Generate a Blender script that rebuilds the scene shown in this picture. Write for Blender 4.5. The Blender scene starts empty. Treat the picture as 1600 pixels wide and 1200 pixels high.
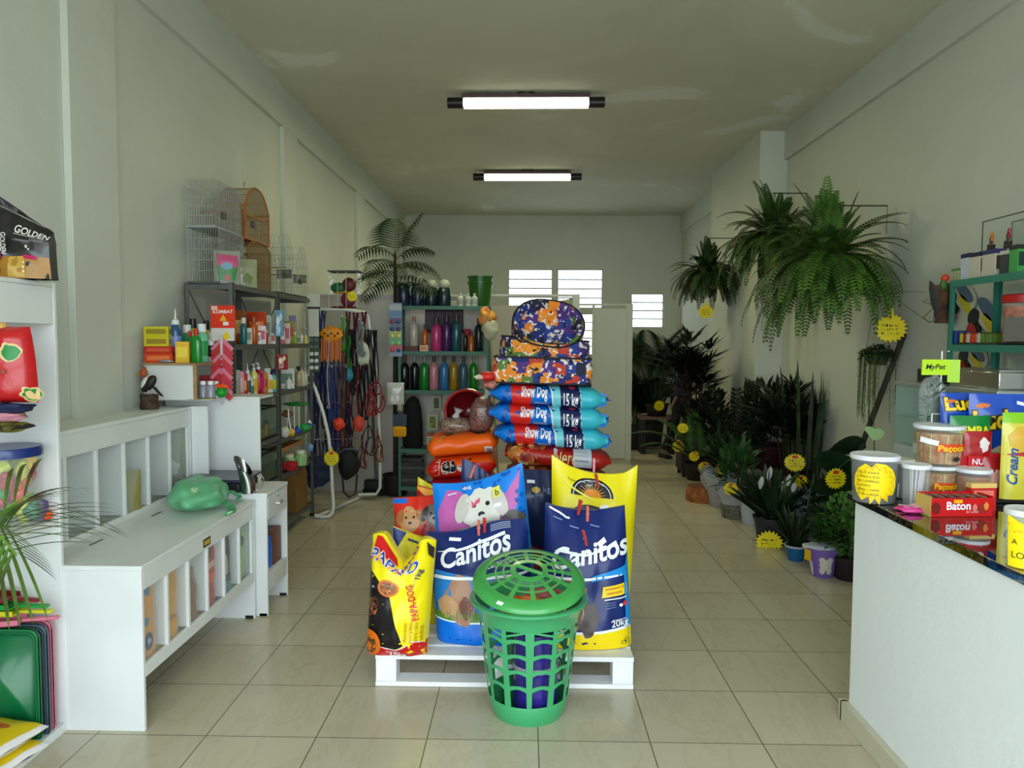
import bpy, bmesh, math, random
from mathutils import Vector, Matrix, noise
from math import sin, cos, pi, radians as R
random.seed(7)
D_ = bpy.data
COL = bpy.context.scene.collection
# ---------------------------------------------------------------- camera
FPX, PIT, YAW, ROL, EYE = 1162.84, .0578, .0179, .0053, 1.609
def cdir(u, v, w):
    # camera frame (u right, v down, w forward) to world (x right, y into the shop, z up)
    u, v = cos(ROL)*u + sin(ROL)*v, -sin(ROL)*u + cos(ROL)*v
    y = cos(PIT)*w + sin(PIT)*(-v); z = -sin(PIT)*w + cos(PIT)*(-v)
    return Vector((cos(YAW)*u - sin(YAW)*y, sin(YAW)*u + cos(YAW)*y, z))
def W(px, py, y):
    # point of the shop at depth y seen at a place of the 1600x1200 frame
    r = cdir((px-800)/FPX, (py-600)/FPX, 1.0)
    return Vector((0, 0, EYE)) + r*(y/r.y)
def WX(px, py, x):
    r = cdir((px-800)/FPX, (py-600)/FPX, 1.0)
    return Vector((0, 0, EYE)) + r*(x/r.x)
def WZ(px, py, z):
    r = cdir((px-800)/FPX, (py-600)/FPX, 1.0)
    return Vector((0, 0, EYE)) + r*((z-EYE)/r.z)
cam_d = D_.cameras.new('camera'); cam = D_.objects.new('camera', cam_d); COL.objects.link(cam)
cam_d.sensor_width = 36; cam_d.lens = FPX/1600*36; cam_d.clip_start = .02
_m = Matrix((cdir(1, 0, 0), cdir(0, -1, 0), -cdir(0, 0, 1))).transposed().to_4x4()
cam.matrix_world = Matrix.Translation((0, 0, EYE)) @ _m
sc = bpy.context.scene; sc.camera = cam
sc.view_settings.view_transform = 'Standard'; sc.view_settings.look = 'None'
sc.view_settings.gamma = 1; sc.view_settings.use_curve_mapping = False
# ---------------------------------------------------------------- materials
def lin(c):
    r = []
    for v in c[:3]:
        v = v/255.0
        r.append(v/12.92 if v <= .04045 else ((v+.055)/1.055)**2.4)
    return (r[0], r[1], r[2], 1)
_mats = {}
def M(c, rough=.5, metal=0, spec=.5, coat=0, trans=0, alpha=1, mottle=0, scale=8, bump=0, bscale=30, c2=None, emit=0, ior=1.45, sheen=0, sss=0):
    key = (tuple(c), rough, metal, spec, coat, trans, alpha, mottle, scale, bump, bscale, c2, emit, ior, sheen, sss)
    if key in _mats: return _mats[key]
    m = D_.materials.new('mat_%d' % len(_mats)); m.use_nodes = True
    nt = m.node_tree; b = nt.nodes['Principled BSDF']; L = nt.links.new
    b.inputs['Base Color'].default_value = lin(c)
    b.inputs['Roughness'].default_value = rough
    b.inputs['Metallic'].default_value = metal
    b.inputs['Specular IOR Level'].default_value = spec
    b.inputs['Coat Weight'].default_value = coat
    b.inputs['Coat Roughness'].default_value = .12
    b.inputs['Transmission Weight'].default_value = trans
    b.inputs['Alpha'].default_value = alpha
    b.inputs['IOR'].default_value = ior
    b.inputs['Sheen Weight'].default_value = sheen
    if emit:
        b.inputs['Emission Color'].default_value = lin(c); b.inputs['Emission Strength'].default_value = emit
    tc = None
    if mottle or bump or c2:
        tc = nt.nodes.new('ShaderNodeTexCoord')
    if mottle or c2:
        n = nt.nodes.new('ShaderNodeTexNoise'); n.inputs['Scale'].default_value = scale; n.inputs['Detail'].default_value = 5
        L(tc.outputs['Object'], n.inputs['Vector'])
        r = nt.nodes.new('ShaderNodeValToRGB'); L(n.outputs['Fac'], r.inputs['Fac'])
        a = lin(c); d = lin(c2) if c2 else tuple(x*(1-mottle) for x in a[:3])+(1,)
        r.color_ramp.elements[0].position = .35; r.color_ramp.elements[0].color = d
        r.color_ramp.elements[1].position = .65; r.color_ramp.elements[1].color = a
        L(r.outputs['Color'], b.inputs['Base Color'])
    if bump:
        n2 = nt.nodes.new('ShaderNodeTexNoise'); n2.inputs['Scale'].default_value = bscale; n2.inputs['Detail'].default_value = 4
        L(tc.outputs['Object'], n2.inputs['Vector'])
        bp = nt.nodes.new('ShaderNodeBump'); bp.inputs['Strength'].default_value = bump; bp.inputs['Distance'].default_value = .01
        L(n2.outputs['Fac'], bp.inputs['Height']); L(bp.outputs['Normal'], b.inputs['Normal'])
    _mats[key] = m
    return m
def nodes_mat(name):
    m = D_.materials.new(name); m.use_nodes = True
    return m, m.node_tree, m.node_tree.nodes['Principled BSDF'], m.node_tree.links.new
WHITE = (232, 233, 230)
PAINT = M((226, 229, 226), .38, mottle=.07, scale=3)
BLACK = M((18, 18, 20), .45)
CHROME = M((190, 190, 190), .22, 1)
def GLASS(a=.14, c=(205, 225, 215), rough=.04):
    return M(c, rough, alpha=a, spec=.7)
# ---------------------------------------------------------------- mesh builder
class MB:
    def __init__(s): s.v = []; s.f = []; s.m = []; s.X = Matrix.Identity(4); s.g = 0
    def at(s, loc=(0, 0, 0), rz=0, rx=0, ry=0, sc_=1):
        s.X = Matrix.Translation(loc) @ Matrix.Rotation(rz, 4, 'Z') @ Matrix.Rotation(ry, 4, 'Y') @ Matrix.Rotation(rx, 4, 'X') @ Matrix.Scale(sc_, 4)
        return s
    def vs(s, pts):
        b = len(s.v); s.v.extend([tuple(s.X @ Vector(p)) for p in pts]); return b
    def fs(s, faces, mi=0):
        s.f.extend([tuple(q) for q in faces]); s.m.extend([mi]*len(faces))
    def box(s, x0, x1, y0, y1, z0, z1, mi=0):
        b = s.vs([(x, y, z) for z in (z0, z1) for y in (y0, y1) for x in (x0, x1)])
        s.fs([(b, b+2, b+3, b+1), (b+4, b+5, b+7, b+6), (b, b+1, b+5, b+4), (b+2, b+6, b+7, b+3), (b, b+4, b+6, b+2), (b+1, b+3, b+7, b+5)], mi)
        return s
    def cbox(s, c, d, mi=0):
        return s.box(c[0]-d[0]/2, c[0]+d[0]/2, c[1]-d[1]/2, c[1]+d[1]/2, c[2]-d[2]/2, c[2]+d[2]/2, mi)
    def quad(s, a, b, c, d, mi=0):
        i = s.vs([a, b, c, d]); s.fs([(i, i+1, i+2, i+3)], mi); return s
    def tri(s, a, b, c, mi=0):
        i = s.vs([a, b, c]); s.fs([(i, i+1, i+2)], mi); return s
    def grid(s, fn, nu, nv, mi=0, wrap=False, mfn=None, capv=False):
        # fn(u, v) with u, v in 0..1 ; wrap joins u=1 to u=0
        nuu = nu if wrap else nu+1
        b = s.vs([fn(i/nu, j/nv) for j in range(nv+1) for i in range(nuu)])
        for j in range(nv):
            for i in range(nu):
                i2 = (i+1) % nuu if wrap else i+1
                s.f.append((b+j*nuu+i, b+j*nuu+i2, b+(j+1)*nuu+i2, b+(j+1)*nuu+i))
                s.m.append(mfn((i+.5)/nu, (j+.5)/nv) if mfn else mi)
        if capv:
            s.f.append(tuple(b+i for i in range(nuu))[::-1]); s.m.append(mi)
            s.f.append(tuple(b+nv*nuu+i for i in range(nuu))); s.m.append(mi)
        return s
    def lathe(s, prof, c=(0, 0, 0), n=20, mi=0, sx=1, sy=1, cap=True, mf=None):
        b = len(s.v); k = len(prof)
        s.vs([(c[0]+r*cos(2*pi*i/n)*sx, c[1]+r*sin(2*pi*i/n)*sy, c[2]+z) for r, z in prof for i in range(n)])
        for j in range(k-1):
            for i in range(n):
                s.f.append((b+j*n+i, b+j*n+(i+1) % n, b+(j+1)*n+(i+1) % n, b+(j+1)*n+i)); s.m.append(mf(j) if mf else mi)
        if cap:
            s.f.append(tuple(b+i for i in range(n))[::-1]); s.m.append(mf(0) if mf else mi)
            s.f.append(tuple(b+(k-1)*n+i for i in range(n))); s.m.append(mf(k-2) if mf else mi)
        return s
    def tube(s, pts, r, n=8, mi=0, flat=1.0, cap=True, closed=False):
        pts = [Vector(p) for p in pts]; k = len(pts)
        rr = r if isinstance(r, (list, tuple)) else [r]*k
        up = None; rings = []
        for i, p in enumerate(pts):
            if closed: t = (pts[(i+1) % k]-pts[i-1])
            else: t = (pts[min(i+1, k-1)]-pts[max(i-1, 0)])
            if t.length < 1e-9: t = Vector((0, 0, 1))
            t.normalize()
            if up is None:
                up = Vector((0, 0, 1)) if abs(t.z) < .9 else Vector((0, 1, 0))
            a = (up - t*up.dot(t))
            if a.length < 1e-6: a = Vector((1, 0, 0)) - t*t.x
            a.normalize(); bb = t.cross(a); up = a
            rings.append([p + (a*cos(2*pi*j/n)*flat + bb*sin(2*pi*j/n))*rr[i] for j in range(n)])
        b = s.vs([q for ring in rings for q in ring])
        for i in range(k if closed else k-1):
            for j in range(n):
                i2 = (i+1) % k
                s.f.append((b+i*n+j, b+i*n+(j+1) % n, b+i2*n+(j+1) % n, b+i2*n+j)); s.m.append(mi)
        if cap and not closed:
            s.f.append(tuple(b+j for j in range(n))[::-1]); s.m.append(mi)
            s.f.append(tuple(b+(k-1)*n+j for j in range(n))); s.m.append(mi)
        return s
    def prism(s, poly, h, mi=0, axis='z', mi2=None):
        # poly 2D list ; extruded from 0 to h along axis
        n = len(poly)
        def P(p, t):
            return (p[0], p[1], t) if axis == 'z' else ((p[0], t, p[1]) if axis == 'y' else (t, p[0], p[1]))
        b = s.vs([P(p, 0) for p in poly]+[P(p, h) for p in poly])
        s.f.append(tuple(range(b, b+n))[::-1]); s.m.append(mi)
        s.f.append(tuple(range(b+n, b+2*n))); s.m.append(mi if mi2 is None else mi2)
        for i in range(n):
            s.f.append((b+i, b+(i+1) % n, b+n+(i+1) % n, b+n+i)); s.m.append(mi)
        return s
    def blob(s, c, r, n=10, mi=0, k=0, seed=0, e=1):
        r = (r, r, r) if isinstance(r, (int, float)) else r
        def fn(u, v):
            a = 2*pi*u; th = pi*v
            d = Vector((sin(th)*cos(a), sin(th)*sin(a), -cos(th)))
            if e != 1: d = Vector([math.copysign(abs(q)**e, q) for q in d])
            q = 1 + (k*noise.noise(d*1.7+Vector((seed, seed*2.1, 3))) if k else 0)
            return (c[0]+d.x*r[0]*q, c[1]+d.y*r[1]*q, c[2]+d.z*r[2]*q)
        return s.grid(fn, max(6, int(n*1.3)), max(5, n), mi, wrap=True)
    def add(s, vf, fn, mi=0):
        vv, ff = vf
        b = s.vs([fn(p) for p in vv]); s.fs([tuple(b+i for i in q) for q in ff], mi); return s
def obj(name, mb, mats, parent=None, smooth=40, bevel=0, loc=None, rot=None, sub=0, solid=0):
    me = D_.meshes.new(name); me.from_pydata(mb.v, [], mb.f)
    if not isinstance(mats, (list, tuple)): mats = [mats]
    for m in mats: me.materials.append(m)
    me.polygons.foreach_set('material_index', [min(i, len(mats)-1) for i in mb.m])
    if smooth:
        bm = bmesh.new(); bm.from_mesh(me)
        if smooth != 'raw': bmesh.ops.recalc_face_normals(bm, faces=bm.faces)
        for f in bm.faces: f.smooth = True
        a = R(smooth if smooth != 'raw' else 60)
        for e in bm.edges:
            if len(e.link_faces) == 2 and e.calc_face_angle(0) > a: e.smooth = False
        bm.to_mesh(me); bm.free()
    me.update()
    o = D_.objects.new(name, me); COL.objects.link(o)
    if parent: o.parent = parent
    if loc is not None: o.location = loc
    if rot is not None: o.rotation_euler = rot
    if bevel:
        b = o.modifiers.new('b', 'BEVEL'); b.width = bevel; b.segments = 2; b.limit_method = 'ANGLE'; b.angle_limit = R(50); b.harden_normals = False
    if solid:
        b = o.modifiers.new('s', 'SOLIDIFY'); b.thickness = solid
    if sub:
        b = o.modifiers.new('u', 'SUBSURF'); b.levels = sub; b.render_levels = sub
    return o
def tag(o, label, cat, group=None, kind=None):
    o['label'] = label; o['category'] = cat
    if group: o['group'] = group
    if kind: o['kind'] = kind
    return o
def T(name, label, cat, loc=(0, 0, 0), rz=0, group=None, rx=0, ry=0):
    o = D_.objects.new(name, None); COL.objects.link(o); o.location = loc; o.rotation_euler = (rx, ry, rz)
    o.empty_display_size = .05
    return tag(o, label, cat, group)
def S(name, mb, mats, bevel=0, smooth=40, label=None):
    o = obj(name, mb, mats, bevel=bevel, smooth=smooth); o['kind'] = 'structure'
    if label: o['label'] = label
    return o
def copy_thing(r, loc, rz, label, group=None):
    c = r.copy(); COL.objects.link(c); c.location = loc; c.rotation_euler = (r.rotation_euler.x, r.rotation_euler.y, rz)
    c['label'] = label
    if group: c['group'] = group
    for ch in list(r.children):
        d = ch.copy(); COL.objects.link(d); d.parent = c
        for g in list(ch.children):
            e = g.copy(); COL.objects.link(e); e.parent = d
    return c
# ---------------------------------------------------------------- flat shapes and lettering for prints
def tess(polys, maxlen=.03):
    bm = bmesh.new()
    for pl in polys:
        vv = [bm.verts.new((p[0], p[1], 0)) for p in pl]
        try: bm.faces.new(vv)
        except ValueError: pass
    bmesh.ops.triangulate(bm, faces=bm.faces[:])
    for _ in range(7):
        ed = [e for e in bm.edges if e.calc_length() > maxlen]
        if not ed: break
        bmesh.ops.subdivide_edges(bm, edges=ed, cuts=1)
        bmesh.ops.triangulate(bm, faces=[f for f in bm.faces if len(f.verts) > 3])
    bm.verts.index_update()
    r = [(v.co.x, v.co.y) for v in bm.verts], [tuple(v.index for v in f.verts) for f in bm.faces]
    bm.free(); return r
_txt = {}
def text2d(s, bold=0.0, shear=0.0):
    # lettering of cap height 1, left at 0, baseline 0; returns (verts, faces), width
    k = (s, bold, shear)
    if k in _txt: return _txt[k]
    cu = D_.curves.new('t', 'FONT'); cu.body = s; cu.size = 1/.69; cu.offset = bold; cu.shear = shear; cu.resolution_u = 3
    o = D_.objects.new('t', cu); COL.objects.link(o)
    dg = bpy.context.evaluated_depsgraph_get(); dg.update()
    me = bpy.data.meshes.new_from_object(o.evaluated_get(dg))
    vv = [(v.co.x, v.co.y) for v in me.vertices]; ff = [tuple(p.vertices) for p in me.polygons]
    D_.objects.remove(o); D_.curves.remove(cu); D_.meshes.remove(me)
    w = max([p[0] for p in vv] or [1])
    _txt[k] = ((vv, ff), w); return _txt[k]
def ell(cx, cy, rx, ry, n=24, rot=0, a0=0, a1=360, wob=0, seed=0):
    p = []
    full = abs(a1-a0) >= 360
    for i in range(n if full else n+1):
        a = R(a0+(a1-a0)*i/n); q = 1+wob*noise.noise(Vector((cos(a)*2+seed, sin(a)*2, seed)))
        x, y = rx*cos(a)*q, ry*sin(a)*q
        p.append((cx+x*cos(rot)-y*sin(rot), cy+x*sin(rot)+y*cos(rot)))
    return p
def burst(cx, cy, rx, ry, n=22, depth=.16, tab=0, seed=1, rot=0):
    rnd = random.Random(seed); p = []
    for i in range(2*n):
        a = pi*i/n + pi/2; k = 1 if i % 2 == 0 else 1-depth*(.7+.6*rnd.random())
        p.append((cx+rx*k*cos(a), cy+ry*k*sin(a)))
    if tab:
        p = [q for q in p if not (q[1] > cy+ry*.75 and abs(q[0]-cx) < tab*1.1)]
        i0 = 0
        # put the hanging tab where points were cut
        p.sort(key=lambda q: (math.atan2(q[1]-cy, q[0]-cx)-pi/2-1e-3) % (2*pi))
        p = [(cx-tab, cy+ry*.8), *p, (cx+tab, cy+ry*.8), (cx+tab*.6, cy+ry*1.35), (cx-tab*.6, cy+ry*1.35)]
    return p
# ---------------------------------------------------------------- world and light
w = D_.worlds.new('sky'); sc.world = w; w.use_nodes = True
bg = w.node_tree.nodes['Background']; bg.inputs['Color'].default_value = (.80, .92, 1.0, 1); bg.inputs['Strength'].default_value = 6.0
XL, XR, YB, ZC = -2.30, 2.90, 14.05, 3.95      # left wall, right wall, back wall, ceiling
YF = -.55                                     # shop front
# ---------------------------------------------------------------- floor
def tile_mat():
    m, nt, b, L = nodes_mat('floor_tile')
    tc = nt.nodes.new('ShaderNodeTexCoord'); mp = nt.nodes.new('ShaderNodeMapping')
    mp.inputs['Location'].default_value = (1.2888+.45*10, -2.0-.0151+.45*8+1.0*0-.9+.0, 0)
    L(tc.outputs['Object'], mp.inputs['Vector'])
    br = nt.nodes.new('ShaderNodeTexBrick'); br.offset = 0; br.squash = 1
    br.inputs['Scale'].default_value = 1; br.inputs['Brick Width'].default_value = .45; br.inputs['Row Height'].default_value = .45
    br.inputs['Mortar Size'].default_value = .0022; br.inputs['Mortar Smooth'].default_value = .1; br.inputs['Bias'].default_value = 0
    br.inputs['Color1'].default_value = lin((196, 188, 164)); br.inputs['Color2'].default_value = lin((187, 179, 155)); br.inputs['Mortar'].default_value = lin((92, 84, 66))
    L(mp.outputs['Vector'], br.inputs['Vector'])
    n = nt.nodes.new('ShaderNodeTexNoise'); n.inputs['Scale'].default_value = 2.2; n.inputs['Detail'].default_value = 9; n.inputs['Distortion'].default_value = .5; n.inputs['Roughness'].default_value = .65
    mp2 = nt.nodes.new('ShaderNodeMapping'); mp2.inputs['Scale'].default_value = (2.2, .8, 1); mp2.inputs['Rotation'].default_value = (0, 0, .5)
    L(tc.outputs['Object'], mp2.inputs['Vector']); L(mp2.outputs['Vector'], n.inputs['Vector'])
    r = nt.nodes.new('ShaderNodeValToRGB'); L(n.outputs['Fac'], r.inputs['Fac'])
    r.color_ramp.elements[0].position = .47; r.color_ramp.elements[0].color = (1, 1, 1, 1)
    e = r.color_ramp.elements.new(.5); e.color = (.80, .76, .68, 1)
    r.color_ramp.elements[2].position = .54; r.color_ramp.elements[2].color = (1, .99, .97, 1)
    mx = nt.nodes.new('ShaderNodeMix'); mx.data_type = 'RGBA'; mx.blend_type = 'MULTIPLY'; mx.inputs['Factor'].default_value = .35
    L(br.outputs['Color'], mx.inputs[6]); L(r.outputs['Color'], mx.inputs[7]); L(mx.outputs[2], b.inputs['Base Color'])
    b.inputs['Roughness'].default_value = .24; b.inputs['Specular IOR Level'].default_value = .45
    return m
f = MB().box(-2.6, 3.2, -3.5, 14.3, -.06, 0); S('floor', f, tile_mat())
def plaster(c, amt=.1, stain=None, sc1=.9):
    m, nt, b, L = nodes_mat('plaster')
    tc = nt.nodes.new('ShaderNodeTexCoord')
    n = nt.nodes.new('ShaderNodeTexNoise'); n.inputs['Scale'].default_value = sc1; n.inputs['Detail'].default_value = 8; n.inputs['Roughness'].default_value = .6; n.inputs['Distortion'].default_value = .6
    L(tc.outputs['Object'], n.inputs['Vector'])
    r = nt.nodes.new('ShaderNodeValToRGB'); L(n.outputs['Fac'], r.inputs['Fac'])
    a = lin(c); r.color_ramp.elements[0].position = .3; r.color_ramp.elements[0].color = tuple(x*(1-amt) for x in a[:3])+(1,)
    r.color_ramp.elements[1].position = .62; r.color_ramp.elements[1].color = a
    if stain:
        e = r.color_ramp.elements.new(.66); e.color = lin(stain)
    L(r.outputs['Color'], b.inputs['Base Color']); b.inputs['Roughness'].default_value = .75; b.inputs['Specular IOR Level'].default_value = .25
    n2 = nt.nodes.new('ShaderNodeTexNoise'); n2.inputs['Scale'].default_value = 14; n2.inputs['Detail'].default_value = 5; L(tc.outputs['Object'], n2.inputs['Vector'])
    bp = nt.nodes.new('ShaderNodeBump'); bp.inputs['Strength'].default_value = .25; bp.inputs['Distance'].default_value = .01
    L(n2.outputs['Fac'], bp.inputs['Height']); L(bp.outputs['Normal'], b.inputs['Normal'])
    return m
WALLM = plaster((208, 212, 199), .09)
CEILM = plaster((214, 213, 194), .15, (230, 231, 222), .55)
S('ceiling', MB().box(-2.6, 3.2, YF-.15, 14.3, ZC, ZC+.12), CEILM)
S('wall_left', MB().box(XL-.15, XL, YF-.15, 14.2, 0, ZC), WALLM)
S('wall_right', MB().box(XR, XR+.15, YF-.15, 14.2, 0, ZC), WALLM)
S('wall_front', MB().box(XL, XR, YF-.15, YF, 3.15, ZC).box(XL-.1, XL+.12, YF-.15, YF, 0, 3.15).box(XR-.12, XR+.1, YF-.15, YF, 0, 3.15), WALLM)
# back wall with louvred openings
def back_wall():
    y0, y1 = YB, YB+.15
    ops = [(-.33, .50, 2.25, 2.955), (.59, 1.44, 2.23, 2.955), (.80, 1.27, 1.35, 2.13), (1.975, 2.585, 1.87, 2.51)]
    xs = sorted({XL, XR, *[o[0] for o in ops], *[o[1] for o in ops]}); zs = sorted({0, ZC, *[o[2] for o in ops], *[o[3] for o in ops]})
    m = MB()
    for i in range(len(xs)-1):
        for j in range(len(zs)-1):
            cx, cz = (xs[i]+xs[i+1])/2, (zs[j]+zs[j+1])/2
            if any(o[0] < cx < o[1] and o[2] < cz < o[3] for o in ops): continue
            m.box(xs[i], xs[i+1], y0, y1, zs[j], zs[j+1])
    S('wall_back', m, WALLM)
    fr = M((186, 188, 174), .6); brm = M((110, 112, 100), .6); gl = M((235, 245, 240), .5, alpha=.25)
    for k, (a, b_, c, d) in enumerate(ops):
        o = D_.objects.new('window_%d' % (k+1), None); COL.objects.link(o); o.location = (a, YB, c); o['kind'] = 'structure'
        W_, H_ = b_-a, d-c; t = .018
        f = MB().box(0, t, .02, .1, 0, H_).box(W_-t, W_, .02, .1, 0, H_).box(0, W_, .02, .1, 0, t).box(0, W_, .02, .1, H_-t, H_)
        obj('window_frame', f, fr, o)
        n = max(3, round(H_/.165)); g = MB(); hb = MB()
        for i in range(n):
            z = t+(H_-2*t)*i/n; zz = t+(H_-2*t)*(i+1)/n
            g.quad((t, .035, z+.004), (W_-t, .035, z+.004), (W_-t, .085, zz), (t, .085, zz))
            if i: hb.box(t, W_-t, .03, .062, z-.011, z+.011)
        obj('louvre_glass', g, gl, o); obj('louvre_bar', hb, brm, o)
back_wall()
# frame of beams and piers standing a little proud of the left wall
BX = XL+.04
S('trim_1', MB().box(XL, BX, YF, 14.05, 3.59, ZC), WALLM)
for i, (a, b_) in enumerate([(3.71, 4.14), (7.0, 7.42), (10.05, 10.5), (13.6, 14.05)]):
    S('trim_%d' % (i+2), MB().box(XL, BX, a, b_, 0, 3.59), WALLM, bevel=.004)
S('trim_6', MB().box(XR-.04, XR, YF, 8.45, 3.63, ZC), WALLM)
S('trim_7', MB().box(2.59, XR, 8.45, 10.6, 0, ZC), WALLM, bevel=.004)
S('trim_8', MB().box(XR-.04, XR, 10.6, 14.05, 3.63, ZC), WALLM)
# street outside the open shop front
S('street', MB().box(-14, 14, -16, -3.5, -.2, -.06), M((190, 186, 176), .9))
# ---------------------------------------------------------------- office partition at the back
PART = M((196, 190, 180), .6, mottle=.05, scale=2); PFR = M((176, 178, 166), .45)
S('wall_partition', MB().box(XL+.04, -.42, 7.85, 7.89, 0, 2.07).box(XL+.04, -.42, 7.835, 7.905, 2.07, 2.09), [PART], label='low greige partition wall behind the green bottle shelf')
p = MB().box(-.44, -.405, 7.83, 7.91, 0, 2.09).box(.49, .565, 7.83, 7.91, 0, 2.1).box(-.42, .56, 7.84, 7.90, 2.075, 2.1)
S('door_1_frame', p, PFR)
o = D_.objects.new('door_1', None); COL.objects.link(o); o.location = (.49, 7.9, 0); o.rotation_euler = (0, 0, R(102)); o['kind'] = 'structure'
obj('door_leaf', MB().box(0, .88, -.018, .018, .02, 2.06), M((205, 200, 172), .45), o, bevel=.003)
obj('door_handle', MB().tube([(.80, .03, 1.02), (.80, .06, 1.02), (.70, .06, 1.02)], .009), CHROME, o)
S('wall_office', MB().box(XL+.04, .70, 10.10, 10.14, 0, 2.09), PART)
p = MB().box(.93, 1.43, 10.10, 10.13, .02, 2.05).box(1.36, 1.44, 10.06, 10.15, 0, 2.11).box(.68, 1.44, 10.07, 10.14, 2.09, 2.115).box(.90, .93, 10.08, 10.14, 0, 2.1)
S('wall_screen', p, M((202, 206, 192), .5), bevel=.002)
# ---------------------------------------------------------------- ceiling lamps
def lamp(x, y, label):
    t = T('ceiling_lamp', label, 'lamp', (x, y, ZC), R(-.6), 'fluorescent lamps on the ceiling')
    bk = M((28, 24, 26), .35)
    obj('housing', MB().box(-.60, .60, -.075, .075, -.055, -.02), M((92, 74, 80), .4), t, bevel=.006)
    obj('mount', MB().lathe([(.09, 0), (.085, -.02), (.06, -.025)][::-1], n=20, sy=.8), bk, t)
    for s_ in (-1, 1):
        obj('end_cap', MB().tube([(s_*.595, 0, -.085), (s_*.745, 0, -.085)], .05, 16), bk, t, bevel=.004)
    e = MB().tube([(-.595, .022, -.085), (.595, .022, -.085)], .016, 12).tube([(-.595, -.022, -.085), (.595, -.022, -.085)], .016, 12)
    obj('tube', e, M((250, 252, 235), emit=9), t)
    g = MB()
    for i in range(60):
        x_ = -.59+i*.02
        g.box(x_, x_+.004, -.045, .045, -.128, -.112)
    g.box(-.595, .595, -.048, -.044, -.128, -.06).box(-.595, .595, .044, .048, -.128, -.06)
    obj('diffuser_grille', g, M((240, 240, 235), .4, alpha=.55, emit=.7), t)
    ld = D_.lights.new('tube_light', 'AREA'); ld.shape = 'RECTANGLE'; ld.size = 1.18; ld.size_y = .07; ld.energy = 30; ld.color = (1.0, .98, .56)
    lo = D_.objects.new('tube_light', ld); COL.objects.link(lo); lo.parent = t; lo.location = (0, 0, -.135)
lamp(-.011, 7.2, 'nearer fluorescent tube lamp with black end caps on the ceiling')
lamp(.01, 10.4, 'farther fluorescent tube lamp with black end caps on the ceiling')
# light portal of the open shop front
pd = D_.lights.new('front_portal', 'AREA'); pd.shape = 'RECTANGLE'; pd.size = 4.96; pd.size_y = 3.15; pd.cycles.is_portal = True
po = D_.objects.new('front_portal', pd); COL.objects.link(po); po.location = (.3, YF-.02, 1.575); po.rotation_euler = (R(90), 0, 0)
sc.view_settings.exposure = .02
sc.cycles.use_denoising = True
# ---------------------------------------------------------------- sacks
def PL(c, rough=.36, **k): return M(c, rough, spec=.4, coat=k.pop('coat', .12), bump=k.pop('bump', .12), bscale=k.pop('bscale', 18), **k)
class Sheet:
    """a printed surface: map(u, v, off) -> point; w, h metric size"""
    def __init__(s, w, h, fmap):
        s.w, s.h, s.map = w, h, fmap; s.mb = MB(); s.mats = []; s.layer = 0
    def mi(s, c):
        m = c if isinstance(c, bpy.types.Material) else PL(c)
        if m not in s.mats: s.mats.append(m)
        return s.mats.index(m)
    def put(s, vf, c, off=None):
        s.layer += 1; o = (.0012+.0004*s.layer) if off is None else off
        s.mb.add(vf, lambda p: s.map(p[0]/s.w, p[1]/s.h, o), s.mi(c)); return s
    def poly(s, pts, c, maxlen=.035):
        # pts in u, v
        pl = [(p[0]*s.w, p[1]*s.h) for p in pts]
        return s.put(tess([pl], maxlen), c)
    def ell(s, u, v, ru, rv, c, rot=0, **k):
        return s.put(tess([ell(u*s.w, v*s.h, ru*s.w, rv*s.h, rot=rot, **k)], .035), c)
    def line(s, pts, wd, c):
        P = [Vector((p[0]*s.w, p[1]*s.h)) for p in pts]; a = []; b = []
        ws = wd if isinstance(wd, (list, tuple)) else [wd]*len(P)
        for i, p in enumerate(P):
            t = (P[min(i+1, len(P)-1)]-P[max(i-1, 0)]).normalized(); n = Vector((-t.y, t.x))*ws[i]/2
            a.append(tuple(p+n)); b.append(tuple(p-n))
        return s.put(tess([a+b[::-1]], .035), c)
    def text(s, txt, u, v, hh, c, rot=0, bold=.0, shear=0, outline=None, oc=None, width=None, center=False):
        def one(bl, col):
            (vv, ff), w_ = text2d(txt, bl, shear)
            k = hh; kx = k if width is None else width/w_
            bm = bmesh.new(); V_ = [bm.verts.new((p[0]*kx, p[1]*k, 0)) for p in vv]
            for q in ff:
                try: bm.faces.new([V_[i] for i in q])
                except ValueError: pass
            ml = max(.012, hh*.6)
            for _ in range(5):
                ed = [e for e in bm.edges if e.calc_length() > ml]
                if not ed: break
                bmesh.ops.subdivide_edges(bm, edges=ed, cuts=1); bmesh.ops.triangulate(bm, faces=[f for f in bm.faces if len(f.verts) > 3])
            bm.verts.index_update(); cx = w_*kx/2 if center else 0
            P = []
            for q in bm.verts:
                x, y = q.co.x-cx, q.co.y
                P.append((u*s.w+x*cos(rot)-y*sin(rot), v*s.h+x*sin(rot)+y*cos(rot)))
            F_ = [tuple(x.index for x in f.verts) for f in bm.faces]; bm.free()
            s.put((P, F_), col)
        if outline: one(bold+outline, oc)
        one(bold, c); return s
def dog(s, u, v, k, fur, dark, muzzle=None, nose=(25, 20, 20), rot=0):
    a = s.w/s.h
    s.ell(u, v, .1*k, .1*k*a*1.15, fur, wob=.25, seed=u*9)
    s.ell(u-.095*k, v+.02*k*a, .035*k, .08*k*a, dark, rot=-.3); s.ell(u+.095*k, v+.02*k*a, .035*k, .08*k*a, dark, rot=.3)
    s.ell(u, v-.04*k*a, .05*k, .05*k*a, muzzle or fur, wob=.1)
    s.ell(u-.035*k, v+.025*k*a, .012*k, .012*k*a, nose, n=10); s.ell(u+.035*k, v+.025*k*a, .012*k, .012*k*a, nose, n=10)
    s.ell(u, v-.025*k*a, .018*k, .014*k*a, nose, n=10)
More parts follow.
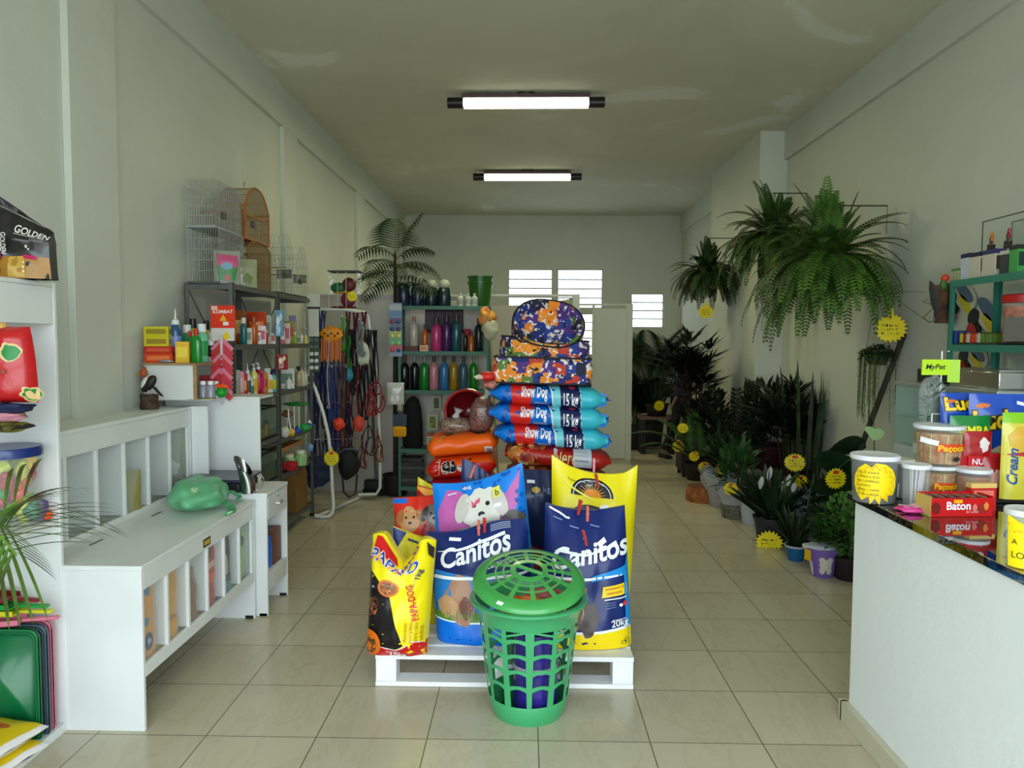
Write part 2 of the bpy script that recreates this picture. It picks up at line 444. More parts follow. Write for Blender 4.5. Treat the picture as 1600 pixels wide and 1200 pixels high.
def stand_bag(name, label, cat, BL, BR, TR, TL, yb, yt, D, z0, body, decor=None, group=None, full=.66, topf=None, bott=.9, rim=None, nu=26, nv=34, wr=1.5, rough=None, tp=.10, seed=0):
    P = [W(BL[0], BL[1], yb), W(BR[0], BR[1], yb), W(TR[0], TR[1], yt), W(TL[0], TL[1], yt)]
    P[0].z = P[1].z = z0
    o = (P[0]+P[1])/2; P = [p-o for p in P]
    w_ = ((P[1]-P[0]).length+(P[2]-P[3]).length)/2; h_ = ((P[3]-P[0]).length+(P[2]-P[1]).length)/2
    tf = topf or (lambda u: 0)
    def base(u, v):
        p = P[0].lerp(P[1], u).lerp(P[3].lerp(P[2], u), v)
        k = max(0, (v-.55)/.45); p.z += tf(u)*k*k
        return p
    def th(u, v):
        a = abs(2*u-1); e = max(0, 1-a**2.8)**.5
        pr = bott+(1-bott)*min(1, v/.15) if v < .15 else (1 if v < full else 1-(1-tp)*((v-full)/(1-full))**1.3)
        n = noise.noise(Vector((u*3.2+seed, v*3.5, seed)))*.16+noise.noise(Vector((u*9+seed, v*7, seed+4)))*.055
        c = max(0, (v-full)/(1-full))*.07*sin(u*23+v*5+seed)*(1-a)
        return D/2*e*pr*(1+n*wr)+D*c*wr*.6+.004
    def fr(u, v, off=0):
        uu = u = min(.995, max(.005, u)) if off else u; vv = v = min(.995, max(.003, v)) if off else v; p = base(u, v); p.y -= th(uu, vv)+off
        if v < .06: p.y += (.06-v)*D*1.2; p.z = max(p.z, 0)
        return p
    def bk(u, v):
        p = base(u, v); p.y += th(u, v)*.8
        if v < .06: p.z = max(p.z, 0)
        return p
    s = Sheet(w_, h_, fr); m = body if not isinstance(body, tuple) else PL(body, rough or .34)
    s.mats.append(m)
    s.mb.grid(lambda u, v: fr(u, v), nu, nv, 0); s.mb.grid(lambda u, v: bk(1-u, v), nu, nv, 0)
    s.mb.grid(lambda u, v: bk(u, 0).lerp(fr(u, 0), v), nu, 1, 0)
    if rim:
        s.mb.grid(lambda u, v: bk(u, 1).lerp(fr(u, 1), v)+Vector((0, 0, .001)), nu, 1, s.mi(rim))
    else:
        s.mb.grid(lambda u, v: fr(u, 1).lerp(bk(u, 1), v), nu, 1, 0)
    if decor: decor(s)
    r = obj(name, s.mb, s.mats, smooth='raw', loc=o)
    tag(r, label, cat, group)
    return r
def lie_bag(name, label, cat, Lp, Rp, y, th, dep, body, decor=None, group=None, ears=True, seed=0, nu=30, taper=.14, rz=0, z=None, sag=0, endk=.34):
    a = W(Lp[0], Lp[1], y); b = W(Rp[0], Rp[1], y)
    if z is not None: a.z, b.z = z
    o = (a+b)/2; Lh = (b-a)/2; L_ = Lh.length*2
    def prof(u):
        t = abs(2*u-1); k = 1-max(0, (t-(1-taper*2))/(taper*2))**2.2
        return max(endk, k)
    def pt(u, thn, off=0):
        # thn angle: 0 faces the front (-y), +90 up
        uu = min(1, max(0, u)); k = prof(uu); q = 1+.06*noise.noise(Vector((u*5+seed, thn*1.3, seed)))
        ca, sa = cos(thn), sin(thn); e = .75
        yy = -math.copysign(abs(ca)**e, ca)*(dep/2)*(.72+.28*k)*q; zz = math.copysign(abs(sa)**.6, sa)*(th/2)*k*q
        n = Vector((0, -ca, sa))*off
        return Lh*(2*u-1)+Vector((0, yy, zz+sag*sin(pi*uu)))+n
    s = Sheet(L_, th*1.45, lambda u, v, off: pt(u, (v-.5)*R(150), off)); s.mats.append(PL(body) if isinstance(body, tuple) else body)
    n = 22
    s.mb.grid(lambda t, u: pt(u, -2*pi*t), n, nu, 0, wrap=True, capv=True)
    if ears:
        for sg in (1,):
            d = -1 if sg == 0 else 1
            e0 = Lh*(2*sg-1)
            zz = [(-.5, 0), (-.42, .035), (-.15, .018), (0, .03), (.2, .016), (.42, .037), (.5, .005)]
            pts = [(e0+Vector((0, k*dep*.62, .006*sin(k*30)))) for k, _ in zz]
            out = [(e0+Vector((d*(q+.012), k*dep*.72, .012*sin(k*23+seed)))) for k, q in zz]
            for i in range(len(zz)-1):
                s.mb.quad(pts[i], pts[i+1], out[i+1], out[i], 0)
            # the flap seen from the front: seam corner standing out at the front end
            f0 = e0+Vector((-d*.05, -dep*.36, 0)); kz = th*.36
            s.mb.add(([(0, 0, kz), (d*.062, -.008, kz*.75), (d*.05, -.004, .012), (d*.068, 0, -kz*.25), (d*.05, .004, -kz*.9), (0, 0, -kz)],
                      [(0, 1, 2), (0, 2, 5), (2, 3, 4), (2, 4, 5)]), lambda p: f0+Vector(p), 0)
    if decor: decor(s)
    r = obj(name, s.mb, s.mats, smooth='raw', loc=o, rot=(0, 0, rz))
    return tag(r, label, cat, group)
# ---------------------------------------------------------------- pallet
WOODW = M((238, 238, 238), .55, mottle=.10, scale=9, bump=.25, bscale=40)
def pallet(loc, w_, d_, label, boards=9):
    t = T('pallet', label, 'pallet', loc)
    H_ = .15
    for i in range(boards):
        y = (d_-.095)*i/(boards-1)
        obj('deck_board', MB().box(0, w_, y, y+.095, H_-.022, H_), WOODW, t, bevel=.002)
    for x in (0, w_/2-.05, w_-.1):
        for y in (0, d_/2-.05, d_-.1):
            obj('block', MB().box(x+.002, x+.098, y, y+.1, .0225, H_-.0225), WOODW, t, bevel=.003)
        if x != w_/2-.05 or True: pass
    for y in (0, d_/2-.05, d_-.1):
        obj('bottom_board', MB().box(0, w_, y, y+.1, 0, .022), WOODW, t, bevel=.002)
    return t
pallet((-.69, 3.37, 0), 1.20, 1.06, 'white painted wooden pallet under the dog food sacks, nearest the basket')
pallet((-.69, 4.47, 0), 1.28, .95, 'white painted pallet hidden at the back under the piled sacks')
# ---------------------------------------------------------------- papa-dog sack
def d_papa(s):
    RED = (205, 20, 22); YEL = (246, 226, 20); BK = (22, 18, 20); OR = (225, 110, 20)
    s.poly([(0.0, .0), (1, .0), (1, .155), (.9, .15), (.75, .165), (.62, .10), (.5, .07), (.38, .085), (0, .15)], RED)
    s.line([(.0, .155), (.2, .125), (.38, .088), (.5, .072), (.62, .10), (.75, .167), (.9, .152), (1, .155)], .006, (235, 230, 225))
    s.poly([(0, .74), (.10, .70), (.22, .63), (.32, .62), (.36, .55), (.40, .46), (.5, .3), (.62, .12), (.5, .08), (.38, .095), (0, .16)], BK)
    s.ell(.08, .44, .11, .08, (165, 95, 50), wob=.3); s.ell(.05, .41, .05, .035, (120, 50, 50)); s.ell(.14, .47, .05, .05, (80, 45, 25), wob=.3); s.ell(.09, .60, .025, .01, (150, 160, 165))
    s.ell(.34, .61, .17, .075, (226, 120, 60)); s.ell(.34, .61, .135, .058, (150, 105, 75))
    rnd = random.Random(3)
    for i in range(26):
        a = rnd.random()*6.28; r = rnd.random()**.5
        s.ell(.34+.115*r*cos(a), .61+.048*r*sin(a), .017, .0075, rnd.choice([(196, 156, 118), (112, 72, 48), (165, 122, 88)]), n=8)
    s.ell(.08, .13, .20, .11, OR); s.ell(.06, .125, .15, .085, (92, 62, 34), wob=.1)
    s.poly([(.10, .995), (.42, .965), (.46, .90), (.28, .87), (.06, .90)], RED)
    s.poly([(.0, .90), (.28, .87), (.5, .86), (.48, .79), (.28, .795), (0, .83)], (235, 170, 70))
    s.text('PAPA-D', .00, .825, .045, (25, 60, 160), rot=-.10, bold=.03, shear=.25, outline=.045, oc=(240, 238, 230))
    s.text('PAPA-DOG', .86, .36, .030, (205, 35, 25), rot=R(104), bold=.03, width=.17, outline=.03, oc=(250, 190, 60))
    for i, t_ in enumerate(['Alimento', 'completo', 'para cães', 'adultos']):
        s.text(t_, .68+.085*i, .17, .017, (165, 85, 25), rot=R(90))
    s.text('1kg', .82, .70, .024, (30, 40, 90), rot=R(75), bold=.02); s.text('Super Premium', .74, .64, .008, (60, 60, 60), rot=R(75))
    s.text('15kg', .40, .02, .030, (245, 240, 235), rot=-.05, bold=.03); s.text('Peso Líquido', .36, .072, .009, (235, 220, 210), rot=-.12)
    s.poly([(.88, .99), (1, .95), (1, .86), (.92, .90)], (50, 45, 45)); s.text('PAPA-D', .52, .80, .024, (30, 60, 150), rot=.9, bold=.02, outline=.03, oc=(220, 70, 40))
stand_bag('dog_food_bag', 'yellow and red dog food bag with a black rottweiler, front left corner of the pallet', 'pet food bag',
          (574, 1010), (668, 1038), (682, 846), (583, 834), 3.40, 3.47, .20, .151, (246, 226, 20), d_papa, full=.8, tp=.3, bott=.55,
          topf=lambda u: -.10*max(0, 1-abs(u-.5)/.28)+.015*sin(u*9), seed=3)
def canitos(s, right):
    W_ = (240, 242, 245)
    if right:
        s.poly([(0, 0), (1, 0), (1, .155), (.6, .135), (.3, .115), (0, .10)], (245, 215, 10))
        s.line([(0, .105), (.3, .12), (.6, .14), (1, .16)], .012, W_)
        s.ell(.28, .30, .17, .20, (134, 98, 66), wob=.35, seed=2); s.ell(.36, .42, .13, .09, (150, 110, 72), wob=.4); s.ell(.5, .22, .12, .12, (70, 52, 44), wob=.5, seed=5); s.ell(.26, .17, .12, .05, (205, 180, 160), wob=.4)
        for i in range(16):
            x = .14+.02*i; s.line([(x, .16+.02*(i % 3)), (x+.03*((i % 3)-1), .24+.015*(i % 4)), (x+.02, .33)], [.003, .008, .002], (104, 72, 46) if i % 2 else (176, 134, 92))
        s.poly([(.93, .155), (1, .16), (1, .72), (.95, .60), (.55, .53), (.55, .49), (.93, .535)], (20, 140, 215))
        s.poly([(.0, .50), (.5, .50), (.95, .535), (.95, .545), (.5, .52), (0, .52)], W_)
        s.poly([(.66, .375), (.96, .40), (.96, .48), (.68, .455)], (245, 212, 15)); s.line([(.70, .435), (.92, .455)], .010, (210, 140, 30)); s.line([(.72, .405), (.90, .42)], .010, (210, 140, 30))
        s.line([(.69, .362), (.95, .378)], .005, W_)
        for i in range(3): s.line([(.70, .338-.016*i), (.82, .344-.016*i)], .002, (150, 160, 190))
        s.ell(.93, .335, .03, .018, (210, 60, 70)); s.ell(.88, .325, .02, .012, W_)
        s.text('20kg', .76, .175, .030, W_, rot=.06, bold=.02); s.text('Peso Líquido', .78, .215, .009, W_, rot=.06)
        s.line([(.86, .05), (.93, .10), (.975, .045), (.86, .05)], .0022, (60, 60, 20)); s.text('T', .907, .058, .016, (60, 60, 20))
        s.text('Canitos', .08, .565, .092, W_, rot=.21, bold=.035, shear=.28, width=.40)
        s.line([(.12, .70), (.3, .695), (.48, .68), (.6, .70), (.72, .725), (.86, .77)], [.002, .012, .012, .008, .012, .016], W_)
        s.poly([(.65, .735), (.74, .775), (.71, .81), (.62, .77)], (250, 250, 250))
        for a, b in ((.10, .93), (.30, .885), (.55, .90)): s.line([(a, b), (a+.11, b-.015)], .006, (120, 140, 185))
        s.line([(.05, .99), (.18, .965), (.26, .94), (.30, .94)], .010, W_)
    else:
        s.poly([(0, 0), (1, 0), (1, .20), (.6, .195), (.3, .205), (0, .23)], (0, 112, 220))
        s.poly([(0, .23), (.3, .205), (.6, .195), (1, .20), (1, .30), (0, .30)], (76, 132, 40)); s.line([(0, .235), (.3, .208), (.6, .197), (1, .205)], .008, W_)
        s.poly([(0, .30), (.9, .28), (.9, .60), (.45, .60), (.06, .67)], (40, 130, 205))
        s.ell(.28, .38, .15, .20, (168, 122, 92), wob=.25, seed=3); s.ell(.30, .52, .10, .11, (176, 128, 96), wob=.3); s.ell(.16, .36, .10, .10, (196, 150, 106), wob=.3); s.ell(.34, .34, .07, .10, (122, 74, 62), wob=.3)
        for i in range(18): s.line([(.02+.03*i, .25), (.03+.03*i, .30+.02*(i % 3))], [.006, .001], (110, 160, 60))
        s.poly([(.04, .60), (.5, .575), (1, .59), (1, .61), (.5, .60), (.05, .63)], W_)
        s.text('Canitos', .11, .68, .088, W_, rot=.17, bold=.035, shear=.28, width=.37); s.text('Carninos', .56, .655, .026, W_, rot=.17)
        s.line([(.10, .835), (.3, .84), (.5, .87), (.78, .915)], [.002, .012, .014, .014], W_)
        s.poly([(.22, .93), (.34, .915), (.345, .945), (.225, .96)], (250, 250, 250))
        for i in range(4): s.line([(.64, .985-.013*i), (.84, .992-.013*i)], .003, (170, 180, 205))
stand_bag('dog_food_bag', 'dark blue dog food bag with bright blue bottom band and white script lettering', 'pet food bag',
          (684, 1036), (842, 1036), (822, 812), (668, 830), 3.56, 3.68, .20, .151, (14, 36, 104), lambda s: canitos(s, False), full=.62, seed=1,
          topf=lambda u: -.015*sin(u*6.28))
stand_bag('dog_food_bag', 'dark blue dog food bag with yellow bottom band and a shaggy brown dog', 'pet food bag',
          (846, 1036), (986, 1036), (976, 792), (852, 788), 3.53, 3.66, .20, .151, (14, 36, 104), lambda s: canitos(s, True), full=.6, seed=8,
          topf=lambda u: .03*(abs(2*u-1)**2)-.02)
# ---------------------------------------------------------------- second row
def d_red(s):
    s.poly([(0, .95), (.25, .95), (.25, 1.0), (0, 1.0)], (0, 110, 210))
    dog(s, .30, .80, 1.9, (206, 150, 96), (176, 112, 62)); dog(s, .72, .83, 1.7, (120, 108, 100), (52, 48, 48), (190, 176, 166))
    s.poly([(.42, .6), (.55, .76), (.9, .70), (.9, .5), (.4, .5)], (150, 20, 18))
stand_bag('dog_food_bag', 'red dog food bag printed with a golden dog and a grey dog', 'pet food bag',
          (628, 1000), (702, 1000), (706, 772), (614, 778), 4.10, 4.14, .15, .151, (222, 44, 24), d_red, full=.7, seed=5)
def d_red2(s):
    s.poly([(.0, .97), (.3, .90), (1, .93), (1, 1), (.0, 1)], (245, 170, 20)); s.text('MA', .50, .86, .045, (235, 235, 235), bold=.03, rot=-.1)
    dog(s, .85, .76, 2.0, (214, 170, 120), (150, 100, 60), (60, 40, 36))
stand_bag('dog_food_bag', 'deep red dog food bag with an orange top edge, squeezed behind the golden dog bag', 'pet food bag',
          (650, 1000), (740, 1000), (728, 778), (652, 758), 4.27, 4.30, .13, .151, (196, 28, 22), d_red2, full=.7, seed=6)
def d_yb(s):
    s.poly([(0, .88), (.16, 1), (.02, 1), (0, .95)], (20, 40, 110)); s.poly([(0, .7), (.28, 1), (0, 1)], (20, 44, 120))
    s.line([(.3, .93), (.6, .92), (.98, .84)], .012, (36, 44, 92)); s.poly([(.9, .3), (1, .3), (1, .62), (.92, .72)], (30, 30, 36)); s.ell(.93, .5, .05, .05, (190, 180, 40))
stand_bag('dog_food_bag', 'crumpled yellow dog food bag with navy corner, wedged behind the rottweiler bag', 'pet food bag',
          (618, 1015), (704, 1020), (694, 846), (614, 822), 3.80, 3.84, .13, .151, (226, 208, 24), d_yb, full=.6, seed=9, topf=lambda u: -.02*u)
stand_bag('dog_food_bag', 'upright yellow bag tip showing behind the red dog bags by the green shelf', 'pet food bag',
          (650, 960), (710, 960), (682, 755), (653, 745), 4.40, 4.42, .08, .151, (235, 215, 20), None, full=.6, seed=12, topf=lambda u: -.03*u)
def d_blue(s):
    rnd = random.Random(5)
    s.poly([(.04, .4), (.05, .80), (.16, .95), (.30, .94), (.44, .84), (.62, .84), (.80, .85), (.97, .97), (.9, .75), (.75, .65), (.8, .4)], (196, 92, 170))
    for i in range(26):
        u = .35+rnd.random()*.62; v = .84+rnd.random()*.15
        if v < .85+.3*abs(u-.62)**1.0: continue
        s.ell(u, v, .018, .014, (8, 84, 178), wob=.8, n=9, seed=i)
    for i in range(10): s.ell(.90+rnd.random()*.08, .55+rnd.random()*.3, .018, .014, (8, 84, 178), wob=.8, n=9, seed=i)
    dog(s, .52, .78, 2.1, (225, 220, 210), (205, 198, 190)); s.ell(.56, .66, .16, .08, (216, 210, 200), wob=.3)
    s.poly([(.42, .86), (.45, .83), (.47, .85), (.52, .865), (.51, .83), (.47, .82), (.43, .80)], (224, 90, 122))
    s.ell(.84, .66, .14, .07, (84, 76, 74), wob=.3)
    s.poly([(.66, .84), (.74, .845), (.735, .92), (.66, .915)], (226, 224, 90)); s.text('b', .68, .855, .032, (60, 60, 20), bold=.02)
    s.poly([(.66, .775), (.735, .775), (.735, .80), (.66, .80)], (246, 246, 246))
    s.text('dog', .34, .945, .022, (235, 240, 250), rot=.16, bold=.02); s.line([(.17, .915), (.27, .93)], .010, (225, 190, 225))
stand_bag('dog_food_bag', 'sky blue and pink dog food bag with a fluffy white dog', 'pet food bag',
          (690, 1010), (842, 1010), (816, 722), (676, 755), 3.86, 3.95, .15, .151, (6, 128, 226), d_blue, full=.7, seed=14,
          topf=lambda u: -.04*sin(pi*u))
stand_bag('dog_food_bag', 'navy folded bag top clipped behind the white dog bag', 'pet food bag',
          (716, 1000), (800, 1000), (794, 752), (722, 716), 4.12, 4.14, .10, .151, (22, 48, 104), None, full=.5, seed=15, topf=lambda u: .05*(1-u)*u-.08*u*u)
def d_navy(s):
    s.poly([(.34, .90), (.50, .90), (.50, .925), (.34, .925)], (240, 240, 245)); s.ell(.52, .85, .09, .024, (206, 166, 60))
    s.line([(.30, .79), (.48, .80)], .016, (90, 104, 140)); s.text('kg', .66, .83, .034, (120, 140, 180))
    s.poly([(.3, .1), (.9, .1), (.9, .42), (.6, .36), (.3, .4)], (196, 60, 30)); s.poly([(.3, 0), (.9, 0), (.9, .22), (.3, .2)], (60, 150, 170))
stand_bag('dog_food_bag', 'plain navy dog food bag between the sky blue bag and the yellow sun bag', 'pet food bag',
          (795, 1000), (885, 1000), (872, 735), (798, 733), 4.30, 4.32, .12, .151, (26, 40, 82), d_navy, full=.8, seed=16)
def d_fost(s):
    s.ell(.47, .80, .25, .15, (20, 20, 24), a0=0, a1=180); s.ell(.47, .80, .225, .135, (225, 225, 225), a0=0, a1=180); s.ell(.47, .80, .215, .128, (28, 26, 34), a0=0, a1=180)
    for i in range(11):
        a = R(12+15.6*i); s.poly([(.47+.07*cos(a-.13), .80+.045*sin(a-.13)), (.47+.18*cos(a), .80+.115*sin(a)), (.47+.07*cos(a+.13), .80+.045*sin(a+.13))], (236, 160, 30))
    s.ell(.47, .80, .10, .06, (232, 140, 30), a0=0, a1=180)
    s.ell(.44, .60, .27, .14, (20, 20, 24), a0=0, a1=180); s.ell(.44, .60, .235, .125, (44, 46, 66), a0=0, a1=180); s.ell(.46, .60, .12, .07, (230, 120, 30), a0=0, a1=180)
    s.text('FOSTER', .10, .50, .062, (232, 232, 232), bold=.01, width=.34, outline=.07, oc=(36, 40, 60))
    s.line([(.05, .93), (.2, .86), (.4, .80), (.5, .78)], [.004, .01, .012, .004], (250, 240, 110)); s.text('Super', .18, .905, .014, (110, 110, 40), rot=-.2)
    s.poly([(.56, .71), (.66, .72), (.66, .755), (.56, .745)], (245, 245, 245))
stand_bag('dog_food_bag', 'tall bright yellow dog food bag with a rising sun emblem', 'pet food bag',
          (862, 1000), (982, 1000), (996, 736), (862, 716), 4.04, 4.12, .17, .151, (246, 228, 10), d_fost, full=.6, seed=18, wr=1.4,
          topf=lambda u: .035*max(0, (u-.85)/.15)-.045*sin(pi*u)+.02*max(0, 1-u/.2))
# ---------------------------------------------------------------- lying stacks
def d_show(s):
    s.poly([(.0, 0), (.25, 0), (.25, 1), (0, 1)], (6, 120, 216)); rnd = random.Random(2)
    for i in range(14): s.ell(.02+rnd.random()*.24, rnd.random(), .022, .09, (6, 72, 160), wob=.9, n=9, seed=i)
    s.poly([(.20, 0), (.33, 0), (.40, 1), (.17, 1)], (214, 40, 30))
    for i in range(12): s.ell(.40+rnd.random()*.2, rnd.random(), .02, .08, (6, 76, 166), wob=.9, n=9, seed=i+20)
    s.poly([(.57, 0), (.62, 0), (.62, 1), (.52, 1)], (120, 205, 215)); s.line([(.56, .0), (.535, .6), (.50, .98)], [.010, .010, .004], (222, 232, 232))
    s.poly([(.62, 0), (.80, 0), (.77, 1), (.60, 1)], (24, 34, 82)); s.poly([(.80, 0), (1, 0), (1, 1), (.77, 1)], (60, 186, 204)); s.line([(.80, 0), (.785, .4), (.77, 1)], .004, (220, 235, 240))
    s.text('Show Dog', .27, .50, .045, (240, 240, 245), rot=0, bold=.035, width=.165, shear=.1); s.line([(.38, .36), (.50, .36)], .014, (120, 140, 190))
    s.text('15 kg', .625, .34, .046, (238, 240, 245), bold=.03, width=.098); s.ell(.71, .84, .03, .10, (200, 60, 80), wob=.2)
G_ = 'show dog sacks stacked flat on the right pile'
lie_bag('dog_food_sack', 'topmost of the three blue sacks lying under the patterned pet beds', 'pet food sack', (768, 611), (941, 622), 4.86, .128, .44, (10, 118, 212), d_show, seed=1)
lie_bag('dog_food_sack', 'middle one of the three blue sacks lying in the right pile', 'pet food sack', (766, 641), (942, 653), 4.84, .128, .44, (10, 118, 212), d_show, seed=2)
lie_bag('dog_food_sack', 'lowest of the three blue sacks, resting on the maroon sack', 'pet food sack', (774, 672), (945, 684), 4.85, .128, .44, (10, 118, 212), d_show, seed=3)
def d_nero(s):
    s.poly([(0.02, 0), (.36, 0), (.30, .5), (.42, 1), (0.02, 1)], (196, 120, 52)); rnd = random.Random(8)
    for i in range(26): s.ell(.05+rnd.random()*.27, .05+rnd.random()*.9, .03, .07, rnd.choice([(226, 180, 92), (150, 52, 30), (240, 206, 130), (120, 30, 22)]), wob=.9, n=10, seed=i)
    s.text('Nero', .44, .42, .05, (232, 205, 120), shear=.2); s.ell(.475, .72, .02, .08, (210, 205, 215), wob=.7)
    s.poly([(.64, .36), (.81, .36), (.81, .86), (.64, .86)], (190, 194, 204))
    for i in range(3): s.line([(.655, .5+.1*i), (.78, .5+.1*i)], .002, (130, 134, 150))
lie_bag('dog_food_sack', 'maroon sack with gold lettering and pale label under the blue sacks', 'pet food sack', (790, 703), (950, 715), 4.82, .135, .46, (170, 26, 16), d_nero, seed=4, ears=False)
lie_bag('dog_food_sack', 'second maroon sack, half hidden by the yellow bag', 'pet food sack', (792, 736), (948, 747), 4.84, .128, .46, (160, 22, 16), d_nero, seed=5, ears=False)
for i in range(4):
    z = .640-.138*i
    lie_bag('dog_food_sack', 'navy sack low in the right pile, %s' % ['just under the maroon sacks', 'second under the maroon sacks', 'third under the maroon sacks', 'at the very bottom on the pallet'][i], 'pet food sack',
            (790, 760), (948, 770), 4.86, .132, .44, (24, 34, 78), None, seed=6+i, ears=False, z=(z, z-.006))
def d_or1(s):
    s.line([(.18, .62), (.20, .80), (.30, .90), (.5, .98)], .014, (190, 160, 90)); s.poly([(.22, .86), (.34, .98), (.44, 1), (.30, .84)], (60, 44, 26))
    s.poly([(.62, .92), (.72, .80), (.82, .84), (.84, 1), (.6, 1)], (50, 40, 34)); s.poly([(.82, .18), (.93, .18), (.93, .46), (.82, .48)], (216, 206, 200))
    for i in range(7): s.line([(.84+.012*i, .22), (.84+.012*i, .42)], .003, (60, 60, 70))
def d_or2(s):
    s.poly([(.02, 0), (1, 0), (1, .55), (.72, .62), (.02, .95)], (206, 22, 16))
    s.text('1estr', .10, .42, .075, (22, 18, 20), rot=.10, bold=.05, shear=.15, width=.26, outline=.06, oc=(232, 222, 210))
lie_bag('dog_food_sack', 'orange sack on top of the left pile, under the clear pellet bags', 'pet food sack', (673, 694), (779, 685), 5.02, .150, .46, (240, 96, 10), d_or1, seed=21, ears=False, taper=.10)
lie_bag('dog_food_sack', 'orange and red sack with big black letters, second in the left pile', 'pet food sack', (672, 728), (777, 719), 5.0, .138, .46, (236, 88, 10), d_or2, seed=22, ears=False, taper=.10)
for i in range(4):
    z = .645-.138*i
    lie_bag('dog_food_sack', ['crimson sack third in the left pile, shaded above the white dog bag', 'crimson sack fourth in the left pile', 'crimson sack fifth in the left pile', 'crimson sack at the bottom of the left pile'][i], 'pet food sack',
            (675, 750), (777, 750), 5.0, .134, .46, (170, 20, 40), None, seed=23+i, ears=False, z=(z-.004, z), taper=.1)
# clear bags of pellets, dome
def pellet_bag(label, px, py, y, r, c, tilt=0):
    p = W(px, py, y); t = T('pellet_bag', label, 'pet food bag', (p.x, p.y, p.z-r[2]), 0)
    m = M(c, .25, c2=tuple(int(q*.62) for q in c), scale=60, coat=.5, bump=.5, bscale=60)
    obj('pellets', MB().at(ry=tilt).blob((0, 0, r[2]), r, 14, k=.12, seed=px, e=.8), m, t, smooth=60)
    k = MB().at(ry=tilt); q = r[2]*1.9
    k.tube([(0, 0, q), (.01, 0, q+.03), (.02, 0, q+.06)], [.03, .014, .035], 8); obj('twisted_top', k, M((215, 210, 205), .2, alpha=.6), t)
    return t
pellet_bag('low clear bag of tan pellets lying on the orange sack', 712, 664, 4.97, (.115, .10, .055), (150, 122, 102))
pellet_bag('large upright clear bag of reddish brown pellets beside the maroon dome', 749, 648, 4.93, (.085, .09, .115), (140, 92, 80), .15)
t = T('pet_house', 'maroon plastic dome pet house tipped open behind the pellet bags', 'pet house', W(732, 672, 5.16), 0)
def dome(u, v, r=1):
    a = 2*pi*u; th = v*pi*.5
    return Vector((.150*r*cos(a)*cos(th), -.13+.2*sin(th)*r, .145+.145*r*sin(a)*cos(th)))
m = MB().grid(lambda u, v: dome(u, v), 32, 10, 0, wrap=True); m.grid(lambda u, v: dome(u, v, .94), 32, 10, 0, wrap=True)
obj('shell', m, M((110, 16, 20), .25, coat=.5), t)
obj('rim', MB().tube([(.150*cos(a/24*2*pi), -.13, .145+.145*sin(a/24*2*pi)) for a in range(24)], .010, 8, closed=True), M((150, 26, 28), .25, coat=.5), t)
# ---------------------------------------------------------------- patterned pet beds
def cloth():
    m, nt, b, L = nodes_mat('patchwork_cloth')
    tc = nt.nodes.new('ShaderNodeTexCoord')
    v = nt.nodes.new('ShaderNodeTexVoronoi'); v.inputs['Scale'].default_value = 14; v.inputs['Randomness'].default_value = .75; v.distance = 'CHEBYCHEV'; L(tc.outputs['Object'], v.inputs['Vector'])
    sp = nt.nodes.new('ShaderNodeSeparateColor'); L(v.outputs['Color'], sp.inputs['Color'])
    r = nt.nodes.new('ShaderNodeValToRGB'); r.color_ramp.interpolation = 'CONSTANT'; L(sp.outputs['Red'], r.inputs['Fac'])
    cs = [(30, 40, 110), (76, 44, 120), (24, 52, 130), (228, 132, 30), (28, 28, 60), (86, 48, 130), (40, 60, 140), (190, 60, 40), (230, 140, 36), (90, 120, 50)]
    el = r.color_ramp.elements
    while len(el) < len(cs): el.new(.5)
    for i, c in enumerate(cs): el[i].position = i/len(cs); el[i].color = lin(c)
    n = nt.nodes.new('ShaderNodeTexNoise'); n.inputs['Scale'].default_value = 34; n.inputs['Detail'].default_value = 2.5; L(tc.outputs['Object'], n.inputs['Vector'])
    r2 = nt.nodes.new('ShaderNodeValToRGB'); r2.color_ramp.interpolation = 'CONSTANT'; r2.color_ramp.elements[0].color = (0, 0, 0, 1); r2.color_ramp.elements[1].position = .585; r2.color_ramp.elements[1].color = (1, 1, 1, 1); L(n.outputs['Fac'], r2.inputs['Fac'])
    mx = nt.nodes.new('ShaderNodeMix'); mx.data_type = 'RGBA'; L(r2.outputs['Color'], mx.inputs['Factor']); L(r.outputs['Color'], mx.inputs[6]); mx.inputs[7].default_value = lin((222, 214, 206))
    n3 = nt.nodes.new('ShaderNodeTexNoise'); n3.inputs['Scale'].default_value = 26; L(tc.outputs['Object'], n3.inputs['Vector'])
    r3 = nt.nodes.new('ShaderNodeValToRGB'); r3.color_ramp.interpolation = 'CONSTANT'; r3.color_ramp.elements[0].color = (1, 1, 1, 1); r3.color_ramp.elements[1].position = .36; r3.color_ramp.elements[1].color = (0, 0, 0, 1); L(n3.outputs['Fac'], r3.inputs['Fac'])
    m2 = nt.nodes.new('ShaderNodeMix'); m2.data_type = 'RGBA'; L(r3.outputs['Color'], m2.inputs['Factor']); L(mx.outputs[2], m2.inputs[6]); m2.inputs[7].default_value = lin((24, 22, 34))
    L(m2.outputs[2], b.inputs['Base Color']); b.inputs['Roughness'].default_value = .8
    return m
CL = cloth(); PIPE = M((16, 14, 18), .6)
def rrect(w_, d_, r, n=6):
    p = []
    for cx, cy, a0 in ((w_/2-r, d_/2-r, 0), (-w_/2+r, d_/2-r, 90), (-w_/2+r, -d_/2+r, 180), (w_/2-r, -d_/2+r, 270)):
        for i in range(n+1):
            a = R(a0+90*i/n); p.append((cx+r*cos(a), cy+r*sin(a)))
    return p
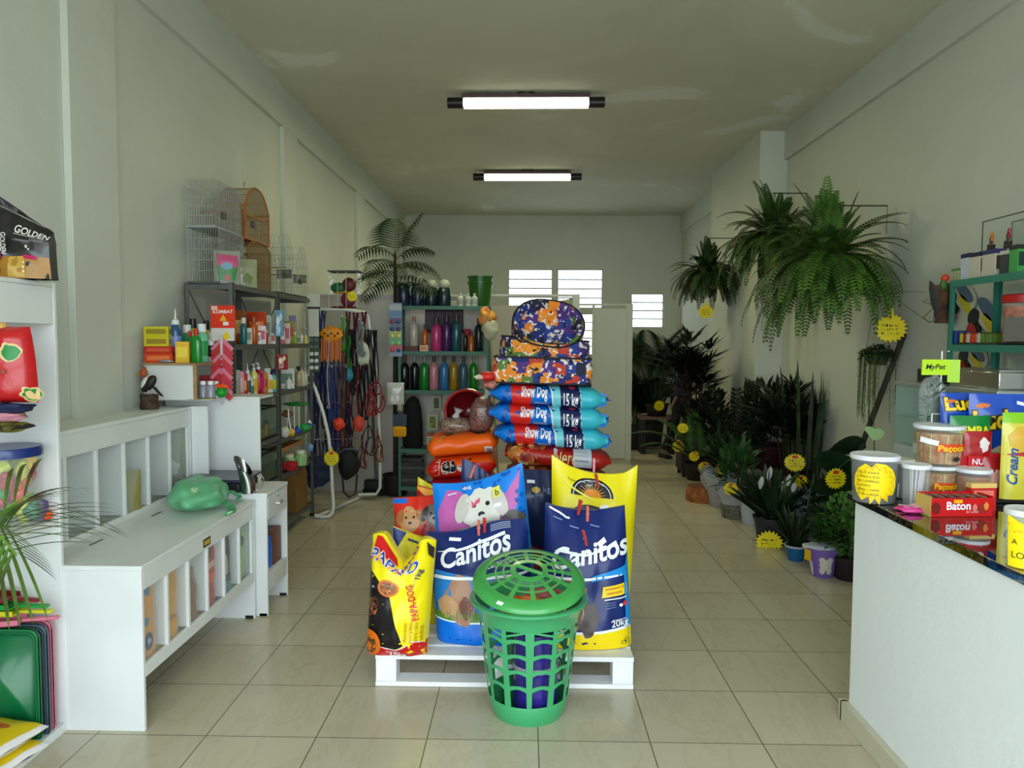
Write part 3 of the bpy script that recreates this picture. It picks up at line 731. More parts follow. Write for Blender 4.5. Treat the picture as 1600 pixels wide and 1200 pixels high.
def bed(name, label, loc, w_, d_, h_, dip, rx=0, ry=0, r=.08, rz=0, front=1.0):
    t = T(name, label, 'pet bed', loc, rz, rx=rx, ry=ry)
    out = rrect(w_, d_, r); n = len(out); wl = .06
    m = MB()
    prof = [(1, 0), (1.03, .25), (1.03, .75), (1.0, .97), (.95, 1.02), (.88, .97), (.84, .8), (.82, .22), (.5, .17), (.02, .17)]
    def P(i, k, q):
        x, y = out[i]; hh = h_*(dip if y < 0 and abs(x) < w_/2-r*.6 else 1)
        return (x*k, y*k, hh*q)
    b0 = len(m.v); m.vs([P(i, k, q) for k, q in prof for i in range(n)])
    for j in range(len(prof)-1):
        for i in range(n): m.f.append((b0+j*n+i, b0+j*n+(i+1) % n, b0+(j+1)*n+(i+1) % n, b0+(j+1)*n+i)); m.m.append(0)
    m.f.append(tuple(b0+(len(prof)-1)*n+i for i in range(n))); m.m.append(0); m.f.append(tuple(b0+i for i in range(n))[::-1]); m.m.append(0)
    obj('padded_wall', m, CL, t, smooth=60)
    for q, k in ((1.0, 1.005), (.02, 1.0)):
        obj('piping', MB().tube([Vector(P(i, k, q)) for i in range(n)], .006, 6, closed=True), PIPE, t)
    return t
p = W(847, 604, 4.66); bed('pet_bed', 'rectangular patterned pet bed at the bottom of the bed stack', (p.x, 4.87, 1.340), .61, .44, .165, 1.0, ry=.02, r=.04)
bed('pet_bed', 'oval patterned pet bed in the middle of the bed stack', (p.x+.015, 4.89, 1.475), .57, .40, .15, .80, ry=.06, r=.17)
bed('pet_bed', 'round patterned pet bed tipped up on top of the stack', (p.x+.035, 4.86, 1.665), .46, .38, .10, 1.0, rx=R(52), ry=.12, r=.188)
# clothes pegs
def peg(px, py, y, rz, label, c=(214, 96, 70), ry=0):
    t = T('clothes_peg', label, 'clothes peg', W(px, py, y), rz, 'clothes pegs closing the food bags', ry=ry)
    m = M(c, .35, coat=.3)
    obj('peg_half', MB().at(rx=.12).box(-.006, .006, -.009, -.001, -.032, .042), m, t, bevel=.001)
    obj('peg_half', MB().at(rx=-.12).box(-.006, .006, .001, .009, -.032, .042), m, t, bevel=.001)
    obj('spring', MB().tube([(-.008, 0, .003), (.008, 0, .003)], .004, 8), CHROME, t)
peg(738, 738, 3.95, 0, 'salmon clothes peg on the navy bag top above the white dog', ry=.35)
peg(748, 826, 3.56, 0, 'salmon clothes peg on the left dark blue bag'); peg(757, 822, 3.62, .3, 'red clothes peg just right of the salmon one on the left dark blue bag', (200, 50, 40))
peg(928, 728, 3.98, 0, 'pink clothes peg on top of the yellow sun bag', (226, 140, 150)); peg(933, 752, 3.97, .2, 'red clothes peg over the sun emblem of the yellow bag', (196, 50, 36), ry=-.2)
peg(918, 804, 3.52, 0, 'salmon clothes peg on top of the right dark blue bag'); peg(914, 842, 3.40, .2, 'dark red clothes peg above the lettering of the right dark blue bag', (170, 44, 36), ry=-.25)
peg(905, 794, 3.60, .3, 'small red clothes peg behind the salmon one on the right dark blue bag', (190, 44, 36), ry=.2)
# ---------------------------------------------------------------- laundry basket
def basket():
    GR = M((62, 158, 100), .32, coat=.3, sss=0); c0 = W(825, 1120, 3.15)
    X, Y = c0.x, 3.17
    t = T('laundry_basket', 'green openwork plastic laundry basket with tilted lid standing before the pallet', 'basket', (X, Y, 0))
    H_ = .50; rb, rt = .165, .225
    def rad(z): return rb+(rt-rb)*(z/H_)
    def P(a, z, o=0): r = rad(z)+o; return Vector((r*cos(a), r*sin(a), z))
    cup = MB().lathe([(.13, .004), (.152, .0), (.162, .02), (rad(.09), .085), (rad(.10)-.003, .09)], n=48, cap=False)
    cup.lathe([(.0005, .006), (.13, .004)], n=48, cap=False); obj('base_cup', cup, GR, t, solid=.003)
    obj('rim_band', MB().lathe([(rad(.43), .425), (rad(.44)+.004, .44), (rad(.47)+.008, .468), (.248, .488), (.256, .497), (.256, .506), (.247, .51), (.232, .506), (rad(.46)-.002, .47), (rad(.43)-.003, .425)], n=56, cap=False), GR, t)
    def strip(pa, wd, thk=.003):
        m = MB(); a = []; b = []
        for i, (an, z) in enumerate(pa):
            w_ = wd[i] if isinstance(wd, list) else wd
            q = pa[min(i+1, len(pa)-1)]; p_ = pa[max(i-1, 0)]
            tx, tz = (q[0]-p_[0])*rad(z), q[1]-p_[1]; L_ = math.hypot(tx, tz) or 1; nx, nz = -tz/L_, tx/L_
            a.append((an+nx*w_/2/rad(z), z+nz*w_/2)); b.append((an-nx*w_/2/rad(z), z-nz*w_/2))
        n = len(a)
        for o_, fl in ((0, 1), (-thk, 0)):
            for i in range(n-1):
                q = [P(*a[i], o_), P(*a[i+1], o_), P(*b[i+1], o_), P(*b[i], o_)]; m.quad(*(q if fl else q[::-1]))
        for i in range(n-1):
            m.quad(P(*a[i], 0), P(*a[i], -thk), P(*a[i+1], -thk), P(*a[i+1], 0)); m.quad(P(*b[i], 0), P(*b[i+1], 0), P(*b[i+1], -thk), P(*b[i], -thk))
        return m
    NR = 12
    for k in range(NR):
        a = 2*pi*k/NR-pi/2+.02
        obj('rib', strip([(a, .08+.36*i/14) for i in range(15)], [.030-.010*i/14 for i in range(15)] if k % 2 else [.020+.018*i/14 for i in range(15)]), GR, t, smooth=30)
    for k in range(NR):
        a = 2*pi*k/NR-pi/2+.02; b = a+2*pi/NR
        for j, z in enumerate((.165, .235, .305, .37)):
            obj('cross_band', strip([(a+(b-a)*i/8, z+.016*sin(pi*i/8)) for i in range(9)], [.014+.006*abs(i-4)/4 for i in range(9)]), GR, t, smooth=30)
        obj('cross_band', strip([(a+(b-a)*i/8, .40+.03*(i/8.0 if k % 2 else 1-i/8.0)) for i in range(9)], .009), GR, t, smooth=30)
    # lid
    LG = M((64, 158, 76), .3, coat=.35)
    ld = D_.objects.new('lid', None); COL.objects.link(ld); ld.parent = t; ld.location = (0, .0, .585); ld.rotation_euler = (R(15), R(1), 0); ld['label'] = 'domed spider web lid'
    def lz(r): return .042*(1-(r/.235)**2)
    obj('lid_rim', MB().lathe([(.186, lz(.186)), (.205, .014), (.225, .008), (.24, -.004), (.244, -.018), (.240, -.022), (.232, -.010), (.205, .006), (.186, lz(.186)-.005)], n=56, cap=False), LG, ld)
    def radial(a, w0, w1, r0, r1):
        m = MB(); n = 6; pts = []
        for i in range(n+1):
            r = r0+(r1-r0)*i/n; w_ = w0+(w1-w0)*i/n
            d = Vector((cos(a), sin(a), 0)); s_ = Vector((-sin(a), cos(a), 0))
            pts.append([d*r+s_*w_/2+Vector((0, 0, lz(r))), d*r-s_*w_/2+Vector((0, 0, lz(r)))])
        z3 = Vector((0, 0, .004))
        for i in range(n):
            A, B = pts[i]; C_, D2 = pts[i+1]
            m.quad(A, C_, D2, B); m.quad(A-z3, B-z3, D2-z3, C_-z3); m.quad(A, A-z3, C_-z3, C_); m.quad(B, D2, D2-z3, B-z3)
        return m
    for k in range(12):
        obj('lid_rib', radial(2*pi*k/12+.1, .016, .022, .072, .19), LG, ld)
    for r in (.112, .145): obj('lid_ring', MB().lathe([(r-.004, lz(r)+.001), (r+.004, lz(r)+.001), (r+.004, lz(r)-.003), (r-.004, lz(r)-.003), (r-.004, lz(r)+.001)], n=48, cap=False), LG, ld)
    obj('lid_ring', MB().lathe([(.058, lz(.058)+.003), (.082, lz(.082)+.003), (.082, lz(.082)-.002), (.058, lz(.058)-.002), (.058, lz(.058)+.003)], n=48, cap=False), LG, ld)
    obj('lid_handle', MB().at(rz=-.5).box(-.068, .068, -.009, .009, lz(.0)-.006, lz(0)+.004), LG, ld, bevel=.003)
    obj('price_sticker', MB().at((-.118, -.20, .006), rz=-.53, rx=.3).box(-.014, .014, -.008, .008, 0, .002), M((245, 245, 245)), ld)
    # contents: rolled pads
    for i, (dx, dy, r, h_, c, lb) in enumerate([(.03, -.03, .096, .36, (46, 34, 128), 'deep violet rolled plastic inside the green basket'), (-.075, .045, .036, .30, (24, 90, 52), 'dark green roll inside the green basket, left'), (.05, .105, .034, .33, (30, 26, 96), 'slim navy roll at the back inside the green basket')]):
        o = T('plastic_roll', lb, 'roll', (X+dx, Y+dy, .012), 0, 'rolled goods inside the green laundry basket')
        m = MB().lathe([(r*.35, .002), (r, 0), (r, h_), (r*.9, h_+.002), (r*.88, h_-.01), (r*.3, h_-.012), (r*.3, .01)], n=28, cap=False)
        obj('roll', m, M(c, .3, coat=.4, bump=.3, bscale=12), o); obj('tie_band', MB().lathe([(r+.001, h_*.55), (r+.0025, h_*.56), (r+.0025, h_*.6), (r+.001, h_*.61)], n=28, cap=False), M((160, 165, 175), .3), o)
    for i, (dx, dy, z, c, lb) in enumerate([(-.05, -.03, .43, (206, 104, 84), 'salmon plastic bowl under the basket lid'), (.07, .05, .45, (188, 100, 90), 'rose plastic bowl under the right side of the basket lid'), (-.01, -.10, .475, (236, 118, 30), 'orange plastic scoop under the basket lid front')]):
        o = T('plastic_bowl', lb, 'bowl', (X+dx, Y+dy, z), i*1.2)
        r = .085 if i < 2 else .055
        obj('bowl', MB().lathe([(.03, 0), (r*.8, .006), (r, .045), (r+.006, .047), (r-.004, .043), (r*.75, .01), (.001, .006)], n=28, cap=False), M(c, .35, coat=.3), o)
        obj('handle', MB().tube([(r, 0, .045), (r+.03, 0, .05), (r+.05, 0, .045)], .006, 8), M(c, .35, coat=.3), o)
basket()
# ---------------------------------------------------------------- small goods
def XP(px, y): return W(px, 600, y).x
def rgb(*a): return tuple(a)
def carton(label, loc, dims, c, rz=0, cat='box', name='product_box', group=None, panel=None, top=None, txt=None, tc=(240, 240, 240), side=None, rough=.45):
    w_, d_, h_ = dims; t = T(name, label, cat, loc, rz, group)
    mats = [PL(c, rough, bump=0)]; m = MB().box(-w_/2, w_/2, -d_/2, d_/2, 0, h_)
    def add(col): mats.append(PL(col, rough, bump=0)); return len(mats)-1
    e = .0007
    if panel:
        k = add(panel); m.quad((-w_*.4, -d_/2-e, h_*.25), (w_*.4, -d_/2-e, h_*.25), (w_*.4, -d_/2-e, h_*.75), (-w_*.4, -d_/2-e, h_*.75), k)
        m.quad((w_/2+e, -d_*.4, h_*.25), (w_/2+e, d_*.4, h_*.25), (w_/2+e, d_*.4, h_*.75), (w_/2+e, -d_*.4, h_*.75), k)
    if top:
        k = add(top); m.box(-w_/2-e, w_/2+e, -d_/2-e, d_/2+e, h_*.84, h_+e, k)
    obj('carton', m, mats, t, smooth=0)
    if txt:
        for face in ('f', 's'):
            (vv, ff), tw = text2d(txt, .02); hh = min(h_*.3, (w_ if face == 'f' else d_)*.85/tw)
            mm = MB(); o = -tw*hh/2
            if face == 'f': mm.add((vv, ff), lambda p: (o+p[0]*hh, -d_/2-.0014, h_*.42+p[1]*hh))
            else: mm.add((vv, ff), lambda p: (w_/2+.0014, o+p[0]*hh, h_*.42+p[1]*hh))
            obj('lettering', mm, PL(tc, bump=0), t, smooth=0)
    return t
def bottle(label, loc, r, h_, c, cap, style='round', lab=None, group=None, name='bottle', cat='bottle', glass=False, sq=1, rz=0):
    t = T(name, label, cat, loc, rz, group); m = MB()
    mt = PL(c, .22, coat=.5, bump=0)
    n = 16
    sh = h_*(.80 if style in ('round', 'cap') else .72)
    m.lathe([(r*.9, 0), (r, h_*.02), (r, sh*.82), (r*.8, sh*.93), (r*.36, sh), (r*.34, sh+h_*.03)], n=n, sy=sq); obj('body', m, mt, t)
    k = MB(); z = sh+h_*.02
    if style == 'round': k.lathe([(r*.42, z), (r*.42, h_), (r*.38, h_)], n=12)
    elif style == 'cap': k.lathe([(r*.72, z-h_*.04), (r*.70, h_*.99), (r*.6, h_)], n=14)
    elif style == 'dropper': k.lathe([(r*.7, z-h_*.03), (r*.62, z+h_*.05), (r*.2, z+h_*.08), (r*.1, h_)], n=12)
    elif style == 'spray':
        k.lathe([(r*.4, z), (r*.4, z+h_*.08)], n=12); k.box(-r*.35, r*.35, -r*1.1, r*.8, z+h_*.08, z+h_*.2); k.box(-r*.15, r*.15, -r*1.0, -r*.8, z-h_*.02, z+h_*.1); k.box(-r*.2, r*.2, -r*1.4, -r*1.1, z+h_*.12, z+h_*.18)
    elif style == 'pump': k.lathe([(r*.42, z), (r*.4, z+h_*.07), (r*.12, z+h_*.08), (r*.12, z+h_*.16)], n=12); k.box(-r*.2, r*.2, -r*.9, r*.2, z+h_*.15, z+h_*.19)
    obj('cap', k, PL(cap, bump=0), t)
    if lab: obj('label_band', MB().lathe([(r+.0006, sh*.2), (r+.001, sh*.21), (r+.001, sh*.68), (r+.0006, sh*.69)], n=n, cap=False, sy=sq), PL(lab, bump=0), t)
    return t
# ---------------------------------------------------------------- white shelf unit by the entrance
t = T('shelf_unit', 'white open shelf unit against the left wall nearest the entrance', 'shelf', (0, 0, 0))
x0, x1, y0, y1 = XL, -1.873, 1.35, 2.95
obj('side_panel', MB().box(x0, x1, y1-.018, y1, 0, 1.83), PAINT, t, bevel=.002)
obj('side_panel', MB().box(x0, x1, y0, y0+.018, 0, 1.83), PAINT, t, bevel=.002)
obj('back_panel', MB().box(x0, x0+.006, y0, y1-.018, 0, 1.83), PAINT, t)
for z in (.02, .885, 1.83): obj('shelf', MB().box(x0+.006, x1-.002, y0+.018, y1-.018, z-.018 if z > .1 else .0, z+.018 if z < .1 else z), PAINT, t, bevel=.002)
obj('front_rail', MB().box(x1-.02, x1-.002, y0+.018, y1-.018, 1.665, 1.812), PAINT, t, bevel=.002)
# golden bag
def golden():
    a = W(43, 436, 2.80); X, Y, Z = a.x, 2.80, 1.832; w_, h_ = .185, .235
    t = T('pet_food_bag', 'black and gold pet food pouch standing on top of the white shelf unit', 'pet food bag', (X, Y, Z), R(14))
    def mp(u, v, off):
        k = 1-abs(2*u-1)**4; d = .052*(1 if v < .62 else 1-.9*((v-.62)/.38)**1.2)
        return Vector(((u-.5)*w_*(1.02-.06*sin(v*3)), -d*(.72+.28*k)-off*1.0+.014*noise.noise(Vector((u*4, v*4, 1))), v*h_+.02*(1-u)*max(0, v-.6)/.4*2-.055*u*max(0, v-.55)/.45))
    def bk(u, v):
        p = mp(1-u, v, 0); return Vector((p.x, -p.y, p.z))
    s = Sheet(w_, h_, mp); s.mats.append(PL((24, 20, 22), .3, coat=.5))
    s.mb.grid(lambda u, v: mp(u, v, 0), 20, 24, 0); s.mb.grid(bk, 20, 24, 0)
    s.mb.grid(lambda u, v: bk(1, v).lerp(mp(0, v, 0), u), 4, 24, 0); s.mb.grid(lambda u, v: mp(1, v, 0).lerp(bk(0, v), u), 4, 24, 0); s.mb.grid(lambda u, v: mp(u, 1, 0).lerp(bk(1-u, 1), v), 20, 1, 0)
    s.poly([(0, 0), (1, 0), (1, .33), (.6, .36), (0, .33)], (158, 112, 36)); s.poly([(.26, .02), (.56, .02), (.56, .35), (.26, .34)], (186, 150, 60))
    s.text('GOLDEN', .36, .73, .030, (235, 232, 225), rot=-.10, bold=.02, width=.115); s.line([(.37, .705), (.96, .665)], .002, (220, 215, 205)); s.text('special', .66, .62, .012, (150, 150, 150), rot=-.05)
    s.text('GOLDEN', .12, .70, .020, (225, 222, 215), rot=-R(92), bold=.02, width=.075); s.ell(.07, .62, .03, .02, (220, 215, 205))
    s.ell(.60, .50, .02, .025, (210, 200, 180)); s.ell(.64, .46, .015, .014, (240, 235, 230)); s.poly([(.54, .32), (.78, .29), (.78, .35), (.54, .38)], (176, 24, 84)); s.poly([(.05, .28), (.14, .28), (.14, .40), (.05, .40)], (120, 20, 70))
    for k in range(3): s.ell(.55, .25-.07*k, .02, .016, (232, 226, 200))
    obj('pouch', s.mb, s.mats, t, smooth='raw')
    f = MB(); f.grid(lambda u, v: mp(u, 1, 0)+Vector((-.012*v, -.002, .045*v*(1-u)+.004)), 12, 4, 0); obj('folded_seal', f, PL((40, 34, 38), .3), t, solid=.002)
golden()
t = T('bird_cage', 'edge of a small wooden cage at the left end of the white shelf unit', 'cage', (-2.05, 2.70, 1.832))
obj('frame', MB().box(-.1, .02, -.35, -.33, 0, .26).box(0, .02, -.35, 0, .25, .27).box(0, .02, -.02, 0, 0, .27).box(-.16, .02, -.35, 0, 0, .012), M((140, 84, 40), .6), t)
m = MB(); [m.tube([(.01, -.33+.022*i, .01), (.01, -.33+.022*i, .26)], .0012, 4) for i in range(15)]; obj('wire_bars', m, M((170, 150, 110), .4, .5), t)
# hanging things below the rail
def melon():
    p = W(22, 600, 2.68); t = T('dog_cushion', 'red hanging cushion printed with green and cream melons under the shelf rail', 'cushion', (p.x-.03, 2.66, 1.376), R(8))
    w_, h_ = .24, .275
    def mp(u, v, off):
        e = max(0, 1-abs(2*u-1)**2.2)**.5; e2 = max(0, 1-abs(2*v-1)**5)**.5
        return Vector(((u-.5)*w_*(1.02-.18*v*v), -.06*e*e2*(1+.2*noise.noise(Vector((u*3, v*4, 2))))-off, v*h_))
    s = Sheet(w_, h_, mp); s.mats.append(PL((186, 20, 26), .35, coat=.4, bump=.5))
    s.mb.grid(lambda u, v: mp(u, v, 0), 20, 26, 0); s.mb.grid(lambda u, v: (lambda p: Vector((p.x, -p.y, p.z)))(mp(1-u, v, 0)), 20, 26, 0)
    for u, v, k in ((.74, .66, 1), (.33, .36, 1), (.42, .10, 1), (.95, .12, .8), (.20, .80, .9), (.1, .55, .8), (.05, .2, .8)):
        s.ell(u, v, .155*k, .125*k, (222, 186, 130), wob=.3, seed=u*7); s.ell(u+.01, v-.005, .125*k, .10*k, (24, 130, 52), wob=.3, seed=u*7)
    for u, v in ((.60, .76), (.66, .42), (.55, .53)): s.ell(u, v, .035, .03, (236, 200, 180) if v > .7 else (150, 60, 40), wob=.5)
    obj('cushion', s.mb, s.mats, t, smooth='raw')
    obj('hanging_tie', MB().tube([(0, 0, h_-.02), (0, 0, h_+.03)], [.03, .012], 8).tube([(0, 0, h_+.02), (.0, .0, 1.67-1.376)], .004, 6), M((214, 170, 90), .6), t)
melon()
def cloth_blob(name, label, cat, loc, r, c, seed, c2=None, e=.8):
    t = T(name, label, cat, loc); obj('folds', MB().blob((0, 0, r[2]), r, 18, k=.35, seed=seed, e=e), M(c, .7, c2=c2, scale=14, bump=.6, bscale=16), t, smooth=70); return t
p = W(22, 690, 2.68)
cloth_blob('folded_bag', 'navy folded bag hanging just below the melon cushion', 'bag', (p.x-.03, 2.66, 1.335), (.11, .05, .020), (24, 34, 72), 3)
cloth_blob('folded_bag', 'pink and gold crumpled bag below the navy one', 'bag', (p.x-.04, 2.66, 1.305), (.095, .05, .020), (196, 130, 150), 5, (180, 140, 40))
cloth_blob('folded_bag', 'black and yellow crumpled bag lowest under the melon cushion', 'bag', (p.x-.04, 2.66, 1.268), (.10, .05, .020), (26, 20, 18), 9, (196, 186, 40))
# jar with toys on middle shelf
def toyjar():
    a = W(10, 800, 2.72); t = T('toy_jar', 'clear round jar with blue lid full of coloured pet toys', 'jar', (-1.995, 2.80, .886))
    r, h_ = .122, .285
    obj('jar', MB().lathe([(r*.95, .0), (r, .01), (r, h_), (r*.97, h_+.004)], n=40, cap=False), GLASS(.16, (235, 240, 240)), t)
    obj('lid', MB().lathe([(r*1.03, h_-.012), (r*1.04, h_+.01), (r*1.0, h_+.024), (.001, h_+.022)], n=40, cap=False), M((18, 44, 112), .35, coat=.3), t)
    rnd = random.Random(11); cs = [(214, 60, 30), (60, 150, 50), (230, 110, 40), (196, 206, 40), (190, 20, 60), (90, 60, 120), (236, 226, 200), (40, 120, 80), (240, 200, 60), (170, 30, 40), (200, 210, 60)]
    for k in range(44):
        a_ = rnd.random()*6.28; rr = .095*rnd.random()**.4; c = rnd.choice(cs)
        s = T('pet_toy', 'small coloured rubber toy packed in the blue lidded jar', 'toy', (-1.995+rr*.92*cos(a_), 2.80+rr*.92*sin(a_), .915+.23*(k/44)), a_, 'toys in the blue lidded jar')
        obj('body', MB().blob((0, 0, 0), (.030, .026, .034), 9, k=.5, seed=k), M(c, .4, coat=.3), s, smooth=60); obj('head', MB().blob((.012, -.012, .03), .016, 7), M(c, .4, coat=.3), s)
toyjar()
for k, (px, py, c, r, lb, n_) in enumerate([(62, 745, (176, 50, 30), (.020, .018, .03), 'small red toy figure with white hat beside the blue lidded jar', 2.90), (66, 783, (110, 92, 140), (.035, .03, .05), 'lavender netted toy behind the palm leaves on the white shelf', 2.88), (86, 795, (250, 88, 14), (.038, .03, .022), 'bright orange toy at the front edge of the white shelf', 2.90), (8, 812, (130, 20, 60), (.05, .04, .04), 'magenta toy in front of the blue lidded jar', 2.55)]):
    q = W(px, py, n_); o = T('pet_toy', lb, 'toy', (min(q.x, -1.925), q.y, .886)); obj('body', MB().blob((0, 0, r[2]*.95), r, 12, k=.3, seed=k+2), M(c, .45, bump=.5), o, smooth=60)
    if k == 0: obj('hat', MB().blob((0, 0, .062), (.022, .02, .012), 8), M((235, 225, 200)), o)
# trays below
def trays():
    for k, (c, x, lb, w_, h_) in enumerate([((14, 112, 62), -2.07, 'dark green plastic litter tray standing upright, nearest in the bottom bay', .38, .46), ((214, 116, 140), -2.05, 'pink plastic litter tray standing behind the green one', .39, .47), ((70, 90, 100), -2.06, 'grey blue litter tray between the green and pink ones', .385, .465)]):
        y = 2.66+.09*k if k != 2 else 2.70
        y = {0: 2.80, 1: 2.876, 2: 2.838}[k]; x = -1.888+.004*k-w_/2
        t = T('litter_tray', lb, 'tray', (x, y, .021), 0)
        m = MB(); o = rrect(w_, h_, .04); i_ = rrect(w_-.03, h_-.03, .035); b = rrect(w_-.07, h_-.07, .03); n = len(o)
        for (A, ya), (B, yb) in (((o, 0), (i_, 0)), ((i_, 0), (b, .034))):
            q = m.vs([(p[0], ya, p[1]+h_/2) for p in A]+[(p[0], yb, p[1]+h_/2) for p in B])
            m.fs([(q+j, q+(j+1) % n, q+n+(j+1) % n, q+n+j) for j in range(n)])
        q = m.vs([(p[0], .034, p[1]+h_/2) for p in b]); m.fs([tuple(range(q, q+n))])
        q = m.vs([(p[0], 0, p[1]+h_/2) for p in o]+[(p[0], .012, p[1]+h_/2) for p in o]); m.fs([(q+j, q+(j+1) % n, q+n+(j+1) % n, q+n+j) for j in range(n)])
        obj('tray', m, M(c, .35, coat=.3), t, solid=.003)
    for k, (c, z, dx, lb) in enumerate([((120, 26, 24), .555, .02, 'dark red litter scoop on top of the tray pile'), ((30, 150, 60), .527, .04, 'green litter scoop just below the dark red one'), ((206, 200, 30), .503, .05, 'yellow litter scoop third from the top of the pile'), ((20, 90, 190), .490, -.16, 'blue litter scoop at the left edge of the pile'), ((214, 116, 140), .468, .06, 'pink litter scoop resting directly on the trays')]):
        t = T('litter_scoop', lb, 'scoop', (-2.03+dx, 2.83, z+.028), R(6*k-10))
        obj('handle', MB().box(.0, .13, -.013, .013, .003, .016), M(c, .4), t, bevel=.004)
        obj('blade', MB().box(-.12, .0, -.045, .045, 0, .006).box(-.12, 0, -.045, -.040, 0, .022).box(-.12, 0, .040, .045, 0, .022), M(c, .4), t, bevel=.002)
    for k, (px, py, z, lb) in enumerate([(20, 1160, .105, 'yellow and white bag of litter on top in the bottom bay'), (38, 1185, .04, 'yellow and white bag of litter underneath in the bottom bay')]):
        t = T('litter_bag', lb, 'bag', (-2.0+.005*k, 2.62-.01*k, z-.02), R(-12))
        def mp(u, v, off): e = (max(0, 1-abs(2*u-1)**3)**.5)*(max(0, 1-abs(2*v-1)**3)**.5); return Vector(((u-.5)*.28, (v-.5)*.34, .035*e+.03+off+.006*noise.noise(Vector((u*5, v*5, k)))))
        s = Sheet(.28, .34, mp); s.mats.append(PL((232, 226, 224)))
        s.mb.grid(lambda u, v: mp(u, v, 0), 14, 14, 0); s.mb.grid(lambda u, v: (lambda p: Vector((p.x, p.y, .06-p.z)))(mp(1-u, v, 0)), 14, 14, 0)
        s.poly([(.0, .06), (.94, .06), (.94, .96), (.0, .96)], (226, 196, 20)); s.ell(.4, .5, .2, .2, (190, 120, 20)); s.ell(.5, .72, .2, .06, (196, 90, 40))
        obj('bag', s.mb, s.mats, t, smooth='raw')
trays()
# ---------------------------------------------------------------- slatted feed bins
GL = M((214, 226, 226), .05, alpha=.16, spec=.8)
def bin_unit(name, label, x0, x1, y0, y1, z0, z1, legs, n=6, top_t=.02, rail=.085, lowrail=.16):
    t = T(name, label, 'feed bin', (x1, y0, 0)); o = Vector((x1, y0, 0))
    def B(nm, a, b, c, d, e, f, mt=PAINT, bv=.002): return obj(nm, MB().box(a-o.x, b-o.x, c-o.y, d-o.y, e, f), mt, t, bevel=bv)
    B('top_board', x0, x1+.004, y0-.004, y1+.004, z1-top_t, z1)
    B('side_panel', x0, x1, y0, y0+.018, 0 if legs else z0, z1-top_t); B('side_panel', x0, x1, y1-.018, y1, 0 if legs else z0, z1-top_t)
    B('back_panel', x0, x0+.006, y0+.018, y1-.018, z0, z1-top_t); B('floor_board', x0+.006, x1-.02, y0+.018, y1-.018, z0, z0+.018)
    B('top_rail', x1-.018, x1-.0005, y0+.0185, y1-.0185, z1-top_t-rail, z1-top_t); B('bottom_rail', x1-.018, x1-.0005, y0+.0185, y1-.0185, z0-.005, z0+lowrail)
    ys = [y0+.018+(y1-y0-.036)*i/n for i in range(n+1)]
    for i in range(1, n): B('divider', x0+.01, x1-.001, ys[i]-.009, ys[i]+.009, z0+lowrail, z1-top_t-rail)
    B('end_post', x1-.018, x1-.001, y1-.05, y1-.0186, z0+lowrail, z1-top_t-rail)
    for i in range(n): B('glass_pane', x1-.017, x1-.014, ys[i]+.003, ys[i+1]-.003-(.03 if i == n-1 else 0), z0+lowrail+.001, z1-top_t-rail-.001, GL, 0)
    if legs:
        for y in (y0+.003, y1-.021):
            for x in (x0+.06, x1-.055): B('rubber_foot', x, x+.045, y-.002, y+.020, .0, .018, BLACK, 0)
    return t
t1 = bin_unit('feed_bin', 'low white feed bin with six glazed compartments along the left wall', -2.02, -1.552, 2.94, 4.205, .225, .69, True, lowrail=.05)
t2 = bin_unit('feed_bin', 'upper white feed bin with empty glazed compartments set back against the left wall', XL+.002, -2.022, 2.955, 4.45, .60, 1.205, False, rail=.10, lowrail=.115)
for y in (3.28, 3.83): obj('hinge_slot', MB().box(-.385, -.378, y-2.94-.05, y-2.94+.05, .690, .6925), M((90, 70, 62), .5), t1)
obj('brand_sticker', MB().box(.0, .0015, 3.52-2.94, 3.60-2.94, .60, .640), M((30, 28, 20), .3), t1); obj('sticker_print', MB().box(.0015, .002, 3.528-2.94, 3.592-2.94, .608, .632), M((196, 160, 60), .4), t1)
obj('post_panel', MB().box(-.0, .10, 4.45-2.955, 4.468-2.955, .0, 1.205), PAINT, t2, bevel=.002)
# goods in the low bin
ys = [2.958+(4.205-2.94-.036)*i/6 for i in range(7)]
def small_bag(name, label, cat, loc, w_, h_, d_, c, dec=None, rz=0, group=None, seed=0, lean=0, alpha=None):
    t = None
    def mp(u, v, off):
        e = max(0, 1-abs(2*u-1)**2.6)**.5; pr = (.8+.2*min(1, v/.1)) if v < .7 else 1-.92*((v-.7)/.3)
        return Vector(((u-.5)*w_, -d_/2*e*pr*(1+.18*noise.noise(Vector((u*4+seed, v*4, seed))))-off+lean*v, v*h_))
    def bk(u, v): p = mp(1-u, v, 0); return Vector((p.x, 2*lean*v-p.y, p.z))
    s = Sheet(w_, h_, mp); s.mats.append(c if isinstance(c, bpy.types.Material) else PL(c, .25, coat=.5))
    s.mb.grid(lambda u, v: mp(u, v, 0), 14, 18, 0); s.mb.grid(bk, 14, 18, 0); s.mb.grid(lambda u, v: bk(1-u, 0).lerp(mp(u, 0, 0), v), 14, 1, 0)
    if dec: dec(s)
    o = obj(name, s.mb, s.mats, smooth='raw', loc=loc, rot=(0, 0, rz)); return tag(o, label, cat, group)
def d_lit(s):
    s.poly([(.3, .70), (.55, .66), (.65, .9), (.5, .92)], (70, 130, 160)); s.poly([(.0, .42), (.4, .38), (.5, .45), (0, .5)], (60, 116, 150)); s.ell(.45, .22, .14, .09, (30, 24, 70)); s.ell(.45, .22, .08, .03, (170, 170, 205))
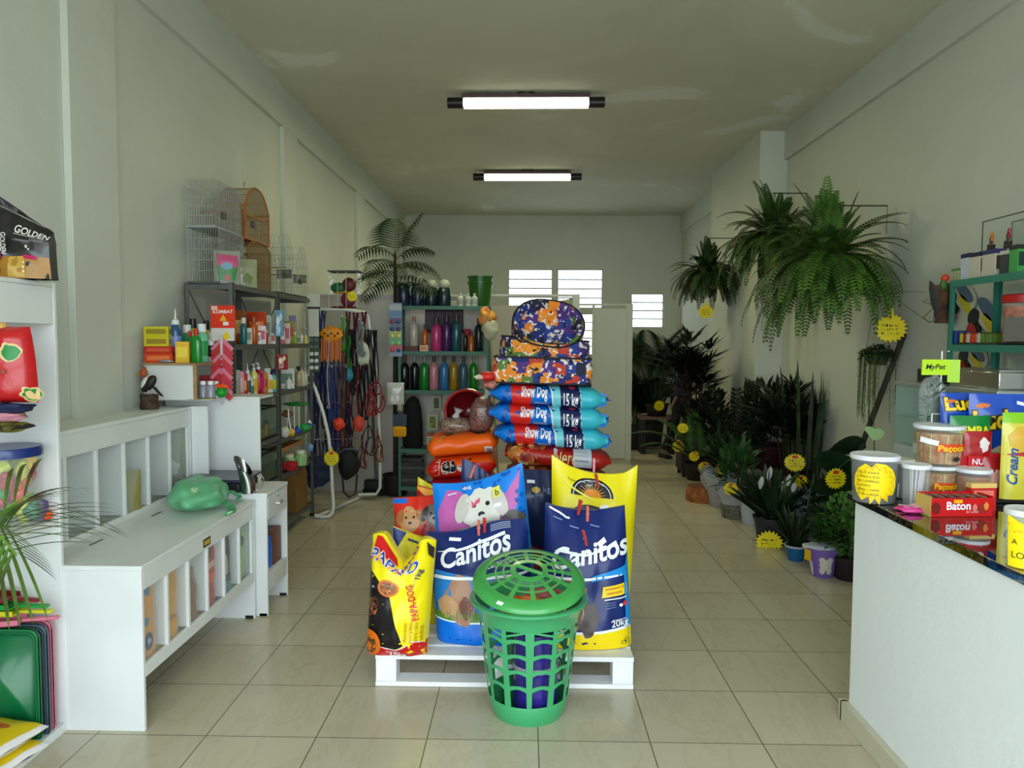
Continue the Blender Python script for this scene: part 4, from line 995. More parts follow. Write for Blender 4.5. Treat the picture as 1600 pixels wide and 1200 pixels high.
specs = [((226, 150, 14), d_lit, 'orange sack with blue marks in the first bin compartment', .43), ((230, 160, 12), lambda s: (s.poly([(.0, .8), (.2, .78), (.3, 1), (0, 1)], (60, 110, 150)), s.ell(.5, .3, .3, .03, (180, 110, 20), wob=.6)), 'orange sack with darker scribbles in the second bin compartment', .40),
         ((150, 96, 40), None, 'clear bag half full of brown kibble in the third bin compartment', .26), ((196, 26, 34), lambda s: (s.poly([(0, .5), (1, .55), (1, .62), (0, .58)], (236, 190, 160)), s.poly([(0, .3), (1, .4), (1, .5), (0, .45)], (240, 90, 20)), s.ell(.4, .75, .2, .1, (60, 40, 30))), 'red pet food bag in the fourth bin compartment', .41),
         ((46, 44, 66), lambda s: (s.poly([(0, .8), (1, .85), (1, .98), (0, .98)], (214, 60, 20)), s.poly([(.3, .82), (.8, .84), (.8, .94), (.3, .93)], (236, 190, 40)), s.poly([(0, 0), (1, 0), (1, .2), (0, .2)], (90, 150, 170)), s.line([(.4, .3), (.42, .55)], .02, (210, 210, 215))), 'dark and teal bag with red top in the fifth bin compartment', .41), ((150, 196, 60), lambda s: (s.ell(.4, .8, .2, .1, (60, 110, 40), wob=.5), s.ell(.4, .6, .2, .08, (50, 80, 30), wob=.5), s.poly([(0, 0), (1, 0), (1, .1), (0, .1)], (150, 150, 40))), 'lime green bag with leaf print in the last bin compartment', .41)]
for i, (c, dec, lb, h_) in enumerate(specs):
    small_bag('pet_food_bag', lb, 'pet food bag', (-1.622, (ys[i]+ys[i+1])/2-.012, .245), .165, h_, .09, c, dec, R(84), seed=i+1)
small_bag('pet_food_bag', 'pale greenish bag leaning in the last compartment of the upper bin', 'pet food bag', (-2.09, 4.32, .62), .17, .48, .08, (150, 160, 140), lambda s: (s.ell(.3, .8, .2, .1, (60, 90, 50), wob=.6), s.ell(.4, .5, .3, .1, (200, 206, 196), wob=.5), s.poly([(0, .1), (1, .1), (1, .3), (0, .28)], (96, 90, 100))), R(50), seed=8)
small_bag('grain_bag', 'yellowish bag of grain in the fourth compartment of the upper bin', 'bag', (-2.09, 3.80, .62), .18, .30, .08, (150, 140, 80), None, R(50), seed=4)
# carved bird
def bird(name, label, loc, s=1.0, rz=0, head=(170, 84, 50), body=(34, 28, 30), breast=(230, 225, 215), stump=(84, 62, 46), branch=False):
    t = T(name, label, 'figurine', loc, rz); t.scale = (s, s, s)
    obj('stump', MB().lathe([(.048, 0), (.052, .02), (.046, .05), (.05, .082), (.046, .088)], n=14, sx=1.05), M(stump, .8, c2=tuple(int(q*.6) for q in stump), scale=30, bump=.8), t)
    obj('body', MB().at((0, 0, .15), ry=.7).blob((0, 0, 0), (.032, .026, .06), 14), M(body, .5), t)
    obj('breast', MB().at((-.017, -.004, .155), ry=.5).blob((0, 0, 0), (.024, .022, .042), 12), M(breast, .5), t)
    obj('head', MB().blob((-.03, 0, .212), (.024, .022, .026), 12), M(head, .5), t)
    obj('crest', MB().tube([(-.03, 0, .22), (-.026, 0, .245), (-.03, 0, .255)], [.02, .012, .003], 8), M(head, .5), t)
    obj('beak', MB().tube([(-.05, 0, .212), (-.072, 0, .205), (-.08, 0, .198)], [.010, .006, .001], 8), M((200, 150, 60), .4), t)
    obj('tail', MB().tube([(.03, 0, .13), (.07, 0, .085), (.085, 0, .075)], [.016, .014, .004], 8, flat=.4), M(body, .5), t)
    for q in (-.008, .008): obj('foot', MB().tube([(.0, q, .115), (0, q*1.4, .088)], .003, 6), M((200, 190, 170), .5), t)
    return t
bird('bird_figurine', 'carved bird with rust red head on a bark stump, standing on the upper feed bin', (-2.165, 4.235, 1.205), .98, 0)
# ---------------------------------------------------------------- drawer cabinet and hutch
def cab():
    x0, x1, y0, y1 = -2.0, -1.49, 4.225, 4.60
    t = T('drawer_cabinet', 'small white cabinet with one drawer, at the far end of the low feed bin', 'cabinet', (x1, y0, 0)); o = (x1, y0)
    def B(nm, a, b, c, d, e, f, par=t, mt=PAINT, bv=.002): return obj(nm, MB().box(a-o[0], b-o[0], c-o[1], d-o[1], e, f), mt, par, bevel=bv)
    B('top_board', x0, x1+.003, y0, y1+.003, .702, .722); B('side_panel', x0, x1, y0, y0+.018, 0, .702); B('side_panel', x0, x1, y1-.018, y1, 0, .702); B('back_panel', x0, x0+.006, y0, y1, .14, .70)
    B('shelf', x0, x1-.02, y0+.018, y1-.018, .225, .243); B('bottom_rail', x1-.018, x1-.002, y0+.018, y1-.018, .14, .245)
    d = B('drawer', x1-.018, x1+.001, y0+.02, y1-.02, .565, .698)
    obj('handle', MB().tube([(.004, .15, .635), (.022, .155, .632), (.024, .19, .632), (.022, .225, .632), (.004, .23, .635)], .004, 8), CHROME, d); obj('lock', MB().tube([(0, .19, .672), (.006, .19, .672)], .007, 10), CHROME, d)
    for y in (y0, y1-.02): B('rubber_foot', x1-.05, x1-.005, y, y+.02, 0, .016, t, BLACK, 0)
    carton('tan cardboard box in the open bay of the drawer cabinet', (-1.62, 4.49, .243), (.20, .14, .21), (112, 66, 46), 0, name='cardboard_box')
    carton('thin pale yellow folder standing in the open bay of the drawer cabinet', (-1.57, 4.262, .243), (.14, .02, .22), (196, 186, 120), 0, cat='folder', name='folder')
    small_bag('plastic_bag', 'crinkled bright blue plastic bag in the open bay of the drawer cabinet', 'bag', (-1.548, 4.36, .243), .10, .19, .05, (30, 100, 200), None, R(70), seed=5)
    t = T('wire_hook', 'thin dark wire loop sticking up in the drawer cabinet bay', 'wire', (-1.57, 4.34, .243)); obj('loop', MB().tube([(0, -.02, 0), (0, -.02, .26), (0, 0, .285), (0, .02, .26), (0, .02, 0)], .003, 6), M((60, 60, 64), .4, .6), t)
cab()
t = T('hutch', 'tall white side hutch beside the scale, holding bottles on its top', 'cabinet', (-2.0, 4.62, 0))
obj('side_panel', MB().box(-.26, .335, 0, .018, 0, 1.235), PAINT, t, bevel=.002); obj('side_panel', MB().box(-.26, .12, .24, .258, 0, 1.235), PAINT, t, bevel=.002); obj('top_board', MB().box(-.26, .335, -.0, .26, 1.235, 1.25).box(-.26, .10, -.16, -.0, 1.235, 1.25), PAINT, t, bevel=.002)
t = T('wall_box', 'open fronted white box with raw wood edges under the sprays and cartons', 'shelf', (-2.0, 4.36, 1.25))
WD = M((176, 142, 96), .6, mottle=.3, scale=20)
obj('top_board', MB().box(-.26, .055, -.01, .56, .205, .219), WD, t); obj('near_panel', MB().box(-.26, .035, 0, .016, 0, .205), PAINT, t); obj('edge_strip', MB().box(.035, .055, 0, .016, 0, .205), WD, t)
obj('far_panel', MB().box(-.26, .05, .534, .55, 0, .205), PAINT, t); obj('back_panel', MB().box(-.26, -.25, .016, .534, 0, .205), PAINT, t)
# goods on the wall box, z 1.469
Z1 = 1.4695
def PXY(px, y): return XP(px, y)
G1 = None
carton('yellow matchbox carton lying on another, at the left end above the wall box', (-2.19, 4.42, Z1+.155), (.14, .10, .058), (206, 196, 30), .1, panel=(150, 136, 40))
carton('yellow matchbox carton just below the topmost one above the wall box', (-2.19, 4.42, Z1+.097), (.14, .10, .057), (206, 192, 24), .12, panel=(156, 130, 40))
carton('red carton in the middle of the carton pile above the wall box', (-2.18, 4.425, Z1+.055), (.16, .11, .041), (196, 44, 28), .08, panel=(214, 90, 60))
carton('orange red carton at the bottom of the pile above the wall box', (-2.18, 4.425, Z1), (.16, .11, .054), (214, 66, 22), .1, panel=(236, 120, 60))
o = T('blister_pack', 'crumpled silver foil pack in front of the orange cartons', 'packet', (XP(260, 4.38)+.0, 4.38, Z1)); obj('foil', MB().blob((0, 0, .010), (.05, .03, .011), 10, k=.5, seed=2), M((190, 194, 200), .3, .6, bump=.6), o, smooth=60)
bottle('white nozzle spray bottle with blue label above the wall box', (XP(276, 4.46), 4.46, Z1), .034, .32, (44, 84, 130), (225, 230, 230), 'dropper', lab=(120, 140, 200))
carton('yellow carton with cartoon ant print standing above the wall box', (XP(287, 4.40), 4.40, Z1), (.075, .05, .125), (226, 176, 16), .25, panel=(236, 206, 60))
bottle('green bottle with red cap, left of two, above the wall box', (XP(298, 4.48), 4.48, Z1), .024, .19, (20, 130, 50), (190, 24, 24), 'round', sq=.8)
bottle('large green bottle with white screw cap at the back above the wall box', (XP(294, 4.62), 4.62, Z1), .034, .23, (40, 150, 90), (225, 232, 228), 'cap')
bottle('green bottle with red cap and round logo, right of two, above the wall box', (XP(308, 4.42), 4.42, Z1), .032, .20, (18, 134, 44), (196, 26, 26), 'round', sq=.7)
bottle('pale mint bottle with white cap above the wall box', (XP(317, 4.56), 4.56, Z1), .034, .235, (110, 200, 160), (226, 232, 230), 'cap', lab=(40, 160, 90))
bottle('black capped yellow aerosol at the back above the wall box', (XP(303, 4.70), 4.70, Z1), .030, .27, (200, 170, 60), (30, 18, 20), 'cap')
bottle('white aerosol can lettered SB near the red cards', (XP(331, 4.67), 4.67, Z1), .022, .185, (224, 226, 224), (200, 205, 205), 'cap', lab=(30, 30, 34))
bottle('tall yellow aerosol with black cap next to the red cards', (XP(324, 4.80), 4.80, Z1), .026, .26, (206, 186, 30), (24, 18, 20), 'cap')
# goods inside wall box and on hutch top (z 1.25)
for k, (px, y, st, c, cp, r, h_, lb) in enumerate([(317, 4.5, 'cap', (150, 150, 160), (236, 238, 240), .026, .105, 'small grey labelled jar with white cap, left of the pair in the wall box'), (329, 4.5, 'cap', (156, 154, 166), (236, 238, 240), .026, .105, 'small grey labelled jar with white cap, right of the pair in the wall box'), (338, 4.56, 'cap', (214, 220, 220), (236, 238, 240), .022, .10, 'white pot behind the pair of grey jars in the wall box')]):
    bottle(lb, (XP(px, y), y, 1.251), r, h_, c, cp, st, name='jar', cat='jar')
o = T('pet_toy', 'green ball toy with orange leaves beside the grey jars', 'toy', (XP(346, 4.52), 4.52, 1.25)); obj('ball', MB().blob((0, 0, .035), .034, 12), M((14, 150, 40), .4), o); obj('leaves', MB().blob((0, 0, .075), (.035, .03, .018), 9, k=.8, seed=4), M((230, 80, 20), .5), o, smooth=60)
carton('red sachet box at the back of the wall box', (XP(326, 4.72), 4.72, 1.25), (.10, .05, .13), (176, 40, 34), .2)
o = T('leaflet', 'yellow and blue leaflet lying at the corner in front of the grey jars', 'leaflet', (XP(307, 4.42)+.04, 4.42, 1.2502), .3); obj('sheet', MB().box(-.08, .07, -.05, .05, 0, .004), M((196, 176, 50), .5, c2=(120, 120, 150), scale=14), o)
# price card display hanging from the rack post
def kombat():
    p = W(348, 500, 4.62); t = T('display_card', 'red and white hanging display card with rows of sachets under the cages', 'display', (p.x, 4.62, 1.52), R(-10))
    w_ = .165
    s = Sheet(w_, .22, lambda u, v, off: Vector(((u-.5)*w_*(1.05-.1*(1-v)), -off, .08+v*.22)))
    s.mats.append(PL((224, 58, 34), bump=0)); s.mb.box(-w_/2, w_/2, 0, .003, .08, .30); s.poly([(0, 0), (1, 0), (1, .36), (0, .36)], (214, 210, 205))
    s.text('KOMBAT', .10, .78, .020, (240, 235, 230), bold=.03, width=.135); s.poly([(.06, .88), (.3, .88), (.3, .98), (.06, .98)], (238, 200, 190)); s.poly([(.4, .56), (.66, .56), (.66, .6), (.53, .75), (.4, .6)], (240, 170, 40)); s.poly([(.52, .44), (.75, .44), (.75, .54), (.52, .54)], (235, 225, 220))
    s.poly([(.58, .02), (.82, .08), (.66, .30), (.5, .1)], (236, 206, 20)); obj('card', s.mb, s.mats, t, smooth='raw')
    for i in range(11):
        z = .05-.030*i
        for sx, c in ((-1, (196, 60, 60)), (1, (206, 70, 84))):
            obj('sachet', MB().at((sx*.035, -.01-.002*i, z), ry=sx*.75).box(-.045, .045, -.004, .004, -.017, .017), PL(c, bump=0) if i % 3 else PL((226, 130, 150), bump=0), t)
    obj('hanging_strip', MB().box(-.008, .008, -.02, -.018, -.32, .12), M((205, 205, 210), .4), t)
kombat()
# ---------------------------------------------------------------- grey metal racks on the left wall
MET = M((104, 106, 104), .45, .3, mottle=.15, scale=12)
def rack(label, y0, y1, levels, x0=XL+.045, x1=-1.93, H_=1.985, foot=True):
    t = T('metal_rack', label, 'shelf', (x1, y0, 0)); D = x1-x0; L_ = y1-y0
    for x in (-D, -.03):
        for y in (0, L_-.03):
            m = MB()
            m.box(x, x+.03, y if y == 0 else y+.027, y+.003 if y == 0 else y+.03, 0, H_).box((x if x < -.1 else x+.027), (x+.003 if x < -.1 else x+.03), y, y+.03, 0, H_)
            obj('post', m, MET, t)
    for z in levels: obj('shelf', MB().box(-D+.003, -.003, .004, L_-.004, z-.003, z).box(-.006, -.002, .004, L_-.004, z-.035, z).box(-D+.003, -.003, .004, .008, z-.035, z).box(-D+.003, -.003, L_-.008, L_-.004, z-.035, z), MET, t)
    m = MB()
    m.tube([(-D+.012, .02, 1.2), (-D+.012, L_-.02, 1.95)], .005, 4).tube([(-D+.012, .02, 1.95), (-D+.012, L_-.02, 1.2)], .005, 4)
    obj('cross_brace', m, MET, t)
    for y in (.0, L_-.03): obj('rubber_foot', MB().box(-.035, .003, y-.003, y+.034, 0, .022), BLACK, t)
    return t
rack('nearer grey metal rack on the left wall holding the stacked cages', 4.90, 5.80, (.26, .53, .86, 1.20, 1.575, 1.975))
rack('farther grey metal rack on the left wall beside the leash stand', 5.81, 6.72, (.13, .53, .82, 1.20, 1.575, 1.975))
# cages
WIRE = M((188, 192, 190), .35, .6); BWIRE = M((150, 120, 76), .5, .3); WOODC = M((190, 104, 44), .55, mottle=.3, scale=20)
def cage(label, x0, x1, y0, y1, z0, z1, wire, frame=None, arch=0, tray=None, gap=.016, hook=False, perch=True, wr=.0013):
    t = T('bird_cage', label, 'cage', ((x0+x1)/2, (y0+y1)/2, z0)); w_, d_, h_ = (x1-x0)/2, (y1-y0)/2, z1-z0
    def top(y):   # y in -d..d
        return h_ if not arch else h_-arch*(abs(y)/d_)**2.4
    m = MB()
    nx = max(3, int(2*w_/gap)); ny = max(3, int(2*d_/gap))
    for i in range(nx+1):
        x = -w_+2*w_*i/nx
        pts = [(x, -d_, .02)]+[(x, -d_+2*d_*k/10, top(-d_+2*d_*k/10)) for k in range(11)]+[(x, d_, .02)]
        m.tube(pts, wr, 4, cap=False)
    for i in range(1, ny):
        y = -d_+2*d_*i/ny
        for x in (-w_, w_): m.tube([(x, y, .02), (x, y, top(y))], wr, 4, cap=False)
    for k in range(1, 5):
        z = .02+(h_-.02)*k/5
        yy = d_ if not arch else d_*min(1, (max(0, (h_-z))/arch)**(1/2.4)) if z > h_-arch else d_
        m.tube([(-w_, -yy, z), (w_, -yy, z), (w_, yy, z), (-w_, yy, z)], wr*1.2, 4, closed=True)
    obj('wire_bars', m, wire, t)
    fr = frame or wire
    if frame:
        f = MB(); s_ = .009
        for x in (-w_, w_):
            f.tube([(x, -d_, 0)]+[(x, -d_+2*d_*k/12, top(-d_+2*d_*k/12)) for k in range(13)]+[(x, d_, 0)], s_*.8, 4)
            f.box(x-s_/2, x+s_/2, -d_, d_, h_*.45, h_*.45+.008)
        for y in (-d_, d_): f.box(-w_, w_, y-s_/2, y+s_/2, top(y)-.012, top(y)); f.box(-w_, w_, y-s_/2, y+s_/2, h_*.5, h_*.5+.007)
        obj('frame', f, frame, t)
    obj('base_tray', MB().box(-w_-.003, w_+.003, -d_-.003, d_+.003, 0, .018), tray or M((120, 126, 126), .4), t, bevel=.003)
    if perch: obj('perch', MB().tube([(-w_, 0, h_*.45), (w_, 0, h_*.45)], .005, 6), M((160, 120, 80), .6), t); obj('feeder', MB().cbox((w_+.012, -d_*.5, h_*.3), (.022, .05, .04)), M((70, 72, 66), .5), t)
    if hook: obj('hook', MB().tube([(0, 0, h_), (0, 0, h_+.04), (0, .015, h_+.06), (0, .03, h_+.045), (0, .025, h_+.03)], .002, 6), wire, t)
    return t
zz = 1.9755
cage('lower white wire cage at the near end of the rack top', -2.245, -2.035, 4.93, 5.38, zz, 2.345, WIRE, tray=M((86, 92, 92), .4))
cage('upper white wire cage stacked on another at the near end', -2.245, -2.055, 4.93, 5.38, 2.346, 2.665, WIRE, tray=M((150, 158, 158), .4))
cage('arched orange framed wooden cage on top of the cage stack', -2.24, -2.04, 5.42, 5.92, 2.34, 2.745, BWIRE, WOODC, arch=.16, gap=.013, hook=True, tray=WOODC, wr=.0017)
cage('brown wooden cage directly under the arched orange one', -2.24, -2.02, 5.42, 5.88, zz, 2.338, BWIRE, M((128, 96, 54), .6), arch=.05, gap=.013, tray=M((110, 84, 50), .6), wr=.0019)
cage('round topped silver wire cage, nearer one on the far rack', -2.24, -1.97, 5.95, 6.32, zz, 2.48, WIRE, arch=.22, gap=.03, tray=M((40, 40, 42), .5))
cage('round topped silver wire cage, farther one on the far rack', -2.24, -1.96, 6.34, 6.70, zz, 2.42, WIRE, arch=.22, gap=.03, tray=M((40, 40, 42), .5))
for k, (px, py) in enumerate([(444, 428), (468, 436)]):
    q = W(px, py, 6.1 if k == 0 else 6.5); o = T('feeder_grille', ['slatted dark feeder plate on the nearer round cage', 'slatted dark feeder plate on the farther round cage'][k], 'feeder', (q.x, q.y, q.z)); m = MB()
    for i in range(10): m.box(-.055+.012*i, -.049+.012*i, -.003, .003, -.03, .03)
    m.box(-.06, .064, -.002, .002, .028, .034).box(-.06, .064, -.002, .002, -.034, -.028); obj('slats', m, M((40, 42, 40), .5), o)
def d_seed(s): s.poly([(.1, .55), (.9, .5), (.9, .85), (.1, .9)], (196, 80, 120)); s.poly([(.2, .1), (.8, .1), (.9, .5), (.1, .55)], (60, 130, 60)); s.ell(.5, .55, .2, .1, (90, 150, 180), wob=.5); s.ell(.5, .2, .1, .1, (190, 60, 60), wob=.5)
small_bag('seed_bag', 'clear seed bag with pink and green print leaning on the lower white cage', 'bag', (-2.0, 4.98, zz), .17, .225, .05, (150, 154, 140), d_seed, R(24), seed=3)
small_bag('seed_bag', 'pale green seed bag leaning beside the pink printed one', 'bag', (-1.985, 5.25, zz), .17, .20, .05, (160, 164, 130), lambda s: (s.ell(.6, .3, .2, .2, (110, 130, 60), wob=.5)), R(30), seed=4)
small_bag('seed_bag', 'tan seed bag tucked behind the pink printed one', 'bag', (-2.01, 5.10, zz), .10, .16, .04, (150, 120, 90), None, R(20), seed=5)
# goods on the racks. rows: (rack level z, list of (px, y, kind, colour, cap, r, h))
cs_names = {}
def cname(c):
    r, g, b = c; mx, mn = max(c), min(c)
    if mx-mn < 30: return 'white' if mx > 200 else ('light grey' if mx > 150 else ('grey' if mx > 90 else 'black'))
    if r > 180 and g > 150 and b < 120: return 'yellow'
    if r > 170 and 80 < g <= 150 and b < 100: return 'orange'
    if r > 150 and b > 110 and g < 150: return 'pink'
    if r >= g and r >= b: return 'red' if g < 90 else 'tan'
    if g >= r and g >= b: return 'green'
    return 'blue' if r < 110 else 'purple'
def ordn(i): return ['first', 'second', 'third', 'fourth', 'fifth', 'sixth', 'seventh', 'eighth', 'ninth', 'tenth', 'eleventh', 'twelfth', 'thirteenth', 'fourteenth'][i]
def stock(where, z, items, group):
    for i, it in enumerate(items):
        px, y, kind, c, cp, r, h_ = it[:7]; lab = it[7] if len(it) > 7 else None
        lim = 1.935+r+.01; x_ = XP(px, y)
        if x_ > -lim: y = y*lim/abs(x_)
        loc = (XP(px, y), y, z+.0005)
        lb = '%s %s, %s from the left on %s' % (cname(c), {'box': 'carton', 'tube': 'tube', 'card': 'card pack'}.get(kind, 'bottle'), ordn(i), where)
        if kind == 'box': carton(lb, loc, (r*2, r*1.4, h_), c, .35, panel=cp, group=group)
        elif kind == 'bag': small_bag('seed_bag', lb.replace('bottle', 'packet'), 'bag', loc, r*2, h_, r, c, (lambda s, cp=cp: s.poly([(.15, .3), (.85, .3), (.85, .7), (.15, .7)], cp)), .4, group, seed=i)
        else: bottle(lb, loc, r, h_, c, cp, kind, lab=lab, group=group)
w_ = (226, 230, 226)
stock('the upper shelf of the nearer rack', 1.5755, [
 (366, 5.45, 'bag', (150, 84, 30), (200, 150, 60), .08, .25), (382, 5.0, 'cap', (20, 110, 120), w_, .022, .185), (386, 4.97, 'box', (196, 196, 176), (130, 116, 90), .04, .115), (402, 5.5, 'bag', (190, 60, 24), (220, 120, 40), .07, .24),
 (398, 5.28, 'cap', (196, 90, 24), (170, 70, 20), .028, .20), (402, 5.05, 'box', w_, (120, 130, 190), .030, .085), (409, 5.18, 'box', (226, 220, 214), (196, 60, 60), .034, .135), (415, 5.40, 'box', (150, 156, 130), (80, 84, 60), .045, .22),
 (416, 5.25, 'cap', (200, 40, 40), (230, 220, 220), .018, .11), (421, 5.38, 'round', w_, (200, 60, 60), .014, .09), (427, 5.5, 'box', (216, 210, 200), (190, 60, 60), .022, .085), (433, 5.62, 'box', (200, 50, 50), w_, .022, .08)], 'goods on the racks')
stock('the middle shelf of the nearer rack', 1.2005, [
 (367, 4.97, 'bag', (176, 168, 156), (150, 150, 140), .035, .20), (374, 5.02, 'box', (226, 130, 150), (236, 180, 190), .030, .19), (380, 5.10, 'bag', (196, 30, 40), (226, 180, 60), .03, .17), (387, 5.18, 'dropper', (220, 224, 222), w_, .022, .24, (70, 90, 90)),
 (392, 5.25, 'cap', w_, (206, 210, 206), .020, .14, (96, 120, 110)), (397, 5.30, 'pump', (228, 222, 120), w_, .026, .25, (216, 180, 40)), (404, 5.40, 'pump', (176, 14, 70), w_, .034, .255, (206, 30, 90)), (413, 5.48, 'bag', (200, 120, 40), (170, 40, 40), .028, .16),
 (419, 5.52, 'spray', w_, w_, .036, .20, (226, 180, 60)), (427, 5.62, 'spray', (120, 190, 170), (30, 40, 80), .030, .19, (200, 200, 60)), (432, 5.68, 'bag', (60, 60, 110), (200, 200, 60), .026, .15)], 'goods on the racks')
stock('the upper shelf of the farther rack', 1.5755, [
 (441, 5.95, 'box', (200, 60, 60), w_, .03, .14), (447, 6.0, 'box', (220, 190, 180), (180, 60, 60), .035, .17), (453, 6.1, 'bag', (150, 140, 60), (200, 60, 60), .04, .19), (458, 6.35, 'box', (96, 84, 130), (190, 120, 130), .03, .24), (450, 5.88, 'cap', (40, 50, 120), w_, .02, .085),
 (460, 6.2, 'cap', (120, 170, 80), w_, .026, .10), (466, 6.3, 'box', (176, 150, 60), (60, 90, 50), .024, .07), (472, 6.4, 'round', (226, 216, 210), (200, 160, 160), .014, .10), (478, 6.5, 'cap', (206, 196, 90), (226, 222, 160), .018, .075)], 'goods on the racks')
stock('the middle shelf of the farther rack', 1.2005, [
 (446, 6.0, 'box', (200, 204, 190), (60, 110, 70), .07, .17), (451, 5.93, 'round', (216, 216, 210), (180, 176, 170), .026, .10), (467, 6.25, 'spray', (176, 160, 120), (26, 30, 30), .030, .19), (472, 6.45, 'dropper', (200, 202, 180), (200, 204, 196), .025, .17), (477, 6.5, 'dropper', (196, 198, 176), (190, 194, 180), .022, .15), (485, 6.55, 'cap', w_, w_, .030, .14, (110, 130, 110))], 'goods on the racks')
# hanging clip packs on the middle post
for k, (px, py, y, w0, h_, c, c2, lb) in enumerate([(437, 505, 5.72, .07, .20, (110, 150, 176), (200, 210, 215), 'light blue hanging blister strip on the rack middle post'), (441, 566, 5.72, .085, .12, (150, 44, 40), (226, 210, 170), 'red hanging packet with white bulbs on the rack middle post')]):
    q = W(px, py, y); small_bag('hanging_packet', lb, 'packet', (-1.90, y+.06*k, q.z-h_/2), w0, h_, .03, c, (lambda s, c2=c2: (s.ell(.35, .6, .18, .2, c2, wob=.3), s.ell(.65, .75, .14, .15, c2, wob=.3))), .5, seed=k)
t = T('battery_strip', 'white hanging cardboard strip with pairs of round batteries on the far rack post', 'display', (-1.90, 6.66, 1.32), .1)
obj('card', MB().box(-.045, .045, 0, .004, 0, .58).box(-.055, .055, -.001, .005, .58, .70), M((196, 196, 178), .6), t); obj('dark_band', MB().box(-.058, .058, -.003, .006, .565, .585), M((40, 24, 30), .6), t); obj('backing', MB().box(-.04, .045, -.002, 0, .0, .32), M((46, 60, 46), .6), t)
for i in range(5):
    for x in (-.02, .022): obj('battery', MB().at((x, -.002, .04+.062*i), rx=R(90)).lathe([(.017, 0), (.019, .004), (.017, .008)], n=14), M((206, 210, 196) if i < 3 else (70, 96, 70), .3), t)
# aquariums and tank on lower shelves of nearer rack
def tank(label, x0, x1, y0, y1, z0, z1, c=(120, 140, 120), frame=BLACK):
    t = T('glass_tank', label, 'aquarium', (x1, y0, z0)); X, Y, H_ = x1-x0, y1-y0, z1-z0
    g = GLASS(.20, c)
    for a in ((-X, -X+.004, 0, Y), (-.004, 0, 0, Y), (-X, 0, 0, .004), (-X, 0, Y-.004, Y)): obj('glass_pane', MB().box(a[0], a[1], a[2], a[3], .01, H_-.01), g, t)
    m = MB()
    for z in (0, H_-.012):
        m.box(-X-.002, .002, -.002, .012, z, z+.012).box(-X-.002, .002, Y-.012, Y+.002, z, z+.012).box(-X-.002, -X+.012, 0, Y, z, z+.012).box(-.012, .002, 0, Y, z, z+.012)
    m.box(-X, 0, 0, Y, 0, .004); obj('frame', m, frame, t)
    return t
tank('upper glass tank on the nearer rack beside the white hutch', -2.22, -1.945, 4.99, 5.76, .861, 1.10, (120, 150, 130))
tank('lower glass tank on the nearer rack with gravel inside', -2.22, -1.945, 4.95, 5.74, .531, .76, (120, 140, 120))
o = T('gravel', 'greenish gravel filling the bottom of the lower glass tank', 'gravel', (-2.08, 5.35, .537)); o['kind'] = 'stuff'; obj('gravel_bed', MB().box(-.125, .125, -.38, .38, 0, .05), M((110, 112, 72), .8, c2=(50, 52, 34), scale=60, bump=1, bscale=80), o)
for k, (px, y, c, r, h_, lb) in enumerate([(408, 5.25, (30, 90, 80), .04, .13, 'dark teal bottle standing in the upper tank'), (418, 5.42, (120, 126, 50), .05, .09, 'olive yellow packet standing in the upper tank'), (428, 5.6, (150, 80, 30), .03, .12, 'amber bottle at the far side of the upper tank')]): bottle(lb, (-2.0, 5.42+.13*k, .866), r*.8, h_, c, (30, 40, 36), 'cap')
bottle('tall turquoise spray bottle with orange trigger beside the white hutch', (-1.855, 4.80, .725-.0), .045, .44, (20, 150, 160), (206, 120, 50), 'spray')
carton('dark blue box lying between the spray bottle and the tank', (-1.90, 4.72, .545), (.12, .16, .10), (36, 30, 70), 0)
o = T('side_table', 'low white side board under the turquoise bottle behind the drawer cabinet', 'shelf', (-1.86, 4.76, 0)); obj('board', MB().box(-.09, .10, -.10, .10, .705, .722), PAINT, o); obj('leg', MB().box(-.09, .10, .082, .10, 0, .705), PAINT, o)
# toys on the farther rack lower shelves
def toy(label, px, y, z, parts, group=None):
    t = T('pet_toy', label, 'toy', (XP(px, y), y, z), 0, group)
    for nm, c, kind, a in parts:
        m = MB()
        if kind == 'blob': m.blob(a[0], a[1], 10, k=.3, seed=px)
        elif kind == 'tube': m.tube(a[0], a[1], 8)
        elif kind == 'star': m.prism(burst(0, 0, a[0], a[0], 5, .5), .02, axis='y')
        obj(nm, m, M(c, .4, coat=.3), t, smooth=60)
    return t
toy('white ribbed toy block on the toy shelf of the farther rack', 443, 5.95, .8205, [('body', (206, 206, 190), 'blob', ((0, 0, .045), (.05, .04, .045)))])
toy('yellow flower shaped toy with white stick on the toy shelf', 454, 6.05, .8205, [('flower', (226, 180, 20), 'blob', ((0, 0, .03), (.035, .03, .032))), ('stick', (230, 230, 226), 'tube', ([(0, 0, .04), (-.02, 0, .15), (-.02, 0, .22)], .006))])
toy('blue base toy with two white sticks and green palm top on the toy shelf', 463, 6.2, .8205, [('base', (40, 70, 190), 'blob', ((0, 0, .025), (.04, .035, .026))), ('stick', (230, 230, 226), 'tube', ([(-.02, 0, .03), (-.02, 0, .24)], .005)), ('stick', (190, 220, 214), 'tube', ([(.02, 0, .03), (.02, 0, .24)], .005)), ('leaf_top', (20, 120, 50), 'blob', ((0, 0, .25), (.11, .07, .018)))])
toy('brown spotted toy on thin stick on the toy shelf', 448, 6.15, .8205, [('stick', (226, 226, 220), 'tube', ([(0, 0, 0), (0, 0, .14)], .004)), ('head', (130, 90, 50), 'blob', ((0, 0, .17), (.045, .03, .03)))])
toy('green and blue fish shaped toy on the toy shelf', 474, 6.35, .8205, [('body', (30, 150, 60), 'blob', ((0, 0, .035), (.06, .04, .035))), ('fin', (30, 60, 140), 'blob', ((.04, .02, .05), (.04, .02, .02)))])
